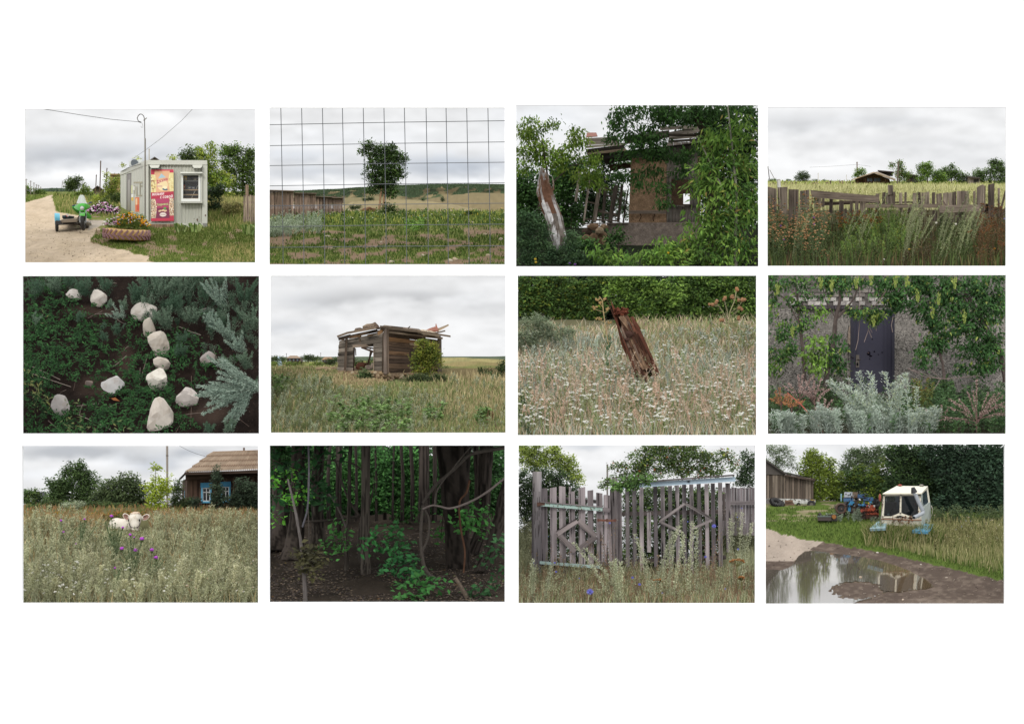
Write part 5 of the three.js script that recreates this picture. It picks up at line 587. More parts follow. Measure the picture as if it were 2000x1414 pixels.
[[290,160,60,130,-.3,7,wg,'upper corner before the first stone'],[140,190,70,130,.1,7,wd,'at the opening corner over the dark soil'],[410,120,60,110,.2,6,wd,'above the first white stone'],[530,200,70,170,0,9,wd,'between the two upper stones'],[700,150,40,110,-.1,5,wd,'right above the egg shaped stone'],[735,300,50,80,.3,6,wg,'hugging the egg shaped stone'],[870,310,50,100,0,6,wg,'alone between the egg and the boulder'],[840,380,40,120,-.7,5,wl,'slanting sprig before the boulder'],[480,410,50,90,0,6,wd,'small, on the bare slope under the upper stones'],[800,520,50,120,0,7,wd,'small, in the middle of the bare slope'],[700,570,60,80,.2,6,wd,'low, beside the knotweed patch'],[130,430,40,90,.2,4,wg,'yellowish, at the opening edge'],[980,250,90,190,0,12,wd,'dense, behind the broad boulder'],[1045,310,20,130,-.1,3,wg,'single spike in front of the broad boulder'],[1210,470,90,190,-.2,13,wg,'dense, beside the wedged stone'],[1180,200,90,190,.1,12,wg,'tall, over the broad boulder'],[1340,200,80,190,.1,10,wg,'tall, upper middle of the thicket'],[1270,330,80,160,0,10,wd,'dark, centre of the thicket'],[1420,420,90,130,0,12,wg,'round, lower rim of the thicket'],[1520,220,60,120,0,7,wd,'small round, high in the thicket'],[1690,300,50,260,-.35,9,wl,'long arching pale spray high up'],[1860,240,80,200,.1,9,wd,'dark, near the upper edge corner'],[1600,460,70,150,-.3,10,wl,'pale, in the right thicket'],[1750,560,80,220,-.5,12,wl,'long pale spray sweeping down'],[1920,480,80,200,0,11,wg,'at the edge beside the long spray'],[1840,660,80,170,-.5,11,wl,'bluish, over the dull grey stone'],[1900,800,90,170,-.3,10,wg,'lower edge of the thicket'],[1320,700,70,100,0,8,wd,'green, between slab and dull stone'],[1340,580,60,80,.2,6,wd,'green, right of the largest slab'],[1750,780,60,110,-.6,7,wg,'low, right of the dull grey stone'],[700,470,40,50,0,3,wd,'tiny, mid slope'],[1560,1330,70,90,.1,7,wd,'dark, at the lower edge by bare soil'],[1720,1330,90,110,.1,8,wg,'at the lower edge corner'],[1100,420,40,100,.3,4,wg,'thin, over the wedged stone'],[1480,80,80,120,0,9,wd,'topmost, in the middle of the upper edge'],[1640,110,80,130,0,9,wg,'topmost, before the arching spray'],[1900,1000,60,130,.2,6,wd,'dark, behind the near spray']].forEach(([x,y,w,h,a,n,p,l])=>tuft(x,y,w,h,a,n,p,'grey green wormwood tuft, '+l));
{const mb=new MB();for(let i=0;i<190;i++){const x=i<150?V.r(930,1990):V.r(20,760),y=i<150?V.r(20,330)+(x>1450?V.r(0,420):V.r(0,130)):V.r(30,230),p=V.p(x,y,V.d(y)-.15),m=V.m(-p[2]),pal=R()<.5?wg:wd,a=V.r(-.5,.3),h=V.r(50,130),tone=V.r(.55,1);for(let j=0;j<120;j++){const t=R(),u=a+V.r(-.5,.5),P=V.p(x+Math.sin(u)*h*t+V.r(-10,10),y-Math.cos(u)*h*t+V.r(-8,8),V.d(y)-.2-t*.3);if(V.in(P,6))mb.flake(P,nrm([Math.sin(u)+V.r(-1,1),Math.cos(u)+V.r(-.8,.6),V.r(-.3,.5)]),nrm([R()-.5,.5,1]),V.r(10,19)*m,V.r(3,5)*m,cmul(V.pick(pal),tone*V.r(.7,1.2)));}}top('wormwood_thicket',mb.geo(),leafMat,'continuous grey green wormwood growth along the upper edge behind the stones','wormwood','stuff');}
tuft(1960,960,60,480,-1.45,16,pal('8fa092 a0b0a0 74887a'),'big pale wormwood spray reaching in close at the opening edge',1.7,2.2);tuft(1900,1010,50,300,-2.3,7,pal('8fa092 74887a'),'drooping pale wormwood branch below the big spray',1.6,2);
{const mb=new MB(),pl=pal('6d7a4c 7d8a5c 5a6a40 8f9058');for(const[x,y,n]of[[90,1000,40],[180,1080,30],[60,900,20],[440,1150,14],[420,1300,26],[580,1340,16],[850,1330,16],[150,400,10]])for(let i=0;i<n;i++){const p=V.p(x+V.r(-90,90),y+V.r(-90,90),V.d(y)-.5),m=V.m(-p[2]),a=R()*6.28;if(V.in(p,6))mb.leaf(p,nrm([Math.cos(a),Math.sin(a)-.3,.3]),nrm([R()-.5,.6,.9]),V.r(30,60)*m,V.r(9,15)*m,cmul(V.pick(pl),V.r(.7,1.1)));}top('weeds',mb.geo(),leafMat,'yellowish weeds with longer leaves in the lower corner by the stones','weeds','stuff');}
}

// ---------------------------------------------------------------- sixth view: log house ruin on the steppe
{
const V=V6.use(),R=V.R;
V.ground('ground','weedy steppe meadow round the log house ruin','ground',(x,y)=>y<800?cmix(H('#7d7d4c',.9),H('#6d7444',.9),fbm(x/50,y/10,3)):cmix(H('#5c6040',.8),H('#75684a',.8),sstep(1100,1900,x+300*fbm(x/100,y/60,2))),.08,120,80);
// distance
const land=(pts,y1,D,ka,kb,label)=>{const P=[],C=[],I=[],n=70,ny=6,top_=(x)=>{for(let i=1;i<pts.length;i++)if(x<=pts[i][0])return mix(pts[i-1][1],pts[i][1],sstep(0,1,(x-pts[i-1][0])/(pts[i][0]-pts[i-1][0])));return pts[pts.length-1][1];};for(let j=0;j<=ny;j++)for(let i=0;i<=n;i++){const x=mix(pts[0][0],pts[pts.length-1][0],i/n),f=j/ny,y=mix(y1,top_(x),f);P.push(...V.p(x,y,D+.8*f));C.push(...cmul(cmix(ka,kb,sstep(.35,.65,fbm(x/90,y/9,D,3))),.9+.2*R()));}for(let j=0;j<ny;j++)for(let i=0;i<n;i++){const a=j*(n+1)+i;I.push(a,a+1,a+n+2,a,a+n+2,a+n+1);}const g=new THREE.BufferGeometry();g.setAttribute('position',new THREE.BufferAttribute(new Float32Array(P),3));g.setAttribute('color',new THREE.BufferAttribute(new Float32Array(C),3));g.setIndex(I);g.computeVertexNormals();top('hill',g,grassMat,label,'hill','structure');};
land([[0,712],[500,710],[900,708],[1460,708],[1700,707],[1850,708],[2020,704]],745,51.6,H('#5a6350'),H('#4d5848'),'far dark wooded skyline beyond the steppe');
land([[1380,716],[1600,716],[1800,726],[2020,732]],830,50.2,H('#85815a',.95),H('#9a9064',.95),'pale olive steppe stretching away on the ruin side');
land([[1440,770],[1600,752],[1750,748],[1900,760],[2020,772]],850,49.2,H('#8a7d58',.95),H('#7f7a50',.95),'low rounded dry hill beyond the ruin end');
land([[1440,810],[1550,782],[1700,792],[1850,800],[2020,806]],870,48.2,H('#857058',.95),H('#8f8258',.95),'brownish nearer rise of dry ground beyond the ruin');
land([[0,750],[300,748],[620,752],[1000,738],[1300,742]],815,49,H('#757a4a',.95),H('#86844f',.95),'olive field behind the ruin towards the village');
const gB=pal('48582f 55663a 3d4c28'),gL=pal('6d7f3a 7d8a40 5d7034');
for(const[x0,x1,y0,y1,l,k]of[[165,290,700,752,'grey village house with a hipped roof, nearer the opening edge','#8f7d6c'],[458,566,712,756,'brown village house with a hipped roof next to the ruin','#9a7d64']]){const D=48.4,t=thing('village_house',l,'house',V.p((x0+x1)/2,y1,D)),w=x1-x0;part(t,'wall',quadGeo(V.p(x0+8,y1,D),V.p(x1-8,y1,D),V.p(x1-8,y0+20,D),V.p(x0+8,y0+20,D),1.5),solid('#5d4f48'));const r=new MB();r.quad(V.p(x0,y0+22,D-.2),V.p(x1,y0+22,D-.2),V.p(x1-w*.27,y0,D+.8),V.p(x0+w*.27,y0,D+.8),H(k));r.quad(V.p(x0,y0+22,D-.2),V.p(x1,y0+22,D-.2),V.p(x1,y0+20,D+1.8),V.p(x0,y0+20,D+1.8),H(k));part(t,'roof',r.geo(),grassMat);for(const f of[.25,.5,.75])part(t,'window',quadGeo(V.p(mix(x0,x1,f)-6,y1-8,D-.03),V.p(mix(x0,x1,f)+6,y1-8,D-.03),V.p(mix(x0,x1,f)+6,y0+27,D-.03),V.p(mix(x0,x1,f)-6,y0+27,D-.03),.02),solid('#8fa0a8'));}
{const D=48.6,t=thing('blue_roof','tiny pale blue village roof at the opening edge','house',V.p(105,725,D));part(t,'roof',quadGeo(V.p(85,722,D),V.p(130,722,D),V.p(122,708,D+.5),V.p(94,708,D+.5),.3),solid('#a9bccc'));part(t,'wall',quadGeo(V.p(90,740,D+.1),V.p(126,740,D+.1),V.p(126,722,D+.1),V.p(90,722,D+.1),.5),solid('#8a8580'));}
for(const[x,y0,y1,l]of[[168,680,715,'thin pole over the grey village house'],[453,675,760,'thin pole beside the brown village house']]){const t=thing('utility_pole',l,'utility pole',V.p(x,y1,48.2));part(t,'pole',V.line(new MB(),[[x,y1],[x,y0]],2,48.2,H('#5f5a56')).geo(),grassMat);part(t,'crossbar',V.line(new MB(),[[x-5,y0+6],[x+5,y0+6]],1.2,48.2,H('#5f5a56')).geo(),grassMat);}
[[60,735,60,30,'edge village trees'],[350,728,55,34,'dark round trees between the two village houses'],[420,730,40,20,'low trees reaching the brown village house'],[140,728,34,22,'bushes before the grey village house'],[545,748,55,30,'dark hedge touching the log wall']].forEach(([x,y,rx,ry,l],i)=>V.tree({label:l+' on the skyline',name:'shrub',cat:'shrub',D:47.9-i*.1,base:[x,y+ry],trunks:[[[x,y+ry,3],[x,y,2]]],blobs:[[x,y,rx,ry]],leaf:12,pal:gB}));
for(const[x,rx,l]of[[140,150,'yellowish green hedge patch at the opening edge before the village'],[430,90,'yellowish green bush patch between hedge and log ruin']])V.tree({name:'shrub',cat:'shrub',label:l,D:47,base:[x,805],trunks:[[[x,806,3],[x,780,2]]],blobs:[[x,778,rx,24]],leaf:15,pal:gL});
V.tree({name:'shrub',cat:'shrub',label:'dark green bushes seen through the window hole of the ruin',D:47,base:[800,800],trunks:[[[800,800,3],[800,770,2]]],blobs:[[770,762,60,30],[870,765,40,30]],leaf:14,pal:gB});
V.tree({name:'shrub',cat:'shrub',label:'small dark bush at the far corner post of the ruin',D:44,base:[1488,850],trunks:[[[1488,855,3],[1488,820,2]]],blobs:[[1488,820,34,34]],leaf:15,pal:gB});V.tree({name:'shrub',cat:'shrub',label:'lone little bush out on the brown rise',D:47.6,base:[1628,840],trunks:[[[1628,842,2],[1628,825,2]]],blobs:[[1630,822,22,18],[1655,830,14,8]],leaf:10,pal:gB});
V.tree({name:'shrub',cat:'shrub',label:'large dark bush at the opening edge beyond the ruin',D:41,base:[1880,950],trunks:[[[1880,955,5],[1880,860,3]]],blobs:[[1890,880,110,70],[1790,840,34,44],[1965,800,34,60],[1850,930,110,30]],leaf:19,pal:pal('44552e 50653a 394826')});
// the ruin
const DL=42.4,DC=40,DR=43,t=thing('log_ruin','roofless looking log house ruin with collapsing boards on a stone footing','ruin',V.p(990,930,DC)),lc=['#726b64','#635c55','#807870','#57504a','#6b645d'],dcx=['#5a4b41','#4d4038','#685648','#54463c','#7a614c'];
const lw=(x)=>1/mix(1/DL,1/DC,(x-598)/377),rw=(x)=>1/mix(1/DC,1/DR,(x-1010)/440);
const logAt=(x0,x1,fn,dep,c,nm='log')=>{const a0=fn(x0),a1=fn(x1),g=quadGeo(V.p(x0,a0[1]-1.5,dep(x0)),V.p(x1,a1[1]-1.5,dep(x1)),V.p(x1,a1[0]+1.5,dep(x1)),V.p(x0,a0[0]+1.5,dep(x0)),.05,-.6);return part(t,nm,g,wood(c,.95));};
for(let i=0;i<8;i++){const fn=(x)=>{const f=(x-598)/377,yt=mix(578,505,f),yb=mix(828,832,f),j=3*Math.sin(i*7);return[mix(yt,yb,i/8)+j,mix(yt,yb,(i+1)/8)+3*Math.sin((i+1)*7)];},mid=(i+.5)/8,c=lc[i%5],e=V.r(-6,4);if(i>=2){logAt(600+e+i*-1.5,722+V.r(-3,3),fn,lw,c);logAt(893+V.r(-4,3),972,fn,lw,lc[(i+2)%5]);}else logAt(600+e+(i?0:10),972,fn,lw,c);}
for(let i=0;i<9;i++){const fn=(x)=>{const f=(x-1010)/440,yt=mix(508,572,f),yb=mix(842,834,f),j=3*Math.sin(i*5);return[mix(yt,yb,i/9)+j,mix(yt,yb,(i+1)/9)+3*Math.sin((i+1)*5)];};if(i>=3&&i<8){logAt(1018,1192+V.r(-5,5),fn,rw,dcx[i%5]);logAt(1300,1428,fn,rw,dcx[(i+2)%5]);}else logAt(1018,1428,fn,rw,i===1?'#806349':dcx[i%5]);}
for(const q of[[V.p(600,826,DL+.3),V.p(722,828,lw(722)+.3),V.p(722,560,lw(722)+.3),V.p(606,585,DL+.3)],[V.p(893,830,lw(893)+.3),V.p(985,832,DC+.3),V.p(985,512,DC+.3),V.p(893,530,lw(893)+.3)],[V.p(722,625,lw(722)+.3),V.p(893,618,lw(893)+.3),V.p(893,530,lw(893)+.3),V.p(722,560,lw(722)+.3)],[V.p(1005,842,DC+.3),V.p(1192,840,rw(1192)+.3),V.p(1192,535,rw(1192)+.3),V.p(1005,512,DC+.3)],[V.p(1300,838,rw(1300)+.3),V.p(1436,836,rw(1436)+.3),V.p(1436,572,rw(1436)+.3),V.p(1300,552,rw(1300)+.3)]])part(t,'chinking',quadGeo(...q,.03),solid('#3d332b'));
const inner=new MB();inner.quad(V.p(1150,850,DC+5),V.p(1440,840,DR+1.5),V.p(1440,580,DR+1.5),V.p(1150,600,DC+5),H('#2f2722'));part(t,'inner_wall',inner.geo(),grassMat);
const pst=(x0,y0,x1,y1,w,d,c='#5f554d')=>V.board(t,'post',x0,y0,x1,y1,w,d,wood(c),{t:w,jag:.15});
pst(988,855,988,478,26,DC-.35,'#665c56');pst(1006,850,1004,482,30,DC-.3,'#564b43');pst(966,840,972,520,12,DC-.25,'#4d433b');pst(655,822,668,560,20,lw(660)-.25,'#564b43');pst(1441,838,1440,560,34,rw(1440)-.3,'#5c544e');pst(727,825,732,632,12,lw(730)-.12,'#3f352e');pst(893,822,893,628,7,lw(893)-.1,'#8a7d70');
V.board(t,'lintel',1010,504,1462,556,17,rw(1010)-.3,wood('#7a6c5f'),{D2:rw(1450)-.3,t:14});V.board(t,'lintel',718,622,900,612,24,lw(800)-.2,wood('#75695f'),{t:10});V.board(t,'lintel',1192,605,1260,606,18,rw(1220)-.2,wood('#8a7a68'),{t:8});V.board(t,'loose_plank',772,552,784,590,18,lw(780)-.3,wood('#4d433b'),{t:5});V.board(t,'hanging_plank',742,640,745,700,8,DC+3,wood('#4d433b'));
// roof: eaves, slats, ragged sheets
const rf=(a,b,c,d,w,D,k,D2=D,n='roof_board')=>V.board(t,n,a,b,c,d,w,D,wood(k),{t:6,D2,jag:.6});
rf(592,542,680,510,17,lw(592)-.7,'#8a7a6c',lw(680)-.7);rf(670,512,910,470,17,lw(680)-.7,'#7f7063',lw(910)-.7);rf(600,556,700,528,12,lw(600)-.5,'#4d4138',lw(700)-.5);rf(606,566,660,572,9,lw(600)-.4,'#55473d');rf(690,552,790,535,15,lw(700)-.3,'#7a5f48',lw(790));rf(640,548,960,490,10,lw(640),'#453a32',lw(960));rf(925,520,975,485,26,DC-.2,'#8a6c50');rf(840,535,975,505,16,lw(850)-.2,'#6d5844');
const sh=(q,D,k,nm='roof_sheet')=>part(t,nm,quadGeo(...q.map(([x,y,d])=>V.p(x,y,D+(d??0))),.05,.8),wood(k));sh([[730,492],[800,475],[780,466,.8],[742,472,.8]],41,'#4d4239');sh([[800,470,-.2],[908,462,-.4],[905,420,.4],[850,450,.6]],40.6,'#5d5044');sh([[800,456],[860,452],[885,432,.8],[835,436,.8]],41.2,'#6d6152');sh([[905,465,-.4],[946,472,-.3],[936,452],[905,420]],40.5,'#4a3d34');
rf(604,562,925,492,24,lw(602)+.3,'#352c25',DC+.6);rf(700,545,860,505,14,lw(720)+.2,'#5a4a3c',DC+.5);rf(950,482,1450,548,24,DC+.7,'#352c25',DR+.3);rf(945,458,1250,497,16,DC-.8,'#6d6156',rw(1230)-.8);rf(1240,494,1528,540,15,rw(1230)-.8,'#7a6c5f',rw(1450)-.8);rf(950,470,1300,512,9,DC-.6,'#453a32',rw(1300));sh([[945,464],[1300,500,1.6],[1270,478,2.8],[980,446,1]],DC-.5,'#5d5248');sh([[1260,500,1.6],[1440,528,2.6],[1400,496,3.4],[1290,482,2.6]],DC-.5,'#a09484');rf(1040,460,1140,468,9,DC+.4,'#3f352e');rf(1176,474,1196,456,8,DC+1,'#453b33');rf(1400,515,1488,494,12,rw(1420)-.5,'#6d6156');rf(1420,498,1516,444,14,rw(1420),'#b0a08c');rf(1400,490,1500,450,10,rw(1420)+.3,'#8f8272');rf(1300,530,1420,540,10,rw(1380),'#8f7f70');rf(1040,515,1320,545,26,DC+1.4,'#3b3029',DR);
for(const q of[[[1320,492],[1400,492],[1390,462,.8],[1355,474,.8]],[[1380,494],[1432,494],[1430,470,.5],[1395,458,.5]],[[1405,470],[1425,472],[1412,432,.2],[1408,436,.2]],[[1338,500],[1360,498],[1376,474,.5],[1352,480,.5]]])part(t,'rust_sheet',quadGeo(...q.map(([x,y,d])=>V.p(x,y,rw(1400)+(d??0))),.03),solid('#84503c'));
for(const[a,b,c,d,w]of[[850,780,868,660,13],[838,778,880,665,12],[790,632,895,670,15],[800,628,890,640,12],[860,655,866,640,8]])V.board(t,'fallen_rafter',a,b,c,d,w,DC+2.5,wood('#4d3f35'),{t:10});
[[780,790,40,36,'#54382c','rusty stove shell lying inside the ruin window'],[850,800,34,22,'#8a7c72','pale rubble heap inside the ruin window'],[745,808,30,14,'#9a8878','bleached plank rubble at the ruin window sill'],[820,770,24,14,'#4d352b','small rusty scrap on the rubble inside the ruin'],[880,790,14,26,'#a39484','upright pale stone inside the ruin window']].forEach(([x,y,rx,ry,c,l])=>V.rock('debris',l,x,y,rx,ry,c,'rubble inside the log ruin',1,'debris',DC+1.6));
// stone footing
const fs=part(t,'footing',quadGeo(V.p(590,925,DL-.1),V.p(972,945,DC-.1),V.p(972,828,DC-.1),V.p(590,824,DL-.1),.6),plaster('#8f7a62'));part(t,'footing',quadGeo(V.p(982,955,DC-.1),V.p(1500,920,DR-.1),V.p(1480,838,DR-.1),V.p(982,842,DC-.1),.6),plaster('#94806a'));
for(let i=0;i<150;i++){const L=i<85,x=L?V.r(600,965):V.r(985,1500),y=L?V.r(836,930):V.r(850,930),D=(L?lw(x):rw(Math.min(x,1450)))-.12,m=V.m(D),b=new MB();const s=V.r(8,17);b.blob(V.p(x,y,D),[s*m*1.4,s*m,.07],cmul(V.pick(pal('9c8668 ac9a7d 86715a b5a58c')),V.r(.8,1.1)),1,.35,i);part(t,'stone',b.geo(),grassMat);}
[[430,812,30,12],[470,808,34,14],[520,814,40,14],[560,806,30,14],[500,800,20,8]].forEach((q,i)=>V.rock('rubble_stone',['brown clay lump farthest from the log wall','flat pale rubble lump two from the log wall','wide tan rubble lump before the log wall','rubble lump touching the log wall foot','small lump on top of the spilled rubble'][i],...q,'#97826a','rubble by the log ruin',1,'stone',43));
V.tree({name:'shrub',cat:'shrub',label:'yellow green young maple growing against the dark log wall',D:40.3,base:[1320,930],trunks:[[[1320,940,5],[1320,760,4],[1300,600,2]]],blobs:[[1290,610,38,56],[1330,680,90,70],[1380,640,50,60],[1300,760,90,70],[1400,730,60,90],[1250,700,50,40],[1290,830,80,40],[1340,600,30,30]],leaf:19,pal:pal('6d7f30 8a8f36 5d7430 9a9a40')});
V.tree({name:'shrub',cat:'shrub',label:'dark low bushes under the yellow green maple at the footing',D:39.6,base:[1330,950],trunks:[[[1330,955,4],[1330,900,3]]],blobs:[[1330,900,150,50],[1230,900,60,44],[1450,900,70,40]],leaf:18,pal:pal('4d5a34 5a6640 434f2e')});V.tree({name:'shrub',cat:'shrub',label:'leafy burdock clump before the stone footing corner',D:40.2,base:[800,920],trunks:[[[800,920,3],[800,860,2]]],blobs:[[800,860,60,44],[860,880,30,30]],leaf:20,pal:pal('4d6038 5d7044')});
// meadow
const mg=new MB(),gw=pal('99a084 a5ac92 868e6e'),gs=pal('978a68 a89a74 857a58 b0a27c'),gg=pal('717c4c 808a58 656f44');
const clear=(x,y)=>x>560&&x<1500&&y<1010?.12:1;V.grass(mg,9000,[20,900,2000,1380],[26,70],5,[...gg,...gs],.45,(x,y)=>(.5+.5*sstep(900,1700,x))*clear(x,y));V.grass(mg,2500,[560,930,1500,1010],[12,28],5,[...gg,...gs],.4);V.grass(mg,3000,[1000,880,2000,1250],[36,90],5,gs,.3,(x,y)=>sstep(1000,1900,x)*clear(x,y));V.grass(mg,4000,[900,950,2000,1380],[26,70],5,gg,.3);V.grass(mg,2500,[440,860,1000,960],[12,30],5,[H('#8a6f58'),...gs],.3);V.grass(mg,2500,[30,800,640,900],[14,36],5,[...gg,...gs],.3);
top('grass',mg.geo(),grassMat,'mixed green and straw steppe grass before the log ruin','grass','stuff');
const wm=new MB();for(let i=0;i<1300;i++){const x=V.r(20,1990),y=V.r(930,1370);if(R()<.8*sstep(800,1700,x)||(x>540&&x<1500&&y<1030))continue;const p=V.g(x,y);V.weed(wm,p,V.r(50,110),{n:34,stem:H('#7d8468'),pal:R()<.6?gw:gg,L:20,W:5,spread:20,up:.9,marg:8,dx:.15});}top('wormwood',wm.geo(),leafMat,'grey green wormwood filling the meadow before the log ruin','wormwood','stuff');
const nt=new MB();for(let i=0;i<150;i++){const x=i<110?V.r(520,1200):V.pick([1400,1800,120])+V.r(-60,60),y=i<110?V.r(1130,1370)+Math.abs(x-620)*.05:V.r(1200,1300)*(x<200?.8:1),p=V.g(x,y);V.weed(nt,p,V.r(60,130),{n:24,stem:H('#6d8044'),pal:pal('6d8a4c 7d9a58 5d7a40 8aa568'),L:34,W:20,spread:34,up:.2,marg:8,t0:.3});}top('nettles',nt.geo(),leafMat,'fresh green broad leaved weeds in front of the ruin','weeds','stuff');
const dk=new MB();for(const[x,y]of[[1440,1180],[1830,1260],[1880,1270],[1780,1250]])V.weed(dk,V.g(x,y),110,{n:50,stem:H('#5a2f24'),pal:pal('5f3428 75463a 9a7a5c'),L:12,W:7,spread:8});top('dock',dk.geo(),leafMat,'rust red dock spikes standing in the dry meadow grass','dock','stuff');
}

// ---------------------------------------------------------------- seventh view: rotten post in a flowering meadow
{
const V=V7.use(),R=V.R,gd=pal('4f6a30 5c7a38 43602a'),gl=pal('7d9c44 8fae50 6d8c3c');
V.ground('ground','ground under the white flowering meadow round the rotten post','ground',()=>H('#6d6a50',.7),.1,60,40);
V.tree({label:'dark maple thicket behind the grey wormwood bush',D:46.5,base:[300,470],trunks:[[[220,480,12],[250,200,8]],[[420,480,10],[380,250,6]]],blobs:[[110,200,150,200],[330,180,190,200],[560,220,180,210],[250,400,250,100],[600,400,120,100],[720,100,130,90]],leaf:30,clumps:1.1,pal:[...gd,H('#4f6a30')],tip:[H('#7f8a34')],tipn:.12,zs:.4});
V.tree({label:'brighter green maple branches hanging behind the rotten post',D:45.6,base:[1000,470],trunks:[[[1080,480,10],[1090,300,7]]],blobs:[[880,190,120,130],[1060,170,170,150],[1230,220,150,150],[960,360,130,90],[1180,360,170,90],[1000,70,200,50],[820,90,60,50]],leaf:30,clumps:.95,pal:[...gl,...gd],zs:.4});
V.tree({label:'darker maple trees at the opening edge behind the tall thistle',D:46.2,base:[1700,470],trunks:[[[1480,480,12],[1460,200,8]],[[1800,480,10],[1790,200,7]]],blobs:[[1450,160,170,150],[1660,180,180,170],[1860,200,150,180],[1500,360,170,90],[1780,380,190,90],[1600,60,400,50]],leaf:30,clumps:.95,pal:[...gl,...gd,...gd],zs:.4});
V.tree({label:'leaves coloured near black as the shade of the wood behind the maples',name:'woods',D:49,base:[1000,480],blobs:[[300,290,400,330],[900,290,400,330],[1500,290,400,330],[1900,290,200,330],[700,420,300,90],[200,440,300,80],[300,40,350,60],[900,40,350,60],[1500,40,350,60]],leaf:60,clumps:1.8,pal:pal('1d2a15 24331a'),zs:.2});  // near black leaf colour stands for the shade between the trees
V.tree({name:'wormwood_bush',cat:'shrub',label:'big grey green wormwood bush at the edge of the meadow',D:41.5,base:[160,640],trunks:[[[160,650,4],[165,500,3]]],blobs:[[120,470,150,110],[230,450,90,90],[80,580,140,80],[330,500,110,70],[180,380,40,40],[440,510,60,46]],leaf:21,wr:.26,clumps:1.1,pal:pal('8a9678 7a886a 98a488 66745a')});
// the post
{const D=37.6,m=V.m(D),t=thing('rotten_post','leaning rotten wooden post with splintered reddish top','post',V.p(1100,980,D)),red=wood('#54362c'),br=wood('#5f4a3d'),dk=wood('#33211a'),gy=wood('#75604f');
const sl=(n,q,th,dz,mat)=>part(t,n,quadGeo(...q.map(([x,y,d])=>V.p(x,y,D+dz+(d??0))),th,1.5),mat);
sl('backing',[[1000,870],[1165,850],[900,340],[815,330]],.2,.3,dk);sl('core',[[1065,960],[1120,990],[915,345],[845,365]],.34,0,br);sl('face_plank',[[1040,800],[1095,790],[935,480],[890,500]],.06,-.09,gy);sl('face_plank',[[985,560],[955,470],[880,345],[848,375]].slice(0,4),.06,-.1,gy);sl('side_slab',[[1100,800],[1180,830],[1010,440],[940,368]],.3,.1,red);sl('side_slab',[[1085,790],[1135,800],[985,480],[910,335]],.26,.02,wood('#6a473a'));
sl('splinter',[[960,730],[995,870],[770,280],[742,212]],.16,-.05,red);sl('splinter',[[870,600],[925,720],[815,300],[780,228]],.18,.06,wood('#5f3a2d'));sl('splinter',[[1000,860],[1030,880],[900,560],[862,540]],.2,.03,dk);sl('splinter',[[1010,470],[1030,470],[965,366],[940,372]],.2,.12,red);sl('split',[[1105,730],[1118,720],[1000,500],[990,520]],.02,-.02,dk);sl('split',[[1035,640],[1044,635],[955,480],[948,490]],.02,-.14,dk);
for(let i=0;i<22;i++){const f=R(),x=mix(800,1010,f)+V.r(0,150),y=mix(420,860,f)+V.r(-40,20),l=V.r(90,240),w=V.r(8,20);part(t,'splinter',boardGeo(V.p(x+l*.2,y+l*.48,D-.05-R()*.08),V.p(x-l*.2,y-l*.48,D-.07-R()*.12),w*m,.03,R,undefined,2.2),wood(V.pick(['#5a4438','#463028','#6a5648','#3a2820','#75645a'])));}
const cr=new MB();for(let i=0;i<46;i++){const f=R(),x=mix(830,905,f)+V.r(-26,26),y=335+V.r(-34,24);cr.blob(V.p(x,y,D+V.r(-.1,.2)),[V.r(8,18)*m,V.r(8,18)*m,.06],cmul(H('#63382a'),V.r(.6,1.2)),0,.4,i);}part(t,'rotten_crumble',cr.geo(),grassMat,true);for(const[x,y,r]of[[930,510,34],[918,555,20]])part(t,'knot',new MB().blob(V.p(x,y,D-.16),[r*m,r*.8*m,.04],H('#43302a'),1,.3,x).geo(),grassMat);}
// meadow in layers
const si=pal('a3ada0 b3bbae 8f9a8c'),st=pal('b8a488 c9b69c a38f74 c2a896'),gr=pal('7f8c5c 6d7a4c 8f9a6a'),mb=new MB();
V.grass(mb,9000,[20,470,1990,1370],[50,130],5,[...st,...si,...gr],.75,(x,y)=>.4+.6*sstep(450,900,y),[...st,...si]);V.grass(mb,2600,[1000,440,1990,700],[60,120],5,[...st,...gr,H('#8a8f5c')],.7);
V.grass(mb,1500,[20,480,1000,540],[30,60],5,[...st,...gr],.6);top('grass',mb.geo(),grassMat,'dry pinkish and straw coloured grasses of the flowering meadow','grass','stuff');
const ww=new MB();for(let i=0;i<520;i++){const x=V.r(20,1990),y=V.r(560,1100),p=V.g(x,y);V.weed(ww,p,V.r(70,150),{n:30,stem:H('#a0aa9a'),pal:si,L:22,W:6,spread:22,up:1,marg:8,lean:.5});}top('wormwood',ww.geo(),leafMat,'silvery wormwood drifts round the rotten post','wormwood','stuff');
const pk=new MB();for(let i=0;i<260;i++){const x=V.r(20,1990),y=V.r(850,1370),p=V.g(x,y);V.weed(pk,p,V.r(150,330),{n:44,stem:H('#b59a84'),pal:pal('c9ae9a b89c88 d4bca8'),L:15,W:6,spread:13,t0:.45,up:.8,marg:8,lean:.55,dx:V.r(-.3,.2)});}top('seed_stalks',pk.geo(),leafMat,'dried pinkish seed stalks standing among the yarrow','weeds','stuff');
{const bs=new MB();for(let i=0;i<60;i++){const p=V.g(V.r(1000,1210),V.r(1000,1090));V.weed(bs,p,V.r(110,190),{n:30,stem:H('#a09a78'),pal:[...gr,...si,...st],L:17,W:6,spread:16,up:.8,lean:.4});}top('foot_weeds',bs.geo(),leafMat,'weeds standing right against the foot of the rotten post','weeds','stuff');}
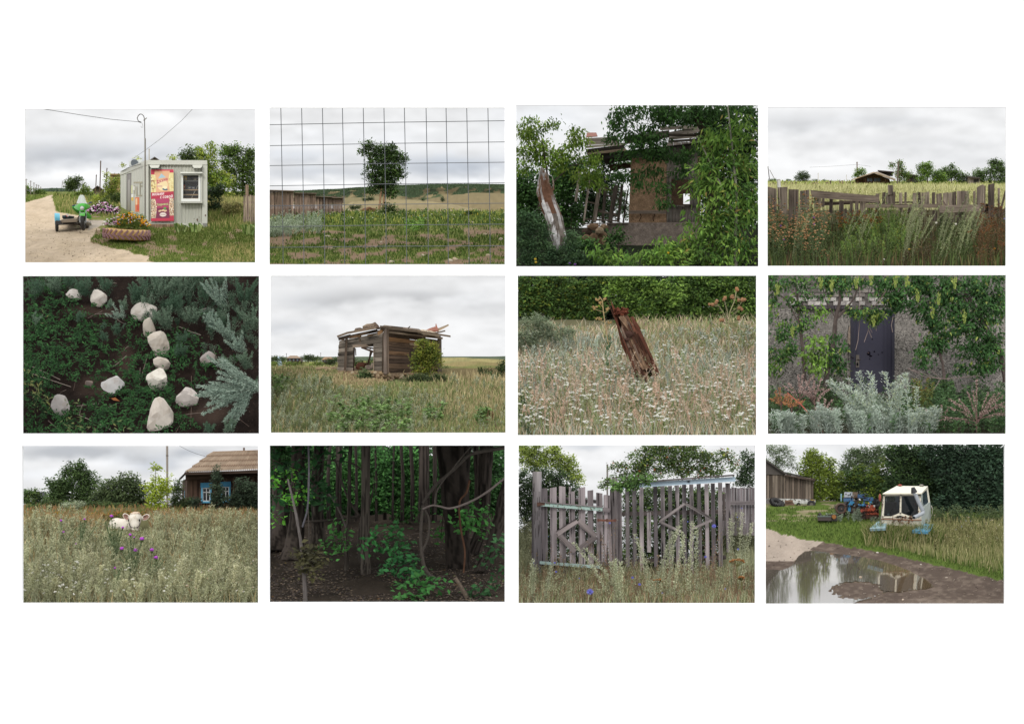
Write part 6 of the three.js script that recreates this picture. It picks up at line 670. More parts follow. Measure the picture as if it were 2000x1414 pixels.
{const tl=new MB();for(let i=0;i<130;i++){const x=V.r(20,1990),y=V.r(980,1370),p=V.g(x,y),c1=R()<.5;V.weed(tl,p,V.r(260,520)*(x>900&&x<1200?.6:1),{n:60,stem:c1?H('#b09a80'):H('#8a9068'),pal:c1?pal('cbb5a0 b8a08a d8c6b4'):pal('98a07c a8ae90 868e6a'),L:15,W:5,spread:16,t0:.3,up:.7,marg:8,lean:.5,dx:V.r(-.35,.3),sw:4});}top('tall_stalks',tl.geo(),leafMat,'tallest arching seed stalks rising out of the yarrow meadow','weeds','stuff');}
const gn=new MB();for(let i=0;i<200;i++){const x=V.r(20,1990),y=V.r(900,1370),p=V.g(x,y);V.weed(gn,p,V.r(70,180),{n:26,stem:H('#6d7a48'),pal:gr,L:22,W:8,spread:22,marg:8});}for(let i=0;i<60;i++){const x=V.r(1300,1980),y=V.r(500,700),p=V.g(x,y);V.weed(gn,p,V.r(70,130),{n:24,stem:H('#6d7a48'),pal:gr,L:22,W:9,spread:22,marg:8});}for(let i=0;i<30;i++){const p=V.g(V.r(20,140),V.r(900,1370));V.weed(gn,p,V.r(90,170),{n:30,stem:H('#4d5f40'),pal:pal('5a6d50 6a7d60'),L:24,W:12,spread:24,marg:8});}top('weeds',gn.geo(),leafMat,'green leafy weeds between the yarrow stems','weeds','stuff');
const ya=new MB();for(let i=0;i<1500;i++){const y=mix(500,1370,Math.pow(R(),.55)),x=y<700?V.r(1200,1980):V.r(20,1990),cl=fbm(x/170,y/90,8);if(R()>sstep(.36,.6,cl)+.12)continue;const p=V.g(x,y),T=V.weed(ya,p,V.r(80,190)*mix(.6,1,sstep(500,1200,y)),{n:14,stem:H('#8f9a64'),pal:pal('8f9c68 7a8854 a5ae80'),L:16,W:6,spread:12,marg:8,lean:.25});if(!T)continue;const m=V.m(-T[2]),s=V.r(9,19)*mix(.65,1,sstep(600,1250,y)),k=V.pick(pal('efeee6 e4e3d6 d8d6c2 f3f2ec'));for(let j=0;j<6;j++)ya.blob([T[0]+V.r(-s,s)*m,T[1]+V.r(-.35,.45)*s*m,T[2]+V.r(-s,s)*m*.6],[s*.55*m,s*.4*m,s*.4*m],cmul(k,V.r(.8,1.05)),0);ya.blob([T[0],T[1]-s*.5*m,T[2]],[s*.7*m,s*.3*m,s*.4*m],H('#8f9c62'),0);}top('yarrow',ya.geo(),leafMat,'white yarrow umbels crowding the meadow in front of the post','yarrow','stuff');
// dry stalk and tall thistle
{const D=38.5,t=thing('dry_stalk','dry branching stalk with bare seed twigs beside the post','plant',V.p(760,560,D)),mb2=new MB(),k=H('#a8946c');V.line(mb2,[[765,600],[738,440],[722,320],[715,240],[690,205]],4,D,k);part(t,'stem',mb2.geo(),grassMat);for(const[a,b,c,d]of[[722,330,625,290],[718,260,660,225],[728,340,775,300],[735,410,665,380],[742,440,790,415],[712,240,745,225],[716,290,690,250]]){const b2=new MB();V.line(b2,[[a,b],[(a+c)/2,(b+d)/2+6],[c,d]],2.2,D,k);for(let i=0;i<7;i++)b2.blob(V.p(mix(a,c,.4+.6*R()),mix(b,d,.4+.6*R())-4,D),[.03,.03,.03],H('#9a8058'),0);part(t,'twig',b2.geo(),grassMat);}const lf=new MB(),m=V.m(D);for(let i=0;i<40;i++){const y=V.r(520,760),p=V.p(765+V.r(-26,26),y,D);lf.leaf(p,nrm([R()-.5,R()-.2,.2]),[0,.5,.9],V.r(24,44)*m,12*m,H('#5d7a58',V.r(.7,1.1)));}part(t,'foliage',lf.geo(),leafMat);}
{const D=39.5,m=V.m(D),t=thing('thistle','tall branching thistle with brown seed heads against the dark trees','thistle',V.p(1745,640,D)),s=new MB(),k=H('#8f8a68');V.line(s,[[1745,660],[1740,440],[1752,330],[1790,240],[1808,140]],5,D,k);part(t,'stem',s.geo(),grassMat);
for(const[a,b,c,d]of[[1742,400,1640,250],[1745,380,1700,215],[1750,340,1860,240],[1748,370,1835,300],[1742,420,1690,410],[1790,250,1770,205],[1660,280,1598,268],[1800,200,1840,230],[1742,430,1830,385]]){const b2=new MB();V.line(b2,[[a,b],[(a+c)/2+6,(b+d)/2+10],[c,d]],3,D,k);for(let i=0;i<12;i++){const f=R(),p=V.p(mix(a,c,f),mix(b,d,f),D);b2.flake(p,nrm([R()-.5,R()-.3,.3]),[0,.3,1],26*m,7*m,H('#9a9474',V.r(.7,1.1)));}part(t,'branch',b2.geo(),leafMat);const h=new MB();for(let i=0;i<3;i++)h.blob(V.p(c+V.r(-16,16),d+V.r(-14,14),D),[14*m,15*m,12*m],cmul(H('#8f6c50'),V.r(.8,1.15)),1,.3,i+c);part(t,'seed_head',h.geo(),grassMat);}for(const[x,y]of[[1808,140],[1812,152]])part(t,'seed_head',new MB().blob(V.p(x,y,D),[16*m,14*m,12*m],H('#9a7050'),1,.3,x).geo(),grassMat);}
}

// ---------------------------------------------------------------- eighth view: metal door in a roughcast wall
{
const V=V8.use(),R=V.R;
V.ground('ground','shaded soil and weeds at the foot of the roughcast wall','ground',()=>H('#3f3d30',.7),.08,50,30);
const D=40.4,rough=(()=>{const m=plaster('#6f6a6a').clone();m.map=noiseTex(512,512,(x,y)=>{const a=per(x,y,90,90,6.6,2),b=per(x,y,40,40,1.6,3),c=per(x,y,6,6,5.5),v=.7+.62*(a-.5)+.3*(b-.5)+.26*(c-.5)-(a<.32?.12:0);return[v,v*.985,v*.97];});m.bumpMap=m.map;m.bumpScale=.03;m.color.setRGB(...H('#928e8a',1.75));m.map.repeat.set(.4,.4);return m;})();
const t=thing('outbuilding','grey roughcast outbuilding wall with a dark metal door','building',V.p(1000,1010,D));
part(t,'wall',quadGeo(V.p(0,1040,D),V.p(712,1040,D),V.p(712,306,D),V.p(0,306,D),.4),rough);part(t,'wall',quadGeo(V.p(1070,1040,D),V.p(2020,1040,D),V.p(2020,306,D),V.p(1070,306,D),.4),rough);
part(t,'upper_wall',quadGeo(V.p(0,306,D+.02),V.p(2020,306,D+.02),V.p(2020,0,D+.02),V.p(0,0,D+.02),.4),plaster('#6f6966',.9));part(t,'foundation',quadGeo(V.p(0,1080,D-.06),V.p(2020,1080,D-.06),V.p(2020,985,D-.06),V.p(0,985,D-.06),.4),plaster('#5f5a58',.8));
for(let r=0;r<7;r++)for(let i=0;i<26;i++){const w=52,x=210+i*w+(r%2)*26,y=40+r*34;if(x>1180||R()<.12)continue;part(t,'brick',quadGeo(V.p(x,y+31,D-.03),V.p(x+w-4,y+31,D-.03),V.p(x+w-4,y+V.r(0,3),D-.03-V.r(0,.02)),V.p(x,y,D-.03),.06),plaster(r>=5?V.pick(['#b5afaa','#a39d99','#c0bab4']):V.pick(['#7d7671','#6d6662','#8a837d'])));}
part(t,'lintel',quadGeo(V.p(335,304,D-.12),V.p(945,310,D-.12),V.p(945,284,D-.12),V.p(335,276,D-.12),.3),wood('#4f4a50'));part(t,'lintel',quadGeo(V.p(945,310,D-.1),V.p(1015,310,D-.1),V.p(1015,302,D-.1),V.p(945,302,D-.1),.3),plaster('#8f8a88'));
const jm=solid('#2d2b38',{roughness:.5,metalness:.2}),dm=solid('#3a3848',{roughness:.45,metalness:.25}),d2=solid('#363443',{roughness:.45,metalness:.25});const door=part(t,'door',quadGeo(V.p(738,1010,D+.06),V.p(1052,1010,D+.06),V.p(1052,318,D+.06),V.p(738,318,D+.06),.12),dm);
for(const[a,b,c,d]of[[714,306,740,1015],[1050,306,1072,1015],[740,306,1050,322]])part(door,'door_frame',quadGeo(V.p(a,d,D-.02),V.p(c,d,D-.02),V.p(c,b,D-.02),V.p(a,b,D-.02),.3),jm);for(const x of[762,985,1012])part(door,'pressed_rib',quadGeo(V.p(x,1000,D+.04),V.p(x+7,1000,D+.04),V.p(x+7,330,D+.04),V.p(x,330,D+.04),.03),d2);
const hp=part(t,'lock_plate',quadGeo(V.p(757,782,D+.02),V.p(784,782,D+.02),V.p(784,680,D+.02),V.p(757,680,D+.02),.04),solid('#6d655e',{metalness:.5,roughness:.5}));part(hp,'handle',V.line(new MB(),[[768,716,D-.03],[795,720,D-.05]],5,D,H('#40342c')).geo(),metalMat);part(hp,'keyhole',new MB().blob(V.p(770,755,D),[.03,.05,.02],H('#15131a'),1).geo(),grassMat);part(t,'lock_pin',V.line(new MB(),[[716,692,D-.05],[742,706,D-.05]],4,D,H('#241f22')).geo(),metalMat);
for(const[x,y,a,b]of[[862,668,14,15],[876,688,12,8],[890,552,5,5],[908,652,7,5],[970,660,5,6],[940,676,6,4],[868,712,5,4],[858,660,7,6]])part(door,'dent',new MB().blob(V.p(x,y,D+.055),[a*V.m(D),b*V.m(D),.02],H('#191620'),1,.4,x).geo(),grassMat);part(door,'bare_scratch',new MB().blob(V.p(858,664,D+.05),[8*V.m(D),5*V.m(D),.02],H('#75605a'),1,.4,3).geo(),grassMat);
const ck=new MB();for(const pts of[[[700,440],[690,520],[702,600],[694,700],[704,780]],[[680,850],[690,920]],[[560,310],[520,360]],[[300,210],[330,290]]])for(let i=0;i+1<pts.length;i++)ck.quad(V.p(pts[i][0]-3,pts[i][1],D-.012),V.p(pts[i][0]+3,pts[i][1],D-.012),V.p(pts[i+1][0]+3,pts[i+1][1],D-.012),V.p(pts[i+1][0]-3,pts[i+1][1],D-.012),H('#2c2826'));part(t,'crack',ck.geo(),grassMat);
part(t,'broken_edge',quadGeo(V.p(684,580,D-.015),V.p(712,600,D-.015),V.p(712,440,D-.015),V.p(698,460,D-.015),.03),plaster('#948578'));
// trees before the wall
const g=pal('3d6034 48703c 34542c 567d42'),gb=pal('7a9c46 8aac50 69893c'),bk=H('#5f5450',.9),sam=pal('92a050 86984a a0aa5c');
V.tree({label:'slim maple leaning before the wall at the opening edge',D:38.6,base:[345,890],trunks:[[[345,895,15],[325,650,14],[300,420,13],[275,150,9],[262,29,7]],[[300,440,7],[200,240,5],[150,200,4]]],bark:bk,blobs:[[150,90,130,70],[320,110,70,60],[240,250,60,30],[90,250,60,60],[330,180,60,50],[70,360,50,40],[200,470,110,70],[350,430,70,60],[170,540,70,30],[110,680,130,90],[240,650,90,50],[90,800,90,60],[80,60,60,60],[300,300,40,30]],leaf:34,clumps:.8,den:.7,wr:.45,pal:[...g,gb[2]],tip:sam,tipn:.07,droop:1});
V.tree({label:'forked maple standing close left of the metal door',D:38.2,base:[510,940],trunks:[[[505,950,20],[530,780,19],[575,560,18],[592,400,17],[622,250,13],[640,60,9]],[[592,395,11],[660,320,9],[735,230,8],[790,100,5]],[[585,370,5],[510,240,4],[490,130,3]]],bark:bk,blobs:[[480,90,110,60],[620,120,100,90],[760,90,90,60],[560,60,130,40],[510,200,50,50],[600,620,70,90],[560,740,90,60],[620,780,70,60],[430,720,40,30]],leaf:34,clumps:.85,den:.7,wr:.45,pal:g,tip:sam,tipn:.07,droop:1});
V.tree({name:'sapling',cat:'sapling',label:'bright yellow green sapling leaves between the two slim maples',D:37.8,base:[420,950],trunks:[[[370,950,4],[410,650,3],[430,420,2]]],blobs:[[440,340,50,24],[430,560,80,30],[440,640,90,40],[470,740,80,50],[440,800,70,34],[380,700,40,40]],leaf:40,clumps:.6,den:.6,wr:.5,pal:gb,droop:1});
V.tree({label:'leafy branch with green seed clusters hanging over the door top',D:37.6,base:[950,200],trunks:[[[1000,160,5],[900,300,4],[800,340,3]]],blobs:[[800,340,70,34],[880,350,70,44],[960,380,60,40],[900,410,50,26],[740,330,30,20]],leaf:34,clumps:.9,den:.8,wr:.42,pal:[...g,gb[2]],tip:sam,tipn:.2,droop:1});
V.tree({label:'large dark maple filling the upper corner beside the door',D:38,base:[1950,900],trunks:[[[1985,900,26],[1930,680,22],[1800,430,18],[1700,250,15],[1560,60,10]],[[1760,350,8],[1600,180,5],[1460,80,4]],[[1475,880,14],[1465,760,12],[1430,620,9],[1380,460,5]]],bark:bk,blobs:[[1000,90,150,70],[1180,110,170,90],[1380,100,170,90],[1600,130,180,110],[1820,130,180,120],[1000,200,130,60],[1150,260,130,60],[1330,270,150,90],[1530,300,150,110],[1720,320,160,120],[1900,330,110,150],[1050,320,50,30],[1460,430,120,70],[1350,410,60,60],[1650,470,140,90],[1820,540,150,110],[1380,600,130,70],[1480,540,110,60],[1290,690,80,50],[1700,650,110,80],[1860,720,120,110],[1780,800,90,60],[1330,760,50,26],[1620,800,70,40]],leaf:36,clumps:.95,den:.75,wr:.45,pal:g,tip:sam,tipn:.05,droop:1});
for(const[x,y,l]of[[470,90,'over the forked maple'],[560,110,'beside the fork top'],[760,90,'above the brick band'],[880,60,'at the middle top'],[1080,80,'over the door side'],[1170,70,'high in the corner maple'],[1260,200,'lower in the corner maple'],[1430,220,'deep in the corner maple'],[1640,370,'longest, in the corner maple'],[1560,90,'near the top of the corner maple'],[1380,330,'low over the wall'],[900,400,'hanging at the door top'],[120,140,'at the opening edge'],[240,490,'on the slim maple']]){const mb=new MB(),m=V.m(37.4),c=thing('seed_cluster',`pale green winged seed cluster ${l}`,'seed cluster',V.p(x,y,37.4),'maple seed clusters');for(let i=0;i<46;i++){const f=R();mb.flake(V.p(x+V.r(-22,22)*(1-f*.6),y-40+f*90,37.4+V.r(-.15,.15)),nrm([V.r(-.5,.5),-1,V.r(-.2,.4)]),nrm([R()-.5,.3,1]),V.r(16,26)*m,7*m,cmul(V.pick(sam),V.r(.75,1.15)));}part(c,'wing',mb.geo(),leafMat,true);const s=new MB();V.line(s,[[x,y-60],[x,y+20]],2,37.5,H('#7d8a4c'),4);part(c,'stalk',s.geo(),grassMat);}
{const tw=new MB(),k=H('#8f7f7a');for(const p of[[[790,130],[788,400],[775,560],[755,640]],[[862,430],[858,480],[825,575]],[[858,470],[885,540]],[[862,450],[890,500]],[[1060,370],[1045,440],[1056,495]],[[920,420],[922,485]],[[1180,790],[1320,860],[1480,875],[1760,850]],[[1180,790],[1300,830],[1440,880]],[[1820,370],[1850,470],[1890,580]],[[1850,440],[1940,590]],[[1210,500],[1270,575]],[[1380,980],[1450,870],[1520,880]],[[1330,760],[1450,880]]])V.line(tw,p,2.8,37.9,k,4);top('twigs',tw.geo(),grassMat,'bare dry twigs hanging before the door and the roughcast wall','twigs','stuff');}
// undergrowth
const un=new MB();for(let i=0;i<420;i++){const x=i<180?V.r(1350,1990):V.r(30,1990),y=V.r(1060,1355),p=V.g(x,y);V.weed(un,p,V.r(90,220),{n:34,stem:H('#4d5a3c'),pal:pal('42603a 4f7044 5d7d48 38522f'),L:28,W:13,spread:32,up:.3,marg:8});}for(let i=0;i<60;i++){const x=V.pick([600,520,1400,1250,1450])+V.r(-90,90),p=V.g(x,V.r(1010,1080));V.weed(un,p,V.r(120,220),{n:34,stem:H('#4d5a3c'),pal:pal('42603a 4f7044 6d8a4c'),L:28,W:13,spread:32,up:.3});}top('undergrowth',un.geo(),leafMat,'green undergrowth along the foot of the roughcast wall','undergrowth','stuff');
const sil=pal('b6c0b6 c8d0c6 a0ada0 adb8a6'),wp=(x,y,h,dx,n,label,sc=1,hd)=>{const q=V.g(x,y),p=[q[0],q[1],Math.min(q[2],-33.5)],mb=new MB(),b=thing('wormwood',label,'plant',p,'silvery wormwood by the door');for(let i=0;i<n*1.7;i++)V.weed(mb,[p[0]+V.r(-95,95)*V.m(-p[2])*(sc+.3),p[1],p[2]+V.r(-.2,.3)],h*V.r(.75,1.05),{n:190,stem:H('#9aa89c'),pal:sil,L:24*sc,W:7*sc,spread:42*sc,up:.6,marg:8,dx:dx+V.r(-.16,.16),lean:.12,sw:6,head:hd?pal('c8cfb0 b8c2a0'):null,hn:26,hs:11,hw:3,ht:.55});if(!mb.empty)part(b,'foliage',mb.geo(),leafMat,true);};
wp(1010,1330,430,-.75,7,'big silvery wormwood bending across the foot of the door',1.25,1);wp(960,1330,520,-.05,3,'tall pale wormwood spike rising before the door',1,1);wp(1120,1340,520,.12,4,'upright pale wormwood spikes at the door hinge side',1,1);wp(1240,1340,230,.3,6,'low silvery wormwood right of the big bending one',1.1,1);wp(720,1340,240,-.2,7,'silvery wormwood at the middle of the lower edge',1.1);wp(560,1340,260,-.3,7,'silvery wormwood before the dry brown stems',1.05);wp(150,1350,230,-.2,9,'silvery wormwood in the lower corner at the opening edge',1.1);wp(320,1350,200,-.1,7,'silvery wormwood under the red dry stalk',1.05);wp(880,1350,260,-.4,8,'silvery wormwood front and centre under the door',1.15);wp(1090,1350,190,.1,7,'dense silvery wormwood below the hinge side spikes',1.1);
const dry=(x,y,h,n,w,pal,label,dd=34.5)=>{const D2=dd,m=V.m(D2),c=thing('dry_weed',label,'plant',V.p(x,y,D2),'dried weeds by the door'),s=new MB(),f=new MB();for(let i=0;i<n;i++){const u=n>1?(i/(n-1)*2-1):0,a=u*w+V.r(-.1,.1),l=h*V.r(.7,1),y0=y-V.r(0,.4)*h*.6,ex=x+Math.sin(a)*l,ey=y0-Math.cos(a)*l*.8+u*u*l*.15;V.line(s,[[x,y0],[(x+ex)/2,(y0+ey)/2-l*.08],[ex,ey]],3,D2,H('#75605a'),4);for(let j=0;j<46;j++){const t2=.25+.75*R(),P=V.p(mix(x,ex,t2)+V.r(-9,9),mix(y0,ey,t2)-Math.sin(t2*3.14)*l*.06+V.r(-9,12),D2+V.r(-.2,.2));if(V.in(P,8))f.flake(P,nrm([R()-.5,-R(),.3]),[0,.3,1],V.r(10,18)*m,V.r(5,8)*m,cmul(V.pick(pal),V.r(.7,1.2)));}}V.line(s,[[x,y+40],[x,y-h*.3]],6,D2,H('#6d5650'));part(c,'stem',s.geo(),grassMat,true);part(c,'dry_foliage',f.geo(),leafMat,true);};
const dp=pal('9a807a ae948c 8a6f68 b8a098');dry(1740,1270,400,17,1.3,dp,'large spreading dried brown weed at the corner beside the wall',33.6);dry(1930,1300,300,9,.9,dp,'dried brown weed at the very edge behind the large one',35.5);dry(1440,1320,250,5,.5,dp,'thin dried stems between silver wormwood and the large dry weed');dry(300,1080,270,8,1,dp,'dried brown plumes before the slim maple',35.5);dry(420,1100,260,7,.7,dp,'dried brown plumes nearest the silver wormwood',35);dry(500,1160,150,5,.9,dp,'short dried plumes low before the forked maple',34.8);dry(150,1110,170,7,.7,pal('a9744a 96623c b98a5c'),'orange withered leaf bunch at the opening edge',34.9);dry(235,1130,130,5,.8,pal('a9744a b58458'),'orange withered leaves under the dried plumes',34.6);
{const c=thing('red_stalk','red dry stalk slanting down through the silver wormwood','plant',V.p(480,1310,33.6)),s=new MB();V.line(s,[[200,990,35],[310,1085,34.4],[420,1210,34],[490,1310,33.7]],5,34,H('#a05a4c'));part(c,'stem',s.geo(),grassMat);const k=new MB();V.line(k,[[310,1085,34.4],[345,1040,34.4]],3,34,H('#8f5a4c'));part(c,'twig',k.geo(),grassMat);}
{const mb=new MB();for(let i=0;i<22;i++){const p=V.p(V.r(1220,1370),1130,36+R());V.weed(mb,p,V.r(150,290),{n:30,stem:H('#6d7040'),pal:pal('6d7a3c 8a8a48 5a6a38'),L:24,W:10,spread:20,head:[H('#a0603c')],hn:2,hs:8});}top('goosefoot',mb.geo(),leafMat,'yellowing goosefoot stems between door and dry weed','weeds','stuff');}
}

// ---------------------------------------------------------------- ninth view: calf in tall wormwood before a log house
{
const V=V9.use(),R=V.R,g1=pal('4d6436 5a7240 40552e'),g2=pal('56663f 64744a 485a38');
V.ground('ground','overgrown meadow where the pale calf stands','ground',()=>H('#6a6848',.7),.08,60,40);
V.tree({label:'bushy dark green tree tallest of the row behind the calf',D:28.6,base:[450,540],trunks:[[[450,550,8],[440,350,6]]],blobs:[[440,330,150,110],[500,250,90,80],[400,220,50,60],[520,190,40,40],[560,360,110,100],[330,400,110,100],[440,430,190,70],[250,320,30,30],[600,290,60,50]],leaf:22,pal:g1});
V.tree({label:'rounded grey green tree between the tall one and the pole',D:28.4,base:[850,560],trunks:[[[850,560,7],[860,400,5]]],blobs:[[860,400,160,120],[910,300,90,60],[760,380,110,70],[960,380,90,110],[700,450,100,80],[850,490,190,60]],leaf:21,pal:g2});
V.tree({name:'shrub',cat:'shrub',label:'low hedge like bushes at the edge beside the tall tree',D:28.8,base:[130,560],trunks:[[[130,560,4],[130,450,3]]],blobs:[[90,450,90,60],[190,470,90,60],[120,400,50,26],[150,520,150,40]],leaf:20,pal:[...g1,H('#6d7f3a')]});
V.tree({name:'shrub',cat:'shrub',label:'bright yellow green young maple below the pole',D:27.2,base:[1140,590],trunks:[[[1140,600,4],[1135,400,3],[1132,190,2]]],blobs:[[1130,500,90,70],[1150,410,80,70],[1090,360,40,60],[1190,360,50,60],[1225,300,24,50],[1130,300,24,40],[1135,200,18,24],[1240,380,24,30],[1140,570,70,26]],leaf:24,den:.75,pal:pal('a5b53c b5c44a 90a238')});
V.tree({name:'shrub',cat:'shrub',label:'dark bush between the yellow maple and the house corner',D:27.8,base:[1310,560],trunks:[[[1310,570,4],[1310,420,3]]],blobs:[[1300,440,60,100],[1320,340,34,50],[1370,510,90,50],[1280,530,60,40]],leaf:19,pal:g2});
V.tree({name:'wormwood_bush',cat:'shrub',label:'pale grey wormwood mound before the tall tree',D:27.6,base:[470,560],trunks:[[[470,560,3],[470,520,2]]],blobs:[[470,520,110,38],[400,540,60,26]],leaf:16,wr:.3,pal:pal('97a083 a5ae92')});
V.tree({name:'shrub',cat:'shrub',label:'low scrub closing the foot of the whole tree row behind the calf',D:28,base:[650,560],blobs:[[300,515,160,50],[560,525,160,40],[800,530,160,36],[1000,540,100,34],[120,540,110,26],[430,480,200,60,.6],[660,490,130,60,.6],[1040,490,70,70,.6],[900,500,200,50,.6]],leaf:17,pal:[...g1,H('#5f6438')]});
{const D=29.5,t=thing('utility_pole','grey concrete pole rising beside the yellow maple','utility pole',V.p(1227,580,D));part(t,'pole',V.line(new MB(),[[1229,590],[1227,10]],9,D,H('#8d867e'),8).geo(),grassMat);part(t,'band',V.line(new MB(),[[1227.5,110],[1227.3,100]],10.5,D,H('#6d6761'),8).geo(),grassMat);}
top('power_cable',V.line(new MB(),[[1310,15],[1400,62],[1470,90],[1545,112]],1.6,29.3,H('#55555a')).geo(),metalMat,'thin cable running from the sky to the log house roof','cable');
{const D=29.6,t=thing('far_roof','dark roof corner behind the low hedge bushes','house',V.p(140,440,D));part(t,'roof',quadGeo(V.p(30,430,D),V.p(240,445,D),V.p(225,402,D),V.p(30,408,D),.3),solid('#4a4a50'));part(t,'ridge',quadGeo(V.p(30,412,D-.05),V.p(180,412,D-.05),V.p(180,406,D-.05),V.p(30,406,D-.05),.3),solid('#9a8f86'));}
// house
{const D=28,B=29.4,t=thing('log_house','dark wooden house with a grey corrugated hipped roof and blue windows','house',V.p(1660,560,D)),wk=['#4a3a33','#54433b','#40322c','#5c4a40'];
part(t,'wall',quadGeo(V.p(1412,560,D),V.p(2010,556,D),V.p(2010,236,D),V.p(1412,262,D),.1),solid('#3a2d28'));for(let i=0;i<30;i++){const x=1422+i*19.6;V.board(t,'plank',x,560,x,262+(x<1500?16:0),18,D-.04,wood(V.pick(wk)),{t:2,jag:0});}
part(t,'side_wall',quadGeo(V.p(1352,540,B),V.p(1396,556,D+.1),V.p(1396,288,D+.1),V.p(1352,312,B),.1),wood('#4a3c35'));V.board(t,'corner_board',1404,560,1404,288,24,D-.06,wood('#5f4f46'));V.board(t,'corner_board',1932,560,1932,270,26,D-.07,wood('#5a4a40'));V.board(t,'frieze',1380,281,2010,247,56,D-.07,wood('#40332d'),{jag:0});
const roof=new MB(),k=H('#9c8a78'),k2=H('#b8a692'),q=(u,v)=>V.p(mix(mix(1372,1606,v),2030,u),mix(mix(248,76,v),mix(228,62,v),u),D-.5+v*1.6);const nu=84,nv=4;for(let j=0;j<nv;j++)for(let i=0;i<nu;i++){const w=(a)=>(a%2?.02:-.02),P=(ii,jj,lift)=>add(q(ii/nu,jj/nv),[0,w(ii)+lift,0]);roof.quad(P(i,j,.03),P(i+1,j,.03),P(i+1,j+1,0),P(i,j+1,0),cmul(cmix(k,k2,fbm(i/5,j*3,2)),V.r(.88,1.08)));if(j)roof.quad(P(i,j,-.02),P(i+1,j,-.02),P(i+1,j,.035),P(i,j,.035),H('#7d6a5a'));}part(t,'soffit',quadGeo(V.p(1372,252,D-.48),V.p(2030,232,D-.48),V.p(2030,240,D),V.p(1396,262,D),.02),solid('#4d4038'));part(t,'roof',roof.geo(),grassMat);
const hip=new MB();hip.quad(V.p(1326,300,B),V.p(1372,248,D-.5),V.p(1606,76,D+1.1),V.p(1600,84,D+1.4),H('#7d6857'));part(t,'hip',hip.geo(),grassMat);V.board(t,'eave_board',1370,253,2020,235,22,D-.52,wood('#3a2f2a'),{jag:0});V.board(t,'eave_board',1328,302,1374,256,15,B-.4,wood('#3a2f2a'),{D2:D-.5,jag:0});V.board(t,'ridge_cap',1602,76,2020,62,9,D+1.05,wood('#8a7563'),{jag:0});part(t,'chimney',V.line(new MB(),[[1859,70],[1859,40]],8,D+1.2,H('#6d5f58'),6).geo(),grassMat);
for(const[a,b,y0,y1,l]of[[1506,1592,326,492,0],[1668,1748,318,488,1]]){const w=part(t,'window',quadGeo(V.p(a+12,y1-10,D-.06),V.p(b-8,y1-10,D-.06),V.p(b-8,y0+40,D-.06),V.p(a+12,y0+40,D-.06),.02),solid('#23262a',{roughness:.1}));const bl=solid('#3f86ad',{roughness:.6}),tq=solid('#5a9dbd',{roughness:.6}),wh=solid('#d9dadb');part(w,'casing',mergeGeometries([[a,a+14,y0+40,y1],[b-12,b,y0+40,y1],[a,b,y1-12,y1+2]].map(([p,r,s,u])=>quadGeo(V.p(p,u,D-.1),V.p(r,u,D-.1),V.p(r,s,D-.1),V.p(p,s,D-.1),.06))),tq);part(w,'head_board',quadGeo(V.p(a-4,y0+42,D-.11),V.p(b+4,y0+40,D-.11),V.p(b+4,y0,D-.13),V.p(a-4,y0+3,D-.13),.08),bl);part(w,'sash',mergeGeometries([[a+13,a+19,y0+44,y1-12],[b-17,b-11,y0+44,y1-12],[a+19,b-17,y0+44,y0+50],[a+19,b-17,y1-18,y1-12],[a+19,b-17,y0+78,y0+83],[(a+b)/2-1,(a+b)/2+4,y0+50,y1-18]].map(([p,r,s,u])=>quadGeo(V.p(p,u,D-.085),V.p(r,u,D-.085),V.p(r,s,D-.085),V.p(p,s,D-.085),.02))),wh);}part(t,'blue_trim',quadGeo(V.p(1370,450,B-.6),V.p(1382,455,B-.6),V.p(1382,392,B-.6),V.p(1370,396,B-.6),.05),solid('#5a9dbd'));}
for(const[x,y,rx,ry,l]of[[1632,360,50,150,'spire shaped juniper like bush between the blue windows'],[1850,420,80,140,'dark bush covering the house wall past the windows'],[1800,480,60,70,'lower dark bush beside the second blue window'],[1950,440,60,130,'dark bush at the very edge before the house'],[1460,500,40,50,'small dark bush below the house corner']])V.tree({name:'shrub',cat:'shrub',label:l,D:27.3,base:[x,560],trunks:[[[x,565,4],[x,y,3]]],blobs:ry>140?[[x,420,52,110],[x,280,32,60],[x,220,14,40],[x+30,480,60,60]]:[[x,y,rx,ry],[x,y+50,rx*1.1,ry*.7]],leaf:18,pal:pal('3f4f3a 4a5b44 364532')});
// the calf: one continuous body
{const D=25,m=V.m(D),t=thing('calf','pale cream calf looking out over tall wormwood, ears spread','calf',V.p(960,860,D)),O=V.p(930,730,D),S=(p)=>[O[0]+p[0]*m,O[1]-p[1]*m,O[2]+p[2]*m];
// joints in picture units around (930, 730): x right, y down, z towards us
const bones=[[[40,-126,20],[42,-92,40],34,46],[[42,-92,40],[54,-52,70],44,32],[[54,-52,70],[60,-16,88],30,27],[[14,-124,14],[66,-124,14],22,22],[[40,-80,10],[-30,-20,-40],40,56],[[-30,-40,-50],[-150,-42,-110],62,66],[[-150,-44,-110],[-172,10,-110],58,50],[[-10,20,-40],[-5,190,-30],26,14],[[-60,20,-50],[-58,190,-46],24,14],[[-140,20,-80],[-150,190,-70],30,14],[[-182,10,-120],[-192,100,-130],34,20],[[-192,100,-130],[-186,195,-124],20,13],[[12,-112,10],[-14,-118,4],9,10],[[76,-108,10],[100,-110,4],9,10]];
const field=(p)=>{let k=7,s=0;for(const[a,b,r0,r1]of bones){const ab=sub(b,a),q=sub(p,a),h=clamp(dot(q,ab)/dot(ab,ab)),d=len(sub(q,cmul(ab,h)))-mix(r0,r1,h);s+=Math.exp(-d/k);}return-k*Math.log(s+1e-9);};
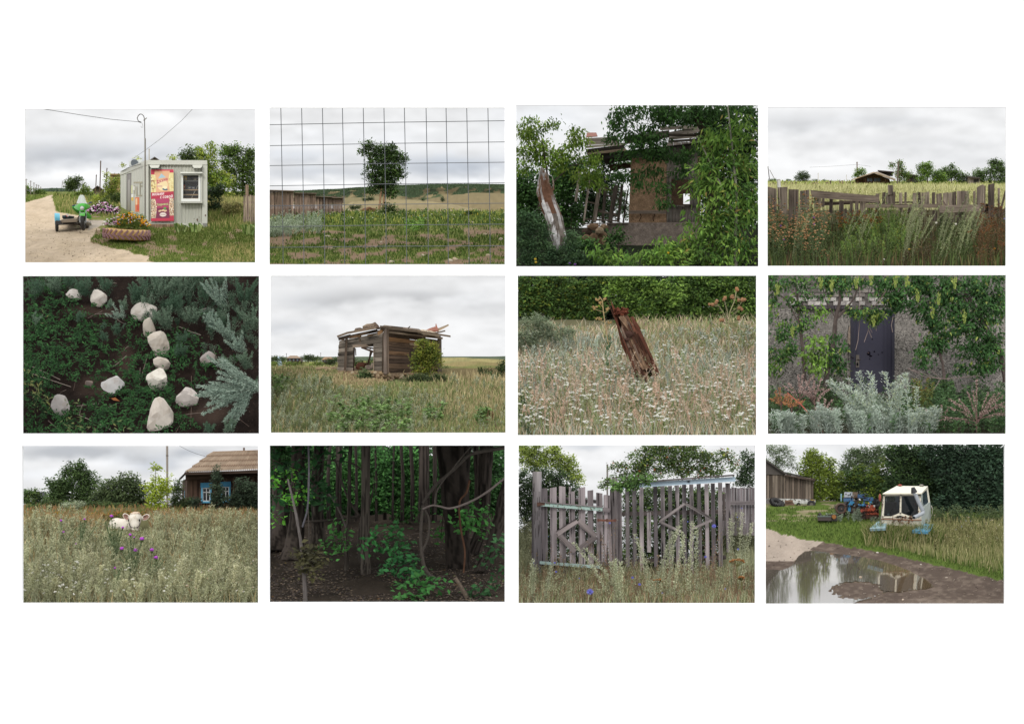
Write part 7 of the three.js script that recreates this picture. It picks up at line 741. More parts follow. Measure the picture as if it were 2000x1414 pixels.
const n=64,mc=new MarchingCubes(n,new THREE.MeshStandardMaterial(),false,false,120000),C=[-45,20,-30],ext=240;mc.isolation=0;for(let z=0;z<n;z++)for(let y=0;y<n;y++)for(let x=0;x<n;x++)mc.field[x+y*n+z*n*n]=-field([C[0]+(x/n*2-1)*ext,C[1]+(y/n*2-1)*ext,C[2]+(z/n*2-1)*ext]);mc.update();
const mb=new MB(),pa=mc.positionArray,cnt=mc.count;for(let i=0;i<cnt;i+=3){const v=[0,1,2].map((j)=>[C[0]+pa[(i+j)*3]*ext,C[1]+pa[(i+j)*3+1]*ext,C[2]+pa[(i+j)*3+2]*ext]),c=v[0],nose=c[1]>-12&&c[2]>80;mb.tri(...v.map(S),nose?H('#b89a90'):cmix(H('#cdc6ba'),H('#b5a998'),sstep(.5,.75,fbm(c[0]/24,c[1]/24,c[2]/24,3))));}
const bg=mb.geo();part(t,'body',bg,grassMat);
for(const[s,cx,cy]of[[-1,-34,-124],[1,124,-120]]){const e=new MB(),inn=new MB(),tip=[cx+s*8-(s<0?14:-6),cy-14],N=14;const pt=(a,r,z)=>{const u=Math.cos(a)*r*36,v=Math.sin(a)*r*23,rot=s<0?.75:-.55;return S([cx+u*Math.cos(rot)-v*Math.sin(rot),cy+u*Math.sin(rot)+v*Math.cos(rot)+2,6+z]);};for(let i=0;i<N;i++){const a=i/N*6.283,b=(i+1)/N*6.283;e.quad(pt(a,1,8),pt(b,1,8),pt(b,.82,10),pt(a,.82,10),H('#e2d8cc'));e.tri(pt(a,1,8),pt(b,1,8),S([cx,cy,-8]),H('#d5c8b8'));inn.tri(pt(a,.86,9),pt(b,.86,9),S([cx,cy+2,0]),cmul(H('#9a7a70'),.8+.3*R()));}part(part(t,'ear',e.geo(),grassMat),'inner_ear',inn.geo(),grassMat);}
for(const[x,z]of[[5,66],[82,62]]){part(t,'eye',new MB().blob(S([x,-94,z]),[11*m,13*m,9*m],H('#1d1614'),2).geo(),solid('#1d1614',{roughness:.15}));}part(t,'poll_tuft',new MB().blob(S([42,-152,26]),[34*m,12*m,24*m],H('#d0bba8'),2,.4,5,R).geo(),grassMat);for(const x of[48,74])part(t,'nostril',new MB().blob(S([x,-14,114]),[5*m,4*m,4*m],H('#5a4440'),1).geo(),grassMat);
const hl=new MB();hl.tube([[0,-92,50],[8,-62,78],[24,-40,98],[58,-34,112]].map(S),3.4*m,5,H('#4a4244'));hl.tube([[92,-70,66],[92,-48,90],[84,-38,106],[58,-34,112]].map(S),3.4*m,5,H('#4a4244'));part(t,'halter',hl.geo(),grassMat);}
// meadow
const gg=pal('98997a a6a688 858866 8f9476'),gs=pal('a5946c 94805c b3a27c'),gr=pal('8a6a4a 9a7a54 7d6446'),mb=new MB();
const nearCalf=(x,y)=>x>690&&x<1095&&y<900?0:1;V.grass(mb,3400,[20,720,1990,1360],[60,170],5,[...gg,...gs],.6,nearCalf);V.grass(mb,3600,[20,640,900,760],[40,90],5,[...gr,...gs,H('#7d7a4c')],.5,nearCalf);V.grass(mb,3600,[1030,640,1990,790],[60,130],5,[...gr,...gs,...gg],.5,nearCalf);V.grass(mb,2400,[20,522,1990,640],[20,46],5,[H('#6d7040'),H('#5d6638'),...gr],.3);
top('grass',mb.geo(),grassMat,'tall dry reddish and straw grass round the calf','grass','stuff');
const tn=new MB();for(let i=0;i<110;i++){const x=i<90?V.r(560,1040):V.pick([320,1260])+V.r(-60,60),p=V.g(x,V.r(620,645));V.weed(tn,p,V.r(36,66),{n:16,stem:H('#6d6a3c'),pal:pal('6d7040 7d7a44'),L:14,W:6,spread:12,head:pal('c08f2c b07f2c a8642c'),hn:3,hs:8,hw:3});}top('tansy',tn.geo(),leafMat,'yellow orange tansy band behind the calf','tansy','stuff');
const ww=new MB(),wp=pal('adae8c bfbf9e 94966f a3a684');for(let i=0;i<1200;i++){const y=mix(700,1365,Math.pow(R(),.7)),x=V.r(20,1990);if(x>690&&x<1090&&y<880)continue;const p=V.g(x,y);V.weed(ww,p,V.r(110,230),{n:60,stem:H('#86876a'),pal:wp,L:19,W:7,spread:30,up:.6,marg:8,lean:.45,dx:V.r(-.2,.25),cone:R()<.6});}for(let i=0;i<60;i++){const x=V.r(700,1090),p=V.g(x,V.r(885,960));V.weed(ww,p,V.r(130,185),{n:50,stem:H('#86876a'),pal:wp,L:17,W:6,spread:22,up:.6,marg:8});}for(const[x,y,h,dx]of[[520,1230,430,.12],[400,1250,330,-.2],[640,1280,300,.1],[1290,1300,420,.25],[1180,1330,300,-.15],[1640,1250,470,.22],[1740,1300,430,.25],[1480,1320,300,.1],[1900,1320,340,-.1],[120,1280,330,.15],[860,1320,200,.1],[1060,1340,230,-.2],[250,1330,260,.1]]){const p=V.g(x,y);for(let j=0;j<4;j++)V.weed(ww,[p[0]+V.r(-.07,.07),p[1],p[2]+V.r(-.1,.1)],h*V.r(.7,1),{n:190,stem:H('#9a9a78'),pal:pal('c4c29e b5b48e d0cdae'),L:17,W:8,spread:30,up:.5,marg:8,dx:dx+V.r(-.12,.12),lean:.15});}for(const[x,h]of[[90,250],[200,240],[420,200],[1440,250],[1560,300],[1640,260],[1760,280],[1500,230],[1900,250],[1130,230],[1200,220]]){const p=V.g(x,790);for(let j=0;j<4;j++)V.weed(ww,[p[0]+V.r(-.08,.08),p[1],p[2]],h*V.r(.8,1),{n:90,stem:H('#86876a'),pal:wp,L:17,W:6,spread:20,up:.7,dx:V.r(0,.2)});}top('wormwood',ww.geo(),leafMat,'grey green wormwood thicket filling the meadow before the calf','wormwood','stuff');
const yf=new MB();for(let i=0;i<130;i++){const x=R()<.55?V.r(20,620):V.r(700,1980),y=V.r(1150,1365),p=V.g(x,y),T=V.weed(yf,p,V.r(90,190),{n:10,stem:H('#7d8458'),pal:gg,L:14,W:5,spread:10,marg:8});if(!T)continue;const m=V.m(-T[2]);for(let j=0;j<4;j++)yf.blob([T[0]+V.r(-9,9)*m,T[1]+V.r(-4,5)*m,T[2]+V.r(-.01,.02)],[7*m,5*m,5*m],H(x>1300&&R()<.6?'#cbb294':'#e6e4da'),0);}top('yarrow',yf.geo(),leafMat,'white yarrow dots low in the meadow before the calf','yarrow','stuff');
// thistles, each flower head a part of its plant
const th=(x,y,h,heads,label)=>{const D=V.d(y)-.3,m=V.m(D),t=thing('thistle',label,'thistle',V.p(x,y,D),'purple thistles'),s=new MB(),f=new MB();for(const[hx,hy,r,k]of heads){V.line(s,[[x+V.r(-10,10),y],[mix(x,hx,.4),mix(y,hy,.5)],[hx,hy+r]],3,D,H('#5d6a4a'),4);for(let i=0;i<34;i++){const q=R(),P=V.p(mix(x,hx,q*q)+V.r(-24,24),mix(y,hy,q)+10+V.r(-10,10),D+V.r(-.1,.1));f.flake(P,nrm([R()-.5,R()-.4,.3]),[0,.5,1],V.r(18,34)*m,7*m,H('#7a8664',V.r(.7,1.15)));}const b=new MB();b.blob(V.p(hx,hy+r*.7,D-.02),[r*.75*m,r*.75*m,r*.7*m],H('#4d5a38'),1,.2,hx);const hd=part(t,k?'flower_head':'bud',b.geo(),grassMat);if(k){const p2=new MB();p2.blob(V.p(hx,hy-r*.15,D-.03),[r*1.02*m,r*.8*m,r*.8*m],H('#a64fb5'),2,.25,hx,R);part(hd,'florets',p2.geo(),grassMat);}}part(t,'stem',s.geo(),grassMat,true);part(t,'foliage',f.geo(),leafMat,true);};
th(800,1000,400,[[770,605,14,1],[720,650,8],[748,662,9],[800,655,9],[738,690,9],[862,697,10,1],[858,710,8],[790,720,8],[760,745,9],[815,745,8],[832,690,7],[722,770,8],[780,770,9],[836,770,7]],'tall spiny thistle rising in front of the calf flank');
th(940,1120,300,[[924,757,12,1],[1020,792,18,1],[855,870,17,1],[968,884,16,1],[955,778,7,1],[892,772,7],[928,800,8],[995,905,8],[905,870,8],[940,860,8],[1012,815,8],[880,900,8],[840,935,8],[1010,905,7]],'many headed thistle at the middle below the calf head');th(1080,1150,260,[[1101,882,17,1],[1135,945,17,1],[1170,940,7],[1140,965,7],[1205,955,6]],'twin headed thistle to the side below the yellow maple');th(520,900,260,[[548,628,8,1],[555,640,8],[515,640,7],[530,655,8],[478,834,9,1],[508,690,7],[640,680,7],[565,640,7]],'thistle with small budding heads left of the calf');th(370,880,200,[[354,640,10,1],[374,735,9,1],[480,690,6],[430,870,7]],'small thistle with pink tips nearest the opening edge');th(800,1240,200,[[798,1028,9,1],[835,1040,7],[200,930,7],[850,1028,7]].filter((q)=>q[0]>300),'low thistle with a single head under the others');
}

// ---------------------------------------------------------------- tenth view: dark wood
{
const V=V10.use(),R=V.R,lit=[H('#4a423b',.55),H('#3a332e',.55),H('#5a5046',.55)];
V.ground('ground','dark leaf litter floor of the wood','ground',(x,y)=>cmix(cmix(lit[1],lit[2],fbm(x/60,y/30,2)),H('#5f5548',.6),Math.exp(-((x-980)**2/160**2+(y-690)**2/60**2))),.14,90,60);
const lf=new MB();for(let i=0;i<8500;i++){const p=V.g(V.r(10,1990),mix(610,1360,Math.sqrt(R()))),m=V.m(-p[2]),a=R()*6.28;lf.flake([p[0],p[1]+V.r(2,12)*m,p[2]],nrm([Math.cos(a),V.r(-.2,.3),Math.sin(a)]),nrm([V.r(-.5,.5),1,V.r(-.2,.8)]),V.r(14,34)*m,V.r(7,16)*m,cmul(V.pick(pal('4a4040 665a54 2c2624 7a6a5c 8f7d6a')),V.r(.4,1.35)));}for(let i=0;i<70;i++){const p=V.g(V.r(10,1990),mix(640,1360,Math.sqrt(R()))),m=V.m(-p[2]);lf.leaf([p[0],p[1]+12*m,p[2]],nrm([R()-.5,.1,R()-.5]),[0,.8,.6],V.r(20,36)*m,16*m,cmul(V.pick(pal('8f7a3a 7d8a4a 8a6a48')),V.r(.4,.8)));}top('leaf_litter',lf.geo(),leafMat,'fallen leaves covering the dark forest floor','leaf litter','stuff');
const tk=new MB();for(let i=0;i<90;i++){const x=V.r(20,1980),y=V.r(680,1350),l=V.r(40,150),a=V.r(-.5,.5),D=V.d(y);V.line(tk,[[x,y-6,D],[x+Math.cos(a)*l,y+Math.sin(a)*l*.6-10,V.d(y+Math.sin(a)*l*.6)]],V.r(1.4,3),D,cmul(H('#6d625a'),V.r(.4,1)),4);}top('twigs',tk.geo(),grassMat,'dead sticks strewn over the forest floor','twigs','stuff');
// trunks: furrowed bark
const trunk=(label,pts,D,k,fur=.22,name='tree',dk=.55,crown=1)=>{const t=thing(name,label,name==='tree'?'tree':name,V.p(pts[0][0],pts[0][1],D)),m=V.m(D),mb=new MB(),n=34,rows=[];for(let i=0;i+1<pts.length;i++)for(let j=0;j<16;j++){const f=j/16;rows.push([mix(pts[i][0],pts[i+1][0],sstep(0,1,f)*.5+f*.5),mix(pts[i][1],pts[i+1][1],f),mix(pts[i][2],pts[i+1][2],f)]);}rows.push(pts[pts.length-1]);const ring=rows.map(([x,y,r],i)=>{const q=V.p(x,y,D);return[...Array(n)].map((_,j)=>{const a=j/n*6.2832,b=.75*vnoise(j*.9+D,i*.16,D*3)+.25*vnoise(j*2.1,i*.7,D),rr=r*m*(1+fur*(b-.6)+(y>pts[0][1]-90?.12*Math.max(0,Math.sin(a*3+D))*(y-pts[0][1]+90)/90:0));return[q[0]+Math.cos(a)*rr,q[1],q[2]+Math.sin(a)*rr,b];});});for(let i=0;i+1<ring.length;i++)for(let j=0;j<n;j++){const e=(j+1)%n,b=ring[i][j][3];const kc=(q)=>cmul(cmix(k,cmul(k,.3),sstep(.56,.36,q)),dk),A=ring[i][j],B=ring[i][e],C2=ring[i+1][e],E=ring[i+1][j];mb.tri(A,B,C2,kc(A[3]),kc(B[3]),kc(C2[3]));mb.tri(A,C2,E,kc(A[3]),kc(C2[3]),kc(E[3]));}part(t,'trunk',mb.geo(),grassMat);return t;};
const bk=H('#5f5650'),bs=H('#6f675f');
const leafy=(t,D,blobs,leaf,pal,o={})=>{const mb=new MB();for(const b of blobs)V.foliage(mb,...b,D,{leaf,pal,...o});if(!mb.empty)part(t,o.nm??'crown',mb.geo(),leafMat);};
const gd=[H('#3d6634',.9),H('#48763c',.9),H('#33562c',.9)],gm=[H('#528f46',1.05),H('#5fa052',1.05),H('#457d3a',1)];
const T1=trunk('thick furrowed trunk at the dim opening edge',[[115,880,92],[120,700,72],[110,400,64],[100,10,60]],25.2,bk);leafy(T1,24.8,[[120,60,150,60],[60,250,60,120]],60,gd,{wr:.6,den:.6});
trunk('furrowed trunk with a widely flared foot, second from the edge',[[215,970,110],[230,860,80],[255,650,62],[262,300,56],[265,10,56]],24.2,bk);trunk('stout short trunk seen between flared trunk and thin stems',[[430,840,62],[428,700,52],[420,400,48],[440,10,46]],26,bs);
trunk('slim grey stem with a forked neighbour beside the smooth tree',[[668,1080,20],[672,800,17],[690,520,16],[692,200,15],[702,10,16]],23,bs,.1);trunk('smooth upright tree in the middle of the wood',[[825,1120,44],[826,1000,40],[820,800,38],[826,400,37],[828,10,39]],22.6,bs,.08,'tree',.7);
trunk('distant trunk behind the leaning sticks',[[1310,660,52],[1312,400,46],[1310,10,44]],27.6,bk);trunk('distant thin trunk deep behind the paler leaves',[[985,640,16],[985,300,14],[980,10,14]],28.6,bk);const TB=trunk('biggest deeply furrowed trunk of the wood',[[1590,1130,118],[1590,1000,100],[1585,700,104],[1570,400,118],[1560,10,142]],23.4,bk,.26,'tree',.42);
trunk('bent trunk standing right behind the biggest one',[[1700,960,60],[1790,700,52],[1815,400,56],[1830,10,60]],25,bk);trunk('leaning trunk cut by the opening edge',[[1790,1060,60],[1880,850,56],[1960,560,56],[2010,300,50]],22.8,bk);trunk('slender dark tree just past the biggest trunk',[[1750,640,26],[1755,300,24],[1740,10,26]],26.5,bk);trunk('dim trunk between the first two thick ones',[[600,900,26],[600,500,24],[605,10,26]],27,bk);
for(const[x0,x1,r,D,l]of[[1130,1120,17,27.9,'thin dark stem before the green gap'],[915,905,12,28.2,'second thin stem deep in the green gap'],[1050,1062,10,28.1,'thinnest stem in the middle of the green gap'],[1215,1200,20,27.7,'thin stem beside the distant trunk'],[520,530,18,27.5,'thin stem behind the stout trunk'],[1395,1400,22,27.6,'thin stem left of the biggest trunk'],[750,742,14,27.8,'thin stem just left of the smooth tree']])trunk(l,[[x0,650,r],[x0+V.r(-8,8),300,r*.85],[x1,10,r*.8]],D,bk,.15,'tree',.45);
const stick=(label,paths,name='sapling',k=H('#5f5852'))=>{const t=thing(name,label,name,V.p(paths[0].pts[0][0],paths[0].pts[0][1],paths[0].D));paths.forEach((p,i)=>{const mb=new MB(),m=V.m(p.D),c=new THREE.CatmullRomCurve3(p.pts.map((q)=>new THREE.Vector3(...V.p(q[0],q[1],p.D+(q[2]??0))))).getPoints(22).map((v)=>v.toArray());mb.tube(c,c.map((_,j)=>mix(p.r[0],p.r[1],j/22)*m),7,cmul(p.k??k,.6),cmul(p.k??k,.7),.2,R);part(t,i?'branch':'stem',mb.geo(),grassMat);});return t;};
stick('dark hooked stem curving up from the litter',[{D:21.6,pts:[[1400,1135],[1330,1070],[1295,950],[1285,750],[1300,520]],r:[20,13]},{D:21.6,pts:[[1300,900],[1345,780],[1350,620],[1320,560]],r:[12,8]},{D:21.5,pts:[[1300,500],[1400,360],[1560,220],[1690,100],[1800,70],[1990,40]],r:[13,17]}]);stick('long thin branch sagging across the biggest trunk',[{D:21.1,pts:[[1300,550],[1380,520],[1450,530],[1520,546],[1660,505],[1820,420],[1990,285]],r:[8,10],k:H('#857a75')},{D:21.1,pts:[[1400,510],[1420,400],[1560,200],[1700,30]],r:[8,5]}],'branch');stick('young stem with a withered leaf bundle, close to the opening',[{D:20.4,pts:[[325,1330],[312,1050],[290,850],[240,560],[180,300]],r:[20,8],k:H('#7d7672')},{D:20.4,pts:[[300,700],[340,560],[355,300],[350,10]],r:[8,8],k:H('#6d6a70')},{D:20.6,pts:[[360,900],[350,600],[345,300]],r:[6,4]}]);
stick('forked thin saplings leaning left of the smooth tree',[{D:23.6,pts:[[690,800],[640,640],[560,480],[500,400]],r:[9,5],k:H('#7d7570')},{D:23.6,pts:[[770,600],[690,480],[620,300],[570,130]],r:[11,7]},{D:23.2,pts:[[840,330],[790,220],[680,160],[560,150],[300,120]],r:[9,4]},{D:23.4,pts:[[780,990],[765,800],[790,640]],r:[13,9]},{D:23.2,pts:[[860,520],[890,380],[900,280]],r:[7,4]},{D:23.6,pts:[[740,560],[735,400],[640,300]],r:[8,4]}],'sapling');stick('reddish dead stick hanging before the biggest trunk',[{D:22,pts:[[1640,1080],[1650,900],[1615,700],[1610,480],[1660,420],[1690,310]],r:[8,9],k:H('#6d5040')}],'branch');stick('broken stick leaning in the lower corner litter',[{D:20.7,pts:[[1670,1290],[1620,1200],[1570,1120]],r:[20,15],k:H('#75685c')}],'branch');stick('fallen pole lying across behind the smooth tree',[{D:25.6,pts:[[300,660],[560,640],[780,610]],r:[10,12]},{D:25,pts:[[860,690],[980,690],[1060,660]],r:[5,5]}],'fallen_branch');
{const t=thing('withered_leaves','hanging bundle of withered olive leaves on the near stem','dead leaves',V.p(355,1090,20.35));leafy(t,20.35,[[300,960,36,70],[400,960,50,80],[355,1060,46,50],[350,900,60,24]],56,[H('#77744c',.55),H('#8a865c',.5),H('#5a5840',.5)],{wr:.6,den:.45,nm:'leaf_bundle',zs:.4});const s=new MB();V.line(s,[[350,1090],[345,860]],3,20.4,H('#4a4540',.6));part(t,'twig',s.geo(),grassMat);}
for(const[l,D,bl,leaf,pal,st]of[['dark large leaved branch filling the dim upper corner',20.7,[[130,60,130,60],[330,60,160,50],[80,190,80,70],[320,270,70,70],[460,330,70,60],[390,400,60,40],[470,460,50,50],[70,480,60,60],[520,90,80,60]],84,[H('#2f6030',.62),H('#38703a',.62),H('#27502a',.62)],[[20,130],[300,240],[480,420]]],['bright green leaves among the first trunks',23.8,[[200,260,40,40],[250,430,70,40],[190,490,36,30],[60,330,40,60],[50,620,30,50],[290,420,30,40]],52,[H('#72b844',1.1),H('#82cc50',1.1)],[[150,300],[250,450]]],['sapling leaves spreading before the stout short trunk',21.8,[[600,800,50,60],[560,850,110,40],[500,890,70,30],[640,870,60,40],[590,700,30,40]],52,gm,[[640,830],[470,860]]],['hanging leaf spray in the middle above the path',21.4,[[1000,740,60,30],[1080,750,80,40],[900,850,80,40],[1040,830,110,40],[1000,900,50,50],[1120,860,60,40]],62,[H('#3f8044',.8),H('#4c9150',.8)],[[1160,720],[860,880]]],['lower leaf spray under the hanging one',21.2,[[1150,950,80,40],[1020,1040,50,50],[1190,1030,70,50],[1060,1000,60,40],[1140,1060,40,30]],62,[H('#357040',.75),H('#3f8048',.75)],[[1200,960],[1000,1060]]],['low green sprig at the lower middle edge',20.6,[[1210,1150,80,50],[1290,1110,60,30],[1140,1260,60,30],[1250,1270,60,50],[1300,1280,50,40],[1420,1170,80,30]],66,[H('#4a8a44',.75),H('#57994e',.72)],[[1310,1090],[1130,1290]]],['leaf cluster growing against the biggest trunk',22.2,[[1660,610,60,40],[1720,640,70,50],[1760,560,36,30],[1640,680,30,40],[1790,700,50,30]],62,gm,[[1600,640],[1800,720]]],['dim plants in the lower corner at the leaning trunk',20.8,[[1900,1200,90,60],[1800,1270,120,40],[1920,900,60,40],[1930,1070,50,40],[1830,960,50,40],[1730,1250,50,40],[1940,830,36,24]],54,[H('#3a6a3c',.7),H('#4f8050',.7)],[[1960,850],[1760,1290]]],['undergrowth clump beside the hooked stem',24.6,[[1440,700,60,60],[1480,640,50,60],[1450,770,40,40],[1230,560,90,40]],40,gm,[[1450,800],[1470,600]]]]){const t=thing('leafy_branch',l,'branch',V.p(...st[0],D));const s=new MB();V.line(s,st,4,D,H('#4a423c',.6));part(t,'twig',s.geo(),grassMat);leafy(t,D,bl,leaf,pal,{wr:.56,den:.2,clumps:.55,nm:'foliage',zs:.5});}
V.tree({name:'thicket',cat:'thicket',label:'lighter green thicket standing deep between the trunks',D:28.3,base:[1080,650],trunks:[[[1080,650,5],[1090,300,4]]],blobs:[[1080,180,220,170],[1060,420,230,140],[1150,560,150,70],[900,400,70,180],[700,300,160,240],[520,400,120,220],[1230,300,90,240],[1130,610,90,40]],leaf:34,clumps:.9,pal:[H('#4f8444',.8),H('#6fae5c',.9),H('#3a6a32',.6)],zs:.3});
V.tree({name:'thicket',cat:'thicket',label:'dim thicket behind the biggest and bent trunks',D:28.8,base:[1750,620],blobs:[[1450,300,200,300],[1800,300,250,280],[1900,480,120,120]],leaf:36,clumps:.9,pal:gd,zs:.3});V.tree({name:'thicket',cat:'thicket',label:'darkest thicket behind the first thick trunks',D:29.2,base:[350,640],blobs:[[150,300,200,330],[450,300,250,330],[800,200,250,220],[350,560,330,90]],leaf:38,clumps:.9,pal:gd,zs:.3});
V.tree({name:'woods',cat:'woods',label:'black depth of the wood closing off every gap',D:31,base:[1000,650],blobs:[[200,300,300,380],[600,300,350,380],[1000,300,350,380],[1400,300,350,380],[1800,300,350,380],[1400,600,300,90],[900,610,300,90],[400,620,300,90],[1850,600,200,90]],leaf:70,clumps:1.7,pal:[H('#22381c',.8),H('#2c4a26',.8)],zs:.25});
// unseen leaf roof added to shade the wood, left open at the back
const ro=new MB();for(let i=0;i<15000;i++){const D=V.r(19.9,26.4),P=V.p(V.r(-20,2020),V.r(3,18),D),m=V.m(D);ro.flake(P,nrm([R()-.5,0,R()-.5]),nrm([R()*.16-.08,1,R()*.16-.08]),V.r(50,80)*m,V.r(36,56)*m,cmul(V.pick(gd),V.r(.8,1.2)));}top('shade_canopy',ro.geo(),leafMat,'unseen roof of leaves added to shade the dark wood','canopy','stuff');
}

// ---------------------------------------------------------------- eleventh view: picket gate with diamonds
{
const V=V11.use(),R=V.R;
V.ground('ground','weedy ground before the old picket gate','ground',()=>H('#5d5a44',.65),.08,60,40);
const g1=pal('5f7440 6d844a 4f6436'),gy=pal('8fa04c a0ae58 7a8c40'),gd=pal('3f5236 4a5e3e 34452c');
V.tree({label:'tall yellow green tree behind the gate post',D:27.4,base:[250,900],trunks:[[[250,900,8],[260,300,5]]],blobs:[[110,130,90,110],[200,110,70,120],[310,120,70,110],[400,180,60,100],[480,230,50,90],[520,320,46,60],[80,60,70,60],[330,60,40,60],[460,140,24,50]],leaf:21,pal:gy});
V.tree({label:'dark bush mass under the yellow green tree behind the gate',D:27,base:[250,900],trunks:[[[250,900,8],[260,500,5]]],blobs:[[130,320,130,130],[320,330,160,130],[440,440,120,110],[110,480,120,100],[300,520,200,110],[150,600,140,90],[520,560,90,140],[480,720,200,130],[250,740,190,130],[300,930,220,110],[600,930,200,110],[720,700,60,190],[450,1040,350,60],[100,850,100,120]],leaf:22,pal:[...gd,...gd,g1[0]]});
V.tree({label:'loose apple tree spreading over the long blue rail',D:26.4,base:[1350,900],trunks:[[[1420,900,10],[1400,400,8],[1350,170,6],[1290,40,4]],[[1390,280,5],[1250,120,3]],[[1380,260,5],[1560,120,3]]],bark:H('#4d423a'),blobs:[[1050,120,120,90],[1200,110,140,100],[1350,110,130,100],[1480,130,130,90],[1620,120,90,70],[980,220,100,60],[1120,240,140,60],[1300,230,130,60],[1480,240,140,60],[1650,230,90,60],[860,200,70,40],[760,320,50,40],[860,290,60,40],[1740,100,60,60],[1800,190,40,40],[950,310,80,40],[1090,300,80,30],[1150,50,150,40],[1400,40,150,40],[740,360,40,30]],leaf:22,clumps:.9,den:.8,pal:g1,tip:pal('9aa048 a5603c'),tipn:.05});
V.tree({name:'shrub',cat:'shrub',label:'green thicket seen between the long panel pickets',D:25.8,base:[1300,1000],trunks:[[[1300,1000,6],[1300,600,4]]],blobs:[[1000,480,130,120],[1180,480,140,130],[1400,460,180,110],[1600,480,150,110],[1000,720,140,180],[1250,700,180,180],[1500,700,190,180],[1680,720,90,180],[950,930,150,110],[1200,930,170,110],[1450,930,170,110],[1680,930,110,110],[1500,1040,300,60],[1000,1040,250,60]],leaf:24,pal:[...g1,...gd]});
V.tree({label:'dark tree at the opening edge above the plain fence',D:27.8,base:[1920,700],trunks:[[[1920,700,7],[1920,300,4]]],blobs:[[1900,180,60,90],[1960,140,40,80],[1920,290,90,90],[1840,320,50,40],[1890,90,24,30]],leaf:20,clumps:.85,pal:gd});
V.tree({name:'vine',cat:'vine',label:'leafy vine trailing over the start of the long blue rail',D:23.6,base:[900,400],trunks:[[[1120,320,3],[980,300,3],[820,350,2]]],blobs:[[860,340,50,30],[950,310,70,34],[1040,310,60,26],[1100,290,40,24],[850,370,30,20],[920,360,40,20],[990,350,30,20]],leaf:32,den:.7,clumps:.9,wr:.6,pal:pal('5f7f44 6d8f4c 4c6a36')});
{const t=thing('pole','thin grey pole standing behind between gate and panel','pole',V.p(763,600,27));part(t,'shaft',V.line(new MB(),[[763,640],[763,180]],7.5,27,H('#8a8480'),6).geo(),grassMat);part(t,'tip',V.line(new MB(),[[763,182],[763,176]],8.4,27,H('#6d6762'),6).geo(),grassMat);}
// the gate
const D=24,wv=['#7f797d','#746e72','#898287','#6a656a'],w2=['#726d70','#605c5f','#7d777b','#524e52'];
{const t=thing('gate_post','thick round grey post carrying the small picket gate','post',V.p(182,1060,D)),mb=new MB(),m=V.m(D);mb.tube([[178,1080],[181,700],[184,400],[187,236]].map((q)=>V.p(q[0],q[1],D)),[40*m,38*m,38*m,39*m],14,H('#625d60'),H('#969090'),.12,R);part(t,'post',mb.geo(),grassMat);const s=new MB();for(let i=0;i<14;i++){const x=186+V.r(-34,34),y=V.r(280,900);s.quad(V.p(x-2,y+V.r(30,90),D-.085),V.p(x+2,y+40,D-.085),V.p(x+1.5,y-30,D-.09),V.p(x-1.5,y-30,D-.09),H('#3f3a39'));}part(t,'weather_crack',s.geo(),grassMat);part(t,'hinge_strap',quadGeo(V.p(185,522,D-.1),V.p(250,512,D-.1),V.p(250,494,D-.1),V.p(185,490,D-.1),.03),solid('#5a3f33'));part(t,'side_stake',boardGeo(V.p(152,900,D-.02),V.p(150,590,D-.02),18*m,.05,R),wood('#625d60'));}
{const t=thing('picket_gate','small grey picket gate with a wooden diamond and mint painted rails','gate',V.p(500,1050,D-.1));
for(const[x,y0,x1,w]of[[246,370,242,56],[322,366,318,54],[398,358,392,54],[478,400,470,50],[556,368,554,54],[630,388,623,48],[703,410,696,52],[750,426,750,36],[790,428,772,30]])V.board(t,'picket',x,1010,x1,y0,w,D,wood(V.pick(wv)),{t:10,jag:.3});V.board(t,'picket',456,420,454,362,16,D,wood(wv[1]),{t:10});for(const[a,y]of[[335,1130],[420,1100],[545,1160],[690,1080],[640,1120],[780,1160]])V.board(t,'picket_foot',a,y,a,1000,34,D+.03,wood('#5f5857'),{t:8});
V.board(t,'rail',270,446,690,486,30,D+.12,wood('#5a5658'),{t:10});const mint=solid('#a3bcb4',{roughness:.7}),m2=wood('#756f73');V.board(t,'painted_rail',212,504,724,548,30,D-.08,mint,{t:14});V.board(t,'painted_rail',212,486,724,528,8,D-.1,m2,{t:18});V.board(t,'rail_end',724,548,785,556,36,D-.07,wood('#716b6f'),{t:12});V.board(t,'painted_rail',206,984,700,1022,24,D-.08,solid('#9ab0ac',{roughness:.7}),{t:14});V.board(t,'rail_end',700,984,798,1000,20,D-.06,wood('#625d60'));const fl=new MB();for(let i=0;i<36;i++){const x=V.r(215,720),y=504+(x-212)*.086+V.r(-13,13);fl.blob(V.p(x,y,D-.115),[V.r(2,7)*V.m(D),V.r(1.5,4)*V.m(D),.004],H('#6d4f3f'),0,.4,i);}part(t,'flaked_paint',fl.geo(),grassMat,true);
for(const[a,b,c,d]of[[350,746,516,640],[524,640,668,770],[360,752,500,892],[540,870,672,772]])V.board(t,'diamond_board',a,b+(b>c?0:0),c,d,44,D-.13,wood('#736c6e'),{t:10,jag:.1});part(t,'bolt',boardGeo(V.p(680,636,D-.15),V.p(838,640,D-.15),16*V.m(D),.02,R),solid('#6d4436'));for(const x of[688,760,826])part(t,'bolt_plate',boardGeo(V.p(x,652,D-.17),V.p(x,624,D-.17),12*V.m(D),.02,R),solid('#5a3a30'));}
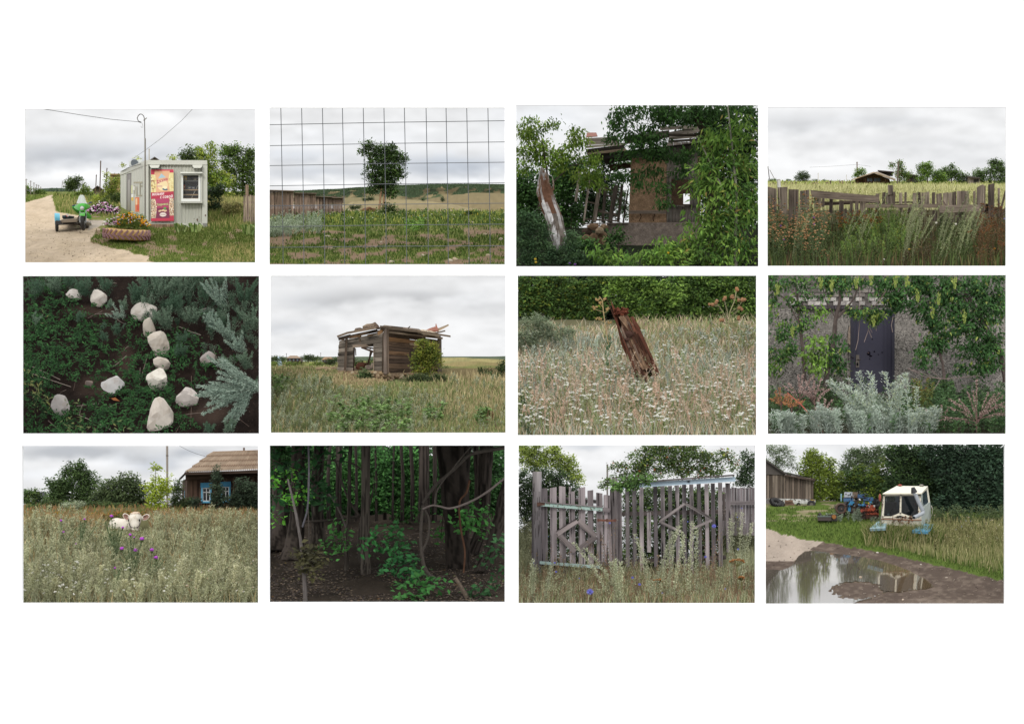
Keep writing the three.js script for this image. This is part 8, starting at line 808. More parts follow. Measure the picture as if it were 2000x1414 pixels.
// the long panel
{const t=thing('picket_fence','long grey picket panel hung from a pale blue rail with a big diamond','fence',V.p(1300,1080,D)),E=D+.35;V.board(t,'end_post',828,1180,822,290,46,D+.1,wood('#6d686b'),{t:30});V.board(t,'picket',800,1010,796,380,26,D+.15,wood('#625d60'));V.board(t,'picket',868,1000,862,380,36,E-.1,wood('#756f73'),{t:8});
[[932,925],[990,985],[1048,1042],[1165,1156],[1225,1216],[1286,1278],[1346,1336],[1402,1394],[1460,1453],[1528,1514],[1588,1578],[1640,1630],[1696,1690]].forEach(([x,x1],i)=>V.board(t,'picket',x,1020+(i%3)*30,x1,372-(x1-900)*.055,33,E,wood(w2[i%4]),{t:8,jag:.2}));V.board(t,'broken_picket',1106,900,1104,575,32,E,wood('#857f83'),{t:8});V.board(t,'end_post',1762,900,1752,330,38,E-.1,wood('#625d60'),{t:20});
V.board(t,'blue_rail',815,362,1815,298,38,E-.2,solid('#a8bccb',{roughness:.65}),{t:10,jag:.1});V.board(t,'cap_board',812,340,1805,266,12,E-.25,wood('#5a5658'),{t:44,jag:.1});V.board(t,'rear_rail',880,585,1740,565,36,E+.12,wood('#5f5957'),{t:10});V.board(t,'rear_rail',880,980,1740,940,36,E+.12,wood('#4d4746'),{t:10});part(t,'knot_hole',new MB().blob(V.p(1432,318,E-.24),[11*V.m(E),9*V.m(E),.01],H('#3a3f44'),1).geo(),grassMat);
for(const[a,b,c,d]of[[1192,650,1398,500],[1405,500,1624,628],[1190,648,1300,700],[1450,712,1624,634],[1300,700,1370,730]])V.board(t,'diamond_slat',a,b,c,d,22,E-.12,wood('#6d686a'),{t:8,jag:.1});}
{const t=thing('plank_fence','plain grey close boarded fence at the opening edge','fence',V.p(1880,700,25.6));for(let i=0;i<12;i++){const x=1722+i*24;V.board(t,'plank',x,760,x,366+(i%3)*3,22,25.6,wood(V.pick(wv)),{t:6,jag:.25});}V.board(t,'rail',1700,496,1990,494,32,25.5,wood('#6d686b'));V.board(t,'far_post',1722,640,1722,420,20,25.3,wood('#4d4746'));}
// weeds
const gg=pal('9a9a78 a8a888 86886a 8f9474'),br=pal('8a7258 9a8268 75604c'),mb=new MB();V.grass(mb,4200,[20,1130,1990,1360],[40,120],5,[...gg,...br,H('#6d7448')],.35);V.grass(mb,1400,[20,850,180,1100],[60,190],5,gg,.3);V.grass(mb,2200,[1700,850,1990,1100],[60,200],5,gg,.3);top('grass',mb.geo(),grassMat,'dry grasses standing against the picket gate','grass','stuff');
{const sp=new MB();V.grass(sp,900,[20,1120,1990,1180],[60,190],4,[...gg,...br],.4);for(let i=0;i<90;i++){const p=V.g(V.r(20,1990),V.r(1120,1180));V.weed(sp,p,V.r(90,260),{n:30,stem:H('#75704f'),pal:R()<.5?br:gg,L:14,W:6,spread:18,lean:.3});}top('tall_grass',sp.geo(),leafMat,'thin tall stems standing close against the gate pickets','grass','stuff');}
const W=new MB();for(let i=0;i<420;i++){const x=V.r(20,1990),y=V.r(1130,1360),p=V.g(x,y);V.weed(W,p,V.r(80,190),{n:44,stem:H('#75704f'),pal:R()<.35?br:gg,L:16,W:6,spread:24,up:.6,marg:8,lean:.25});}for(let i=0;i<70;i++){const p=V.g(i<46?V.r(1720,1990):V.r(20,150),V.r(930,1050));V.weed(W,p,V.r(220,i<46?480:330),{n:110,stem:H('#86876a'),pal:gg,L:17,W:6,spread:26,up:.6,marg:8});}top('weeds',W.geo(),leafMat,'grey green and brown weeds crowding the foot of the gate','weeds','stuff');
const mw=(x,y,h,dx,n,l)=>{const p0=V.g(x,y),p=[p0[0],p0[1],p0[2]],b=new MB(),t=thing('mugwort',l,'plant',p,'mugwort before the gate');for(let i=0;i<n;i++)V.weed(b,[p[0]+V.r(-.12,.12),p[1],p[2]],h*V.r(.75,1.05),{n:300,stem:H('#86876a'),pal:pal('b8bc9c c8ccb0 9ca284'),L:18,W:6,spread:26,up:.5,marg:8,dx:dx+V.r(-.1,.1),lean:.1,sw:7});part(t,'foliage',b.geo(),leafMat,true);};
mw(1150,1330,800,.35,3,'tallest pale mugwort leaning across the big diamond');mw(1130,1340,580,-.25,2,'pale mugwort arm leaning towards the gate gap');mw(860,1340,600,-.65,2,'curving mugwort plume before the small diamond');mw(190,1350,420,.1,3,'blurred pale mugwort near the thick post');mw(1460,1300,700,.0,3,'upright mugwort before the long panel end');mw(1830,1250,660,.05,5,'mugwort thicket hiding the plain fence');mw(1320,1330,560,.05,2,'slim mugwort between the two big ones');mw(900,1340,420,-.1,4,'low mugwort clump at the gate gap');
const ch=(x,y,h,dx,l,fl)=>{const p=V.g(x,y),s=new MB(),t=thing('chicory',l,'chicory',p,'chicory before the gate'),m=V.m(-p[2]);for(let i=0;i<5;i++)V.weed(s,p,h*V.r(.6,1),{n:34,stem:H('#6d5648'),pal:pal('7a5f48 8a6c50 6d6a4a'),L:11,W:8,spread:26,dx:dx+V.r(-.2,.2),sw:4,marg:8});part(t,'stem',s.geo(),leafMat,true);for(const[fx,fy,r]of fl){const q=V.p(fx,fy,-p[2]-.05),f=new MB();for(let i=0;i<15;i++){const a=i*.42+V.r(-.1,.1),d=[Math.cos(a),Math.sin(a)*.85,V.r(-.1,.35)];f.flake(add(q,d,r*.55*m),d,nrm([V.r(-.3,.3),.35,1]),r*1.05*m,r*.42*m,H('#7a7cd0',V.r(.75,1.15)));}f.blob(add(q,[0,0,.02]),[r*.25*m,r*.22*m,.02],H('#5558a8'),0);part(t,'flower',f.geo(),leafMat);}};
ch(620,1345,180,0,'big near blue chicory blossom at the lower edge',[[620,1224,30]]);ch(340,1250,420,.05,'chicory before the small gate hinge side',[[331,986,9],[342,1060,10],[155,985,6]]);ch(800,1250,620,-.03,'brown tall chicory between gate and panel',[[783,660,9],[1004,778,7],[970,1108,12]]);ch(1000,1330,260,.05,'chicory with one blossom at the lower middle',[[1027,1164,13],[1215,1235,7]]);ch(1600,1280,640,.05,'tall chicory with two blossoms before the panel end',[[1640,684,19],[1571,938,12],[1424,648,6]]);ch(1840,1320,480,0,'chicory at the opening edge by the rusty umbel',[[1832,612,5],[1838,874,9],[1733,1200,7],[1868,538,5]]);ch(700,1300,500,0,'brown chicory stems before the mint rail',[[533,1114,6],[280,770,3]]);ch(150,1100,480,.05,'brown chicory stems against the thick post',[[152,990,5]]);
for(const[x,y,r,l]of[[1830,960,60,'large rusty brown umbel at the opening edge'],[1180,1125,36,'rusty umbel low before the panel'],[1180,1240,24,'orange umbel at the lower edge'],[1865,1105,30,'small rusty umbel under the large one'],[970,1250,22,'little orange umbel near the blue blossom']]){const d=21.2,m=V.m(d),t=thing('umbel',l,'plant',V.p(x,y+260,d),'rusty umbels'),b=new MB(),s=new MB();for(let i=0;i<34;i++){const u=V.r(-1,1);b.blob(V.p(x+u*r,y+u*u*r*.3+V.r(-8,8),d+V.r(-.15,.15)),[9*m,6*m,.03],cmul(H('#8a5f38'),V.r(.7,1.2)),0);V.line(s,[[x,y+r],[x+u*r,y+u*u*r*.3+4]],1.4,d,H('#6d6a44'),3);}V.line(s,[[x+6,y+330],[x,y+r]],4,d,H('#6d7048'));part(t,'stem',s.geo(),grassMat,true);part(t,'flower_head',b.geo(),grassMat);}
}

// ---------------------------------------------------------------- twelfth view: old tractor cab by a puddle
{
const V=V12.use(),R=V.R,near=(D)=>D>24?24+(D-24)*.3:D;V.p=(x,y,D)=>View.prototype.p.call(V,x,y,near(D));V.m=(D)=>View.prototype.m.call(V,near(D));V.zs=.3;const sand=H('#a3968a',.95),mud=H('#5d5149',.8),gr=H('#56682f',.85);
const edge=(x)=>x<260?mix(700,770,(x-23)/237):x<520?mix(770,815,(x-260)/260):x<1000?mix(815,900,(x-520)/480):mix(900,1130,(x-1000)/980),water=[[10,1330],[10,1040],[60,1030],[150,1040],[215,1012],[250,985],[282,930],[340,885],[430,878],[560,900],[690,914],[830,934],[960,962],[1080,1000],[1200,1046],[1320,1110],[1395,1172],[1330,1196],[1200,1204],[1110,1222],[1010,1212],[960,1240],[900,1262],[790,1290],[700,1330]];
const island=(x,y)=>((x-770)/185)**2+((y-1205)/62)**2<.55+1.3*fbm(x/26,y/12,4);
const inW=(x,y)=>{let c=false;for(let i=0,j=water.length-1;i<water.length;j=i++){const[a,b]=water[i],[d,e]=water[j];if((b>y)!==(e>y)&&x<(d-a)*(y-b)/(e-b)+a)c=!c;}return c&&!island(x,y);};
V.ground('ground','sandy, muddy and grassy yard round the old tractor cab','ground',(x,y)=>{const n=fbm(x/50,y/18,3)-.5;if(inW(x,y+6*n))return H('#6d6050',.8);const e=edge(x)+40*n;if(y<e)return cmix(gr,H('#8a7d68',.9),y<640&&x<620?sstep(.5,.62,fbm(x/80,y/10,6))*(y<560&&x>250?1:.7):0);if(x<540-(y-780)*1.6+90*n&&y<960)return cmix(sand,H('#8f8377',.9),fbm(x/30,y/12,8)*.6);return cmix(mud,H('#7a6d62',.85),sstep(.45,.75,fbm(x/40,y/14,5))*.7+(y>1270&&x>1100?.4:0));},.012,200,120);
{const P=[],I=[],C=[];let n=0;const nx=260,ny=130,id=[];for(let j=0;j<=ny;j++)for(let i=0;i<=nx;i++){const x=mix(5,1420,i/nx),y=mix(868,1336,j/ny),q=V.g(x,y);P.push(q[0],q[1]+.009,q[2]);C.push(...cmix(H('#6a6258',.7),H('#6d5c48',.8),sstep(900,1150,x+50*fbm(x/40,y/20,2))));id.push(inW(x,y));}for(let j=0;j<ny;j++)for(let i=0;i<nx;i++){const a=j*(nx+1)+i;if(id[a]&&id[a+1]&&id[a+nx+1]&&id[a+nx+2])I.push(a,a+nx+1,a+nx+2,a,a+nx+2,a+1);}const g=new THREE.BufferGeometry();g.setAttribute('position',new THREE.BufferAttribute(new Float32Array(P),3));g.setAttribute('color',new THREE.BufferAttribute(new Float32Array(C),3));g.setIndex(I);g.computeVertexNormals();top('water',g,new THREE.MeshPhysicalMaterial({vertexColors:true,roughness:.05,ior:2.33,clearcoat:1,clearcoatRoughness:.04,side:THREE.DoubleSide}),'still muddy puddle reflecting the pale sky','puddle','structure');}  // vertex colour turns browner where the cab reflection is painted in
const st=new MB();for(let i=0;i<420;i++){const x=V.r(20,1980),y=V.r(800,1340);if(inW(x,y)||y<edge(x))continue;const p=V.g(x,y),s=V.r(1.5,5)*V.m(-p[2]);st.blob([p[0],p[1]+.01,p[2]],[s*1.4,s*.7,s],cmul(V.pick(pal('8a7d70 b5aa9c 4d443d')),V.r(.7,1.1)),0);}top('gravel',st.geo(),grassMat,'pebbles and clods scattered in the mud round the puddle','gravel','stuff');
[[795,1094,13,10,'#a39482','single pale stone sticking out of the puddle'],[932,893,11,7,'#c9c2b8','white chip at the far puddle bank'],[1140,1278,11,9,'#b5a594','tan stone in the mud at the near edge'],[1285,990,9,6,'#b5aca2','small pale stone at the grass edge of the mud'],[1495,1098,12,6,'#a89c90','flat stone far along the muddy verge']].forEach(([x,y,a,b,c,l])=>V.rock('stone',l,x,y,a,b,c,'stones at the puddle',1));
const G=pal('4c5f2c 566a32 415328 62713a'),dry=pal('948f66 a59e74 7d7d50 868358'),mb=new MB();
V.grass(mb,14000,[15,535,1990,1130],[10,26],5,G,.45,(x,y)=>y<edge(x)+20*(fbm(x/30,y/12,2)-.5)-6&&!(y<600&&x<620&&fbm(x/80,y/10,6)>.56)?1:0);for(const[a,b,c2,d]of[[840,800,1020,850],[1000,810,1230,860],[1200,810,1440,870]])V.grass(mb,700,[a,b,c2,d],[110,195],5,[...dry,...G],.5);V.grass(mb,5200,[880,680,1985,1080],[40,105],5,[...dry,...G],.3,(x,y)=>y<edge(x)-40?sstep(880,1100,x)*sstep(1080,760,y-(x-1000)*.12):0,dry);top('grass',mb.geo(),grassMat,'green verge and tall dry grass round the tractor cab','grass','stuff');
const W=new MB();for(let i=0;i<230;i++){const x=V.r(1000,1980),y=V.r(690,880)+(x-1000)*.06,p=V.g(x,y);V.weed(W,p,V.r(70,150)*(x>1350?1.2:1),{n:26,stem:H('#7d7a50'),pal:[...dry,H('#6d7a48'),H('#8a8a58')],L:15,W:5,spread:18,up:.8,head:R()<.2?pal('dcd8c8 8a8ab8 c9a088'):null,hn:2,hs:6});}for(let i=0;i<90;i++){const p=V.g(V.r(1380,1980),V.r(650,690));V.weed(W,p,V.r(80,170),{n:34,stem:H('#5a6440'),pal:pal('4f6040 5d6d4c 6d7850'),L:20,W:6,spread:26});}for(let i=0;i<60;i++){const x=V.pick([560,640,730,760,920])+V.r(-40,40),p=V.g(x,V.r(610,650));V.weed(W,p,V.r(30,x>690&&x<820?110:50),{n:30,stem:H('#8a9680'),pal:pal('8f9c86 a0ac98 7d8a70'),L:18,W:5,spread:18});}top('weeds',W.geo(),leafMat,'seeding weeds and grey wormwood before the cab and the wrecks','weeds','stuff');
// trees
const gA=pal('7a8c34 8a9c3e 66782e'),gB=pal('6d7d5a 7d8d6a 5d6d4c'),gD=pal('33492c 3f5734 2a3e25 486038'),gM=pal('56703a 648044 4a6232');
V.tree({label:'feathery grey green willow hanging over the barn',D:28.4,base:[90,440],trunks:[[[90,450,9],[85,330,7],[110,120,5]]],bark:H('#4d443c'),blobs:[[90,90,100,80],[180,110,90,80],[60,220,70,100],[160,230,110,80],[250,180,40,60],[90,350,90,60],[200,360,60,40],[50,400,40,40],[120,60,110,40]],leaf:19,clumps:.75,den:.7,wr:.3,pal:gB});
V.tree({label:'yellowish green tree between the barn and the wrecks',D:29,base:[480,480],trunks:[[[470,485,8],[460,250,5]]],blobs:[[400,130,70,70],[360,220,70,80],[460,180,80,90],[540,200,60,80],[440,300,100,90],[560,330,110,90],[480,410,110,70],[620,300,60,70],[620,420,70,60],[410,70,30,30]],leaf:22,pal:gA});
V.tree({label:'pale grey green tree tops in the middle of the tree row',D:29.8,base:[800,460],trunks:[[[800,465,7],[790,200,5]]],blobs:[[740,110,80,70],[800,130,90,90],[880,120,90,90],[690,200,70,80],[950,100,60,90],[850,230,120,80]],leaf:18,den:.8,pal:[...gB,H('#5a6e48')]});
V.tree({label:'olive green bushes closing the yard behind the wrecks',D:28.7,base:[820,470],trunks:[[[820,475,6],[820,350,4]]],blobs:[[720,320,120,110],[880,330,130,110],[800,250,90,60],[960,280,90,150],[680,420,100,60],[900,430,120,60]],leaf:21,pal:[...gM,...gA,...gD]});
V.tree({label:'dark tall trees standing right behind the cab',D:27.6,base:[1250,560],trunks:[[[1250,570,10],[1250,300,6]]],blobs:[[1090,110,110,110],[1230,110,130,110],[1120,260,120,110],[1320,220,150,140],[1200,380,160,110],[1400,400,130,140],[1050,370,70,130]],leaf:26,clumps:1.1,pal:[...gD,gM[0]]});
V.tree({label:'darkest overhanging tree filling the upper corner past the cab',D:26.4,base:[1750,660],trunks:[[[1750,670,12],[1760,300,8]]],blobs:[[1440,100,140,110],[1600,110,170,120],[1780,120,180,130],[1920,150,100,160],[1520,270,140,120],[1700,290,170,120],[1880,340,130,150],[1580,440,150,110],[1760,470,160,120],[1920,520,90,130],[1480,540,110,80],[1640,580,150,70],[1820,620,140,70]],leaf:32,clumps:1.15,pal:pal('2f4530 3a5238 263a28 46604a')});
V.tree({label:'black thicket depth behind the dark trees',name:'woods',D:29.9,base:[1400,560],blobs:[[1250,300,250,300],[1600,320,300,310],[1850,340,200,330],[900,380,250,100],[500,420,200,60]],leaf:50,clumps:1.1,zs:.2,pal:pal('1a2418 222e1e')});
// barn
{const D=28,t=thing('barn','weathered plank barn on a whitewashed base','barn',V.p(220,530,D));part(t,'back_wall',quadGeo(V.p(10,456,D+.05),V.p(404,458,D+.05),V.p(404,290,D+.05),V.p(10,240,D+.05),.3),solid('#2f2a26'));for(let i=0;i<18;i++){const x=20+i*22.5;V.board(t,'plank',x,456,x,262+(x>180?(x-180)*.12:(180-x)*-.5),19,D,wood(V.pick(['#665d55','#736a61','#544c45','#5f564f'])),{t:2,jag:.05});}const r=new MB();r.quad(V.p(0,130,D-.4),V.p(180,254,D-.4),V.p(180,240,D+1),V.p(0,110,D+1),H('#3a3533'));r.quad(V.p(180,254,D-.4),V.p(428,304,D-.4),V.p(424,290,D+1.2),V.p(180,236,D+1.2),H('#3a3533'));r.quad(V.p(0,255,D-.1),V.p(180,262,D-.1),V.p(180,245,D-.1),V.p(0,120,D-.1),H('#55504c'));part(t,'roof',r.geo(),grassMat);V.board(t,'eave_board',180,262,426,306,11,D-.42,wood('#4a413b'),{jag:0});
part(t,'base',quadGeo(V.p(90,528,D-.12),V.p(426,528,D-.12),V.p(426,462,D-.12),V.p(90,452,D-.12),.5),plaster('#b5b5b0'));const pk=new MB();for(let i=0;i<30;i++)pk.blob(V.p(V.r(110,420),V.r(458,476),D-.13),[V.r(3,9)*V.m(D),4*V.m(D),.01],H('#6d6862'),0);part(t,'fallen_render',pk.geo(),grassMat,true);part(t,'base',quadGeo(V.p(10,525,D-.1),V.p(90,527,D-.1),V.p(90,450,D-.1),V.p(10,450,D-.1),.4),plaster('#7a7570'));part(t,'yellow_mark',quadGeo(V.p(385,470,D-.14),V.p(424,471,D-.14),V.p(424,462,D-.14),V.p(385,461,D-.14),.01),solid('#b59a3a'));}
const tyre=(x,y,r,tb,D,rx,ry,label,rim)=>{const m=V.m(D),t=thing('tyre',label,'tyre',V.p(x,y+r,D),'old tyres in the yard'),q=V.p(x,y,D);part(t,'casing',V.place(new THREE.TorusGeometry((r-tb)*m,tb*m,12,30),q,rx,ry),solid('#2b2a2a',{roughness:.85}));const lg=new MB();for(let i=0;i<22;i++){const a=i/22*6.283,M4=new THREE.Matrix4().makeRotationFromEuler(new THREE.Euler(rx,ry,0,'YXZ')),f=(d,z)=>{const v=new THREE.Vector3(Math.cos(a+z*4)*d,Math.sin(a+z*4)*d,z*.9).applyMatrix4(M4);return add(q,[v.x,v.y,v.z]);};lg.tube([f(r*m*1,-tb*m*.8),f(r*m*1.03,0),f(r*m*1,tb*m*.8)],tb*m*.2,4,H('#242323'));}part(t,'tread_lug',lg.geo(),grassMat,true);if(rim)part(t,'rim',V.place(new THREE.CylinderGeometry((r-tb*1.6)*m,(r-tb*1.6)*m,tb*m,20),q,rx+Math.PI/2,0,-ry),solid(rim));};
tyre(108,486,54,17,27.4,-.9,.5,'big black tyre leaning at the end of the barn base',0);tyre(395,500,33,10,27.5,0,.1,'tyre with a dull rim standing at the barn corner','#5a554f');tyre(290,506,19,6,27.5,0,.6,'smaller tyre propped by the brown sheet',0);tyre(335,518,22,8,27.4,1.4,0,'flat lying tyre between the two standing ones',0);tyre(145,505,32,10,27.3,-.5,-.5,'tyre slumped against the big black one',0);
{const t=thing('rust_panel','brown rusty sheet leaning on the barn base','metal sheet',V.p(225,530,27.4));part(t,'sheet',quadGeo(V.p(180,528,27.4),V.p(268,520,27.4),V.p(240,474,27.6),V.p(178,476,27.6),.03),solid('#5d4636'));part(t,'lip',boardGeo(V.p(178,474,27.4),V.p(242,472,27.4),.03,.03,R),solid('#6d5442'));}
// tractor wreck heap
const bx=(t,n,x,y,w,h,D,c,th=.3,o={})=>part(t,n,quadGeo(V.p(x,y+h,D),V.p(x+w,y+h-(o.s??0),D),V.p(x+w,y-(o.s??0),D),V.p(x,y,D),th),solid(c,{roughness:.55}));const cyl=(t,n,x,y,r,L,D,c,rx,ry,rz=0)=>part(t,n,V.place(new THREE.CylinderGeometry(r*V.m(D),r*V.m(D),L*V.m(D),18),V.p(x,y,D),rx,ry,rz),solid(c,{roughness:.6}));
{const D=26,t=thing('tractor_wreck','stripped blue tractor wreck with a pale engine block on top','tractor',V.p(790,590,D));bx(t,'engine_block',662,402,66,40,D,'#a3a8ae');for(const[x,y]of[[672,412],[690,420],[708,414],[716,428]])bx(t,'port',x,y,9,12,D-.02,'#4d443f',.02);bx(t,'radiator',728,402,44,44,D+.05,'#5f4f3e');bx(t,'mudguard',656,450,78,28,D-.1,'#38597a',.5);bx(t,'side_box',770,420,54,28,D-.1,'#26486a');bx(t,'mudguard',828,446,70,26,D+.05,'#345676',.5);bx(t,'frame',655,442,170,9,D+.1,'#5f3f30');bx(t,'upright',632,415,10,60,D+.1,'#7aa0aa',.1);bx(t,'upright',818,440,9,60,D,'#2f5f8a');bx(t,'upright',770,445,8,60,D,'#554a3f');bx(t,'cover',702,478,40,16,D-.4,'#2f7aa5');bx(t,'cover',690,494,40,12,D-.4,'#2f7aa5');cyl(t,'axle_tube',815,508,11,76,D-.5,'#2a72a0',0,0,1.57);bx(t,'fuel_box',868,476,18,18,D-.3,'#2f7dab');bx(t,'axle_end',692,520,22,44,D-.5,'#347ca4');bx(t,'gearbox',712,498,56,76,D-.1,'#473a32',.6);bx(t,'steering_column',742,465,22,60,D-.2,'#3a322d',.2);bx(t,'floor',660,500,240,90,D+.3,'#2a2521',.3);part(t,'wheel',V.place(new THREE.TorusGeometry(26*V.m(D),13*V.m(D),10,24),V.p(678,510,D),0,1.1),solid('#2d2c2c'));{const sc=new MB();for(let i=0;i<70;i++){const x=V.r(660,900),y=V.r(425,575),a=R()*6.28,l=V.r(8,34);V.line(sc,[[x,y,D-.7],[x+Math.cos(a)*l,y+Math.sin(a)*l,D-.9]],V.r(1.5,4.5),D,cmul(V.pick(pal('2a2320 4d3a2e 5f4636 1d1a18 6d7a80')),V.r(.6,1.1)),5);}part(t,'gap_rod',sc.geo(),grassMat,true);}cyl(t,'lamp',862,492,7,8,D-.3,'#c7a83c',1.57,0);}  // dark and rusty rods added to stand for shaded gaps between the parts
tyre(922,496,40,17,25.8,0,.9,'large cleated tractor tyre behind the orange engine','#2d2a28');
{const D=25.2,t=thing('engine','orange red engine half sunk in the grass beside the cab','engine',V.p(870,615,D));bx(t,'block',800,545,140,46,D,'#6a3526',.5);bx(t,'panel',848,520,66,20,D-.08,'#8f4028');bx(t,'panel',850,540,60,16,D-.12,'#a5482c');bx(t,'panel',818,530,26,26,D-.1,'#7f3a28');bx(t,'sump',845,572,98,12,D-.15,'#94422c');bx(t,'foot',838,584,104,34,D-.1,'#4d2c20',.4);bx(t,'side_fin',795,555,38,66,D-.05,'#33231d',.4);{const sc=new MB();for(let i=0;i<40;i++){const x=V.r(800,940),y=V.r(510,615),a=R()*6.28,l=V.r(6,26);V.line(sc,[[x,y,D-.4],[x+Math.cos(a)*l,y+Math.sin(a)*l,D-.5]],V.r(1.5,4),D,cmul(V.pick(pal('2a1f1b 4d2f24 1f1b19')),V.r(.6,1.1)),5);}part(t,'gap_rod',sc.geo(),grassMat,true);}for(const x of[850,864,878,892,906])cyl(t,'cylinder_head',x,514,8,16,D-.05,x%3?'#a04a34':'#b5b0a8',0,0);cyl(t,'pulley',806,552,13,12,D-.2,'#8f3a28',1.57,0);bx(t,'bracket',930,540,14,40,D,'#3a302a');}  // here too added dark rods stand for the shaded gaps
{const D=25.4,t=thing('wheel_drum','rusty dark wheel drum standing upright in the yard','drum',V.p(636,585,D)),m=V.m(D);part(t,'ring',V.place(new THREE.TorusGeometry(38*m,9*m,10,28),V.p(636,535,D),0,.15),solid('#4a3830'));cyl(t,'disc',638,535,36,14,D+.1,'#1f1a18',1.57,0);cyl(t,'hub',640,537,6,20,D-.02,'#5f4a40',1.57,0);bx(t,'stand',608,560,60,44,D+.2,'#3a2f2a',.4);bx(t,'lever',582,505,8,40,D+.1,'#4d4640',.05,{s:8});}
{const D=24.6,t=thing('mower_deck','low dark rusted implement lying flat in the grass','implement',V.p(520,640,D));bx(t,'deck',445,600,110,34,D,'#3a302c',.8);bx(t,'lip',443,595,112,8,D-.02,'#5a6660',.8);bx(t,'housing',535,585,66,50,D+.1,'#2b2624',.5);cyl(t,'hub',578,602,17,14,D-.05,'#8a5a24',1.57,.3);cyl(t,'shaft',462,582,14,24,D+.3,'#2f2a28',0,0,.6);for(const x of[480,505,528])bx(t,'bolt',x,588,9,14,D+.15,'#2a2523',.1);}
// the cab
{const D=23.6,B=24.7,t=thing('tractor_cab','rust streaked cream tractor cab with pale blue mudguards in tall grass','tractor cab',V.p(1150,690,D)),cream=solid('#d3cdbb',{roughness:.5}),c2=solid('#bdb7a6',{roughness:.5}),sideM=solid('#a9b0aa',{roughness:.5}),rustM=solid('#8a5a3c',{roughness:.8});
const qd=(n,pts,th,mat,par=t)=>part(par,n,quadGeo(...pts.map(([x,y,d])=>V.p(x,y,d??D)),th),mat);
const roof=new MB(),rk=H('#d9d4c4');roof.quad(V.p(974,412,D-.1),V.p(1292,410,D-.1),V.p(1342,352,B),V.p(1088,350,B),rk);roof.quad(V.p(974,420,D-.1),V.p(1292,418,D-.1),V.p(1292,410,D-.1),V.p(974,412,D-.1),H('#c7c0ac'));roof.quad(V.p(1292,418,D-.1),V.p(1344,362,B),V.p(1342,352,B),V.p(1292,410,D-.1),H('#b8b2a2'));const rf=part(t,'roof',roof.geo(),paintMat);qd('hatch',[[1080,390,D+.3],[1205,388,D+.3],[1208,370,D+.65],[1098,370,D+.65]].map(([x,y,d])=>[x,y-3,d]),.02,cream,rf);const hr=new MB();V.line(hr,[[1078,391,D+.28],[1206,389,D+.28]],2.4,D,H('#9a6038'));V.line(hr,[[1098,366,D+.66],[1208,366,D+.66]],1.6,D,H('#b08a68'));V.line(hr,[[1078,391,D+.28],[1098,366,D+.66]],1.6,D,H('#a87850'));part(rf,'rusty_seam',hr.geo(),grassMat);
for(const[x,c]of[[1115,'#a04438'],[1290,'#8f8a80']])part(t,'roof_lamp',new MB().blob(V.p(x,344,B-.1),[16*V.m(D),7*V.m(D),.06],H(c),1).geo(),paintMat);
for(const[n,p]of[['pillar',[[966,606],[984,606],[994,420],[980,420]]],['pillar',[[1112,580],[1126,580],[1130,420],[1115,420]]],['pillar',[[1264,600],[1290,606],[1286,418],[1264,418]]],['top_rail',[[980,432],[1286,430],[1286,416],[980,418]]],['bottom_rail',[[964,616],[1040,616],[1040,598],[966,598]]],['bottom_rail',[[1040,616],[1118,590],[1118,568],[1040,600]]],['bottom_rail',[[1118,590],[1215,626],[1215,602],[1118,568]]]])qd(n,p,.06,cream);
const gm=M.cabGlass??=new THREE.MeshPhysicalMaterial({color:0x8a949c,transmission:1,thickness:0,roughness:.02});for(const p of[[[984,600],[1042,598],[1112,572],[1114,430]],[[1128,572],[1205,600],[1264,592],[1264,430]]]){const g=new THREE.BufferGeometry(),first=p[0][0]<1000,L=first?[[986,600],[1042,600],[1112,574],[1115,430],[994,430]]:[[1128,574],[1212,604],[1264,594],[1264,430],[1130,430]],v=L.map(([x,y])=>V.p(x,y,D+.02));g.setAttribute('position',new THREE.BufferAttribute(new Float32Array(v.flat()),3));g.setIndex([0,1,2,0,2,3,0,3,4]);g.computeVertexNormals();part(t,'windscreen',g,gm);}
qd('lower_panel',[[968,664],[1290,690],[1290,604],[968,612]],.06,c2);qd('panel_seam',[[966,622,D-.03],[1292,632,D-.03],[1292,626,D-.03],[966,616,D-.03]],.02,rustM);
const rs=new MB();for(let i=0;i<110;i++){const u=R(),x=u<.6?V.r(1050,1220):V.pick([970,975,982,1120,1285,1270,1240])+V.r(-4,4),y=u<.6?V.r(598,660):V.r(430,680);rs.blob(V.p(x,y,D-.035),[V.r(2,u<.6?8:3)*V.m(D),V.r(2,8)*V.m(D),.006],cmul(V.pick(pal('6d4a38 4f382c 80604a 3a2c26')),V.r(.7,1.1)),0,.4,i);}part(t,'rust_patch',rs.geo(),grassMat,true);part(t,'filler_hole',new MB().blob(V.p(1100,602,D-.05),[13*V.m(D),8*V.m(D),.02],H('#1d1815'),1).geo(),grassMat);
qd('side_panel',[[1290,690],[1372,640,B],[1362,480,B],[1290,540]],.04,sideM);qd('side_pillar',[[1286,560],[1300,545,D+.2],[1300,405,D+.2],[1286,416]],.04,sideM);qd('side_pillar',[[1346,500,B-.2],[1362,490,B],[1342,362,B],[1330,372,B-.2]],.04,cream);qd('side_rail',[[1290,420],[1344,372,B],[1342,356,B],[1290,410]],.03,cream);qd('side_window',[[1300,540,D+.2],[1348,500,B-.2],[1332,378,B-.2],[1300,410,D+.2]],.01,solid('#39434a',{roughness:.1}));part(t,'grab_rail',V.line(new MB(),[[1368,510,B-.05],[1378,530,B-.1],[1380,575,B-.1],[1368,600,B-.05]],3,D,H('#b5ada0')).geo(),paintMat);part(t,'door_seam',V.line(new MB(),[[1320,660,D+.4],[1310,560,D+.35]],2.4,D,H('#75604c')).geo(),grassMat);
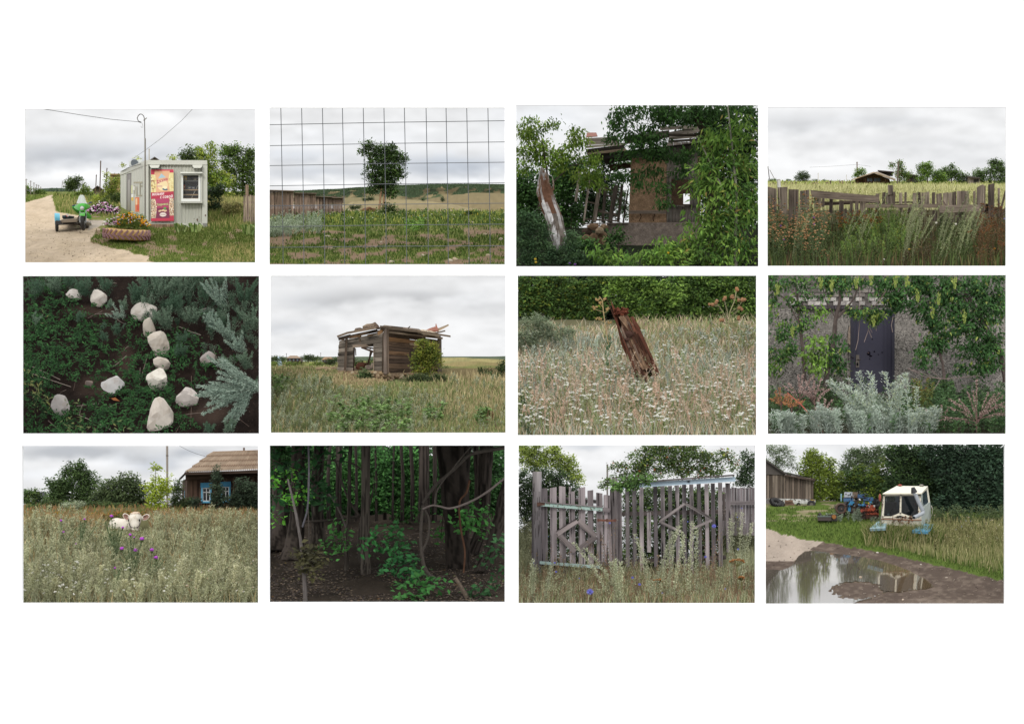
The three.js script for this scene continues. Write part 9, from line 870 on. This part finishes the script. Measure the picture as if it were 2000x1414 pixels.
qd('back_wall',[[1060,680,B],[1370,660,B],[1342,356,B],[1088,354,B]],.04,solid('#8a9296'));qd('left_wall',[[968,670],[1060,680,B],[1088,480,B],[982,480]],.03,solid('#6d6a62'));part(t,'seat',new MB().blob(V.p(1075,575,D+.5),[46*V.m(D),44*V.m(D),.18],H('#3a3836'),2,.2,4).geo(),grassMat);part(t,'steering_wheel',V.place(new THREE.TorusGeometry(34*V.m(D),3*V.m(D),6,20),V.p(1195,585,D+.3),-.6),solid('#8a8a86'));part(t,'dash',new MB().box(V.p(985,604,D+.1),[110*V.m(D),0,0],[0,18*V.m(D),0],bk(.3),H('#4d4038')).box(V.p(1135,604,D+.1),[120*V.m(D),0,0],[0,14*V.m(D),0],bk(.3),H('#4d4038')).geo(),grassMat);part(t,'paper',quadGeo(V.p(1012,588,D+.1),V.p(1030,588,D+.1),V.p(1030,577,D+.12),V.p(1012,577,D+.12),.005),solid('#d5d5d0'));part(t,'lever',V.line(new MB(),[[1008,590,D+.3],[1004,450,D+.3]],3,D,H('#9a9a96')).geo(),metalMat);part(t,'lever',V.line(new MB(),[[1020,522,D+.4],[1060,490,D+.4]],3,D,H('#a9a9a4')).geo(),metalMat);
qd('mudguard',[[870,696,D-.2],[1000,690,D-.3],[1010,640,D+.1],[935,638,D+.1]],.05,solid('#7f9aa2',{roughness:.6}));qd('mudguard',[[1215,712,D-.3],[1350,722,D-.3],[1376,662,D+.2],[1290,656,D+.2]],.05,solid('#4c86a2',{roughness:.6}));part(t,'mudguard_edge',V.line(new MB(),[[1350,722,D-.3],[1376,690,D-.1],[1384,664,D+.2]],5,D,H('#3f84a8')).geo(),paintMat);part(t,'mudguard_edge',V.line(new MB(),[[868,697,D-.2],[998,694,D-.3]],2,D,H('#a8b8b8')).geo(),paintMat);
const ex=part(t,'air_pipe',V.line(new MB(),[[1240,418,D-.3],[1270,490,D-.3],[1302,556,D-.3],[1300,574,D-.35],[1272,588,D-.4],[1228,608,D-.45]],15,D,H('#93989e'),12).geo(),paintMat);part(ex,'pipe_mouth',new MB().blob(V.p(1228,608,D-.55),[11*V.m(D),9*V.m(D),.05],H('#17181a'),1).geo(),grassMat);part(ex,'joint_ring',V.line(new MB(),[[1298,548,D-.3],[1304,560,D-.3]],17,D,H('#7d8288'),12).geo(),paintMat);const cap=new MB();V.line(cap,[[1222,402,D-.3],[1236,420,D-.3]],12,D,H('#a8acb0'),10);part(ex,'neck',cap.geo(),paintMat);const cg=new THREE.CylinderGeometry(14*V.m(D),26*V.m(D),42*V.m(D),14);part(ex,'rain_cap',V.place(cg,V.p(1226,384,D-.3),.2,0,.25),solid('#232427',{roughness:.6}));
part(t,'mirror',new MB().blob(V.p(952,446,D-.1),[10*V.m(D),32*V.m(D),.04],H('#8a4536'),2).geo(),paintMat);part(t,'mirror_arm',V.line(new MB(),[[952,470,D-.1],[984,480,D-.05]],2.5,D,H('#6d5a4c')).geo(),grassMat);}
}

// ---------------------------------------------------------------- draw
const renderer = new THREE.WebGLRenderer({ antialias: true });
renderer.setSize(1024, 723); renderer.toneMapping = THREE.LinearToneMapping; renderer.toneMappingExposure = EXPOSURE;
renderer.shadowMap.enabled = true; renderer.shadowMap.type = THREE.PCFSoftShadowMap;
renderer.render(scene, camera);
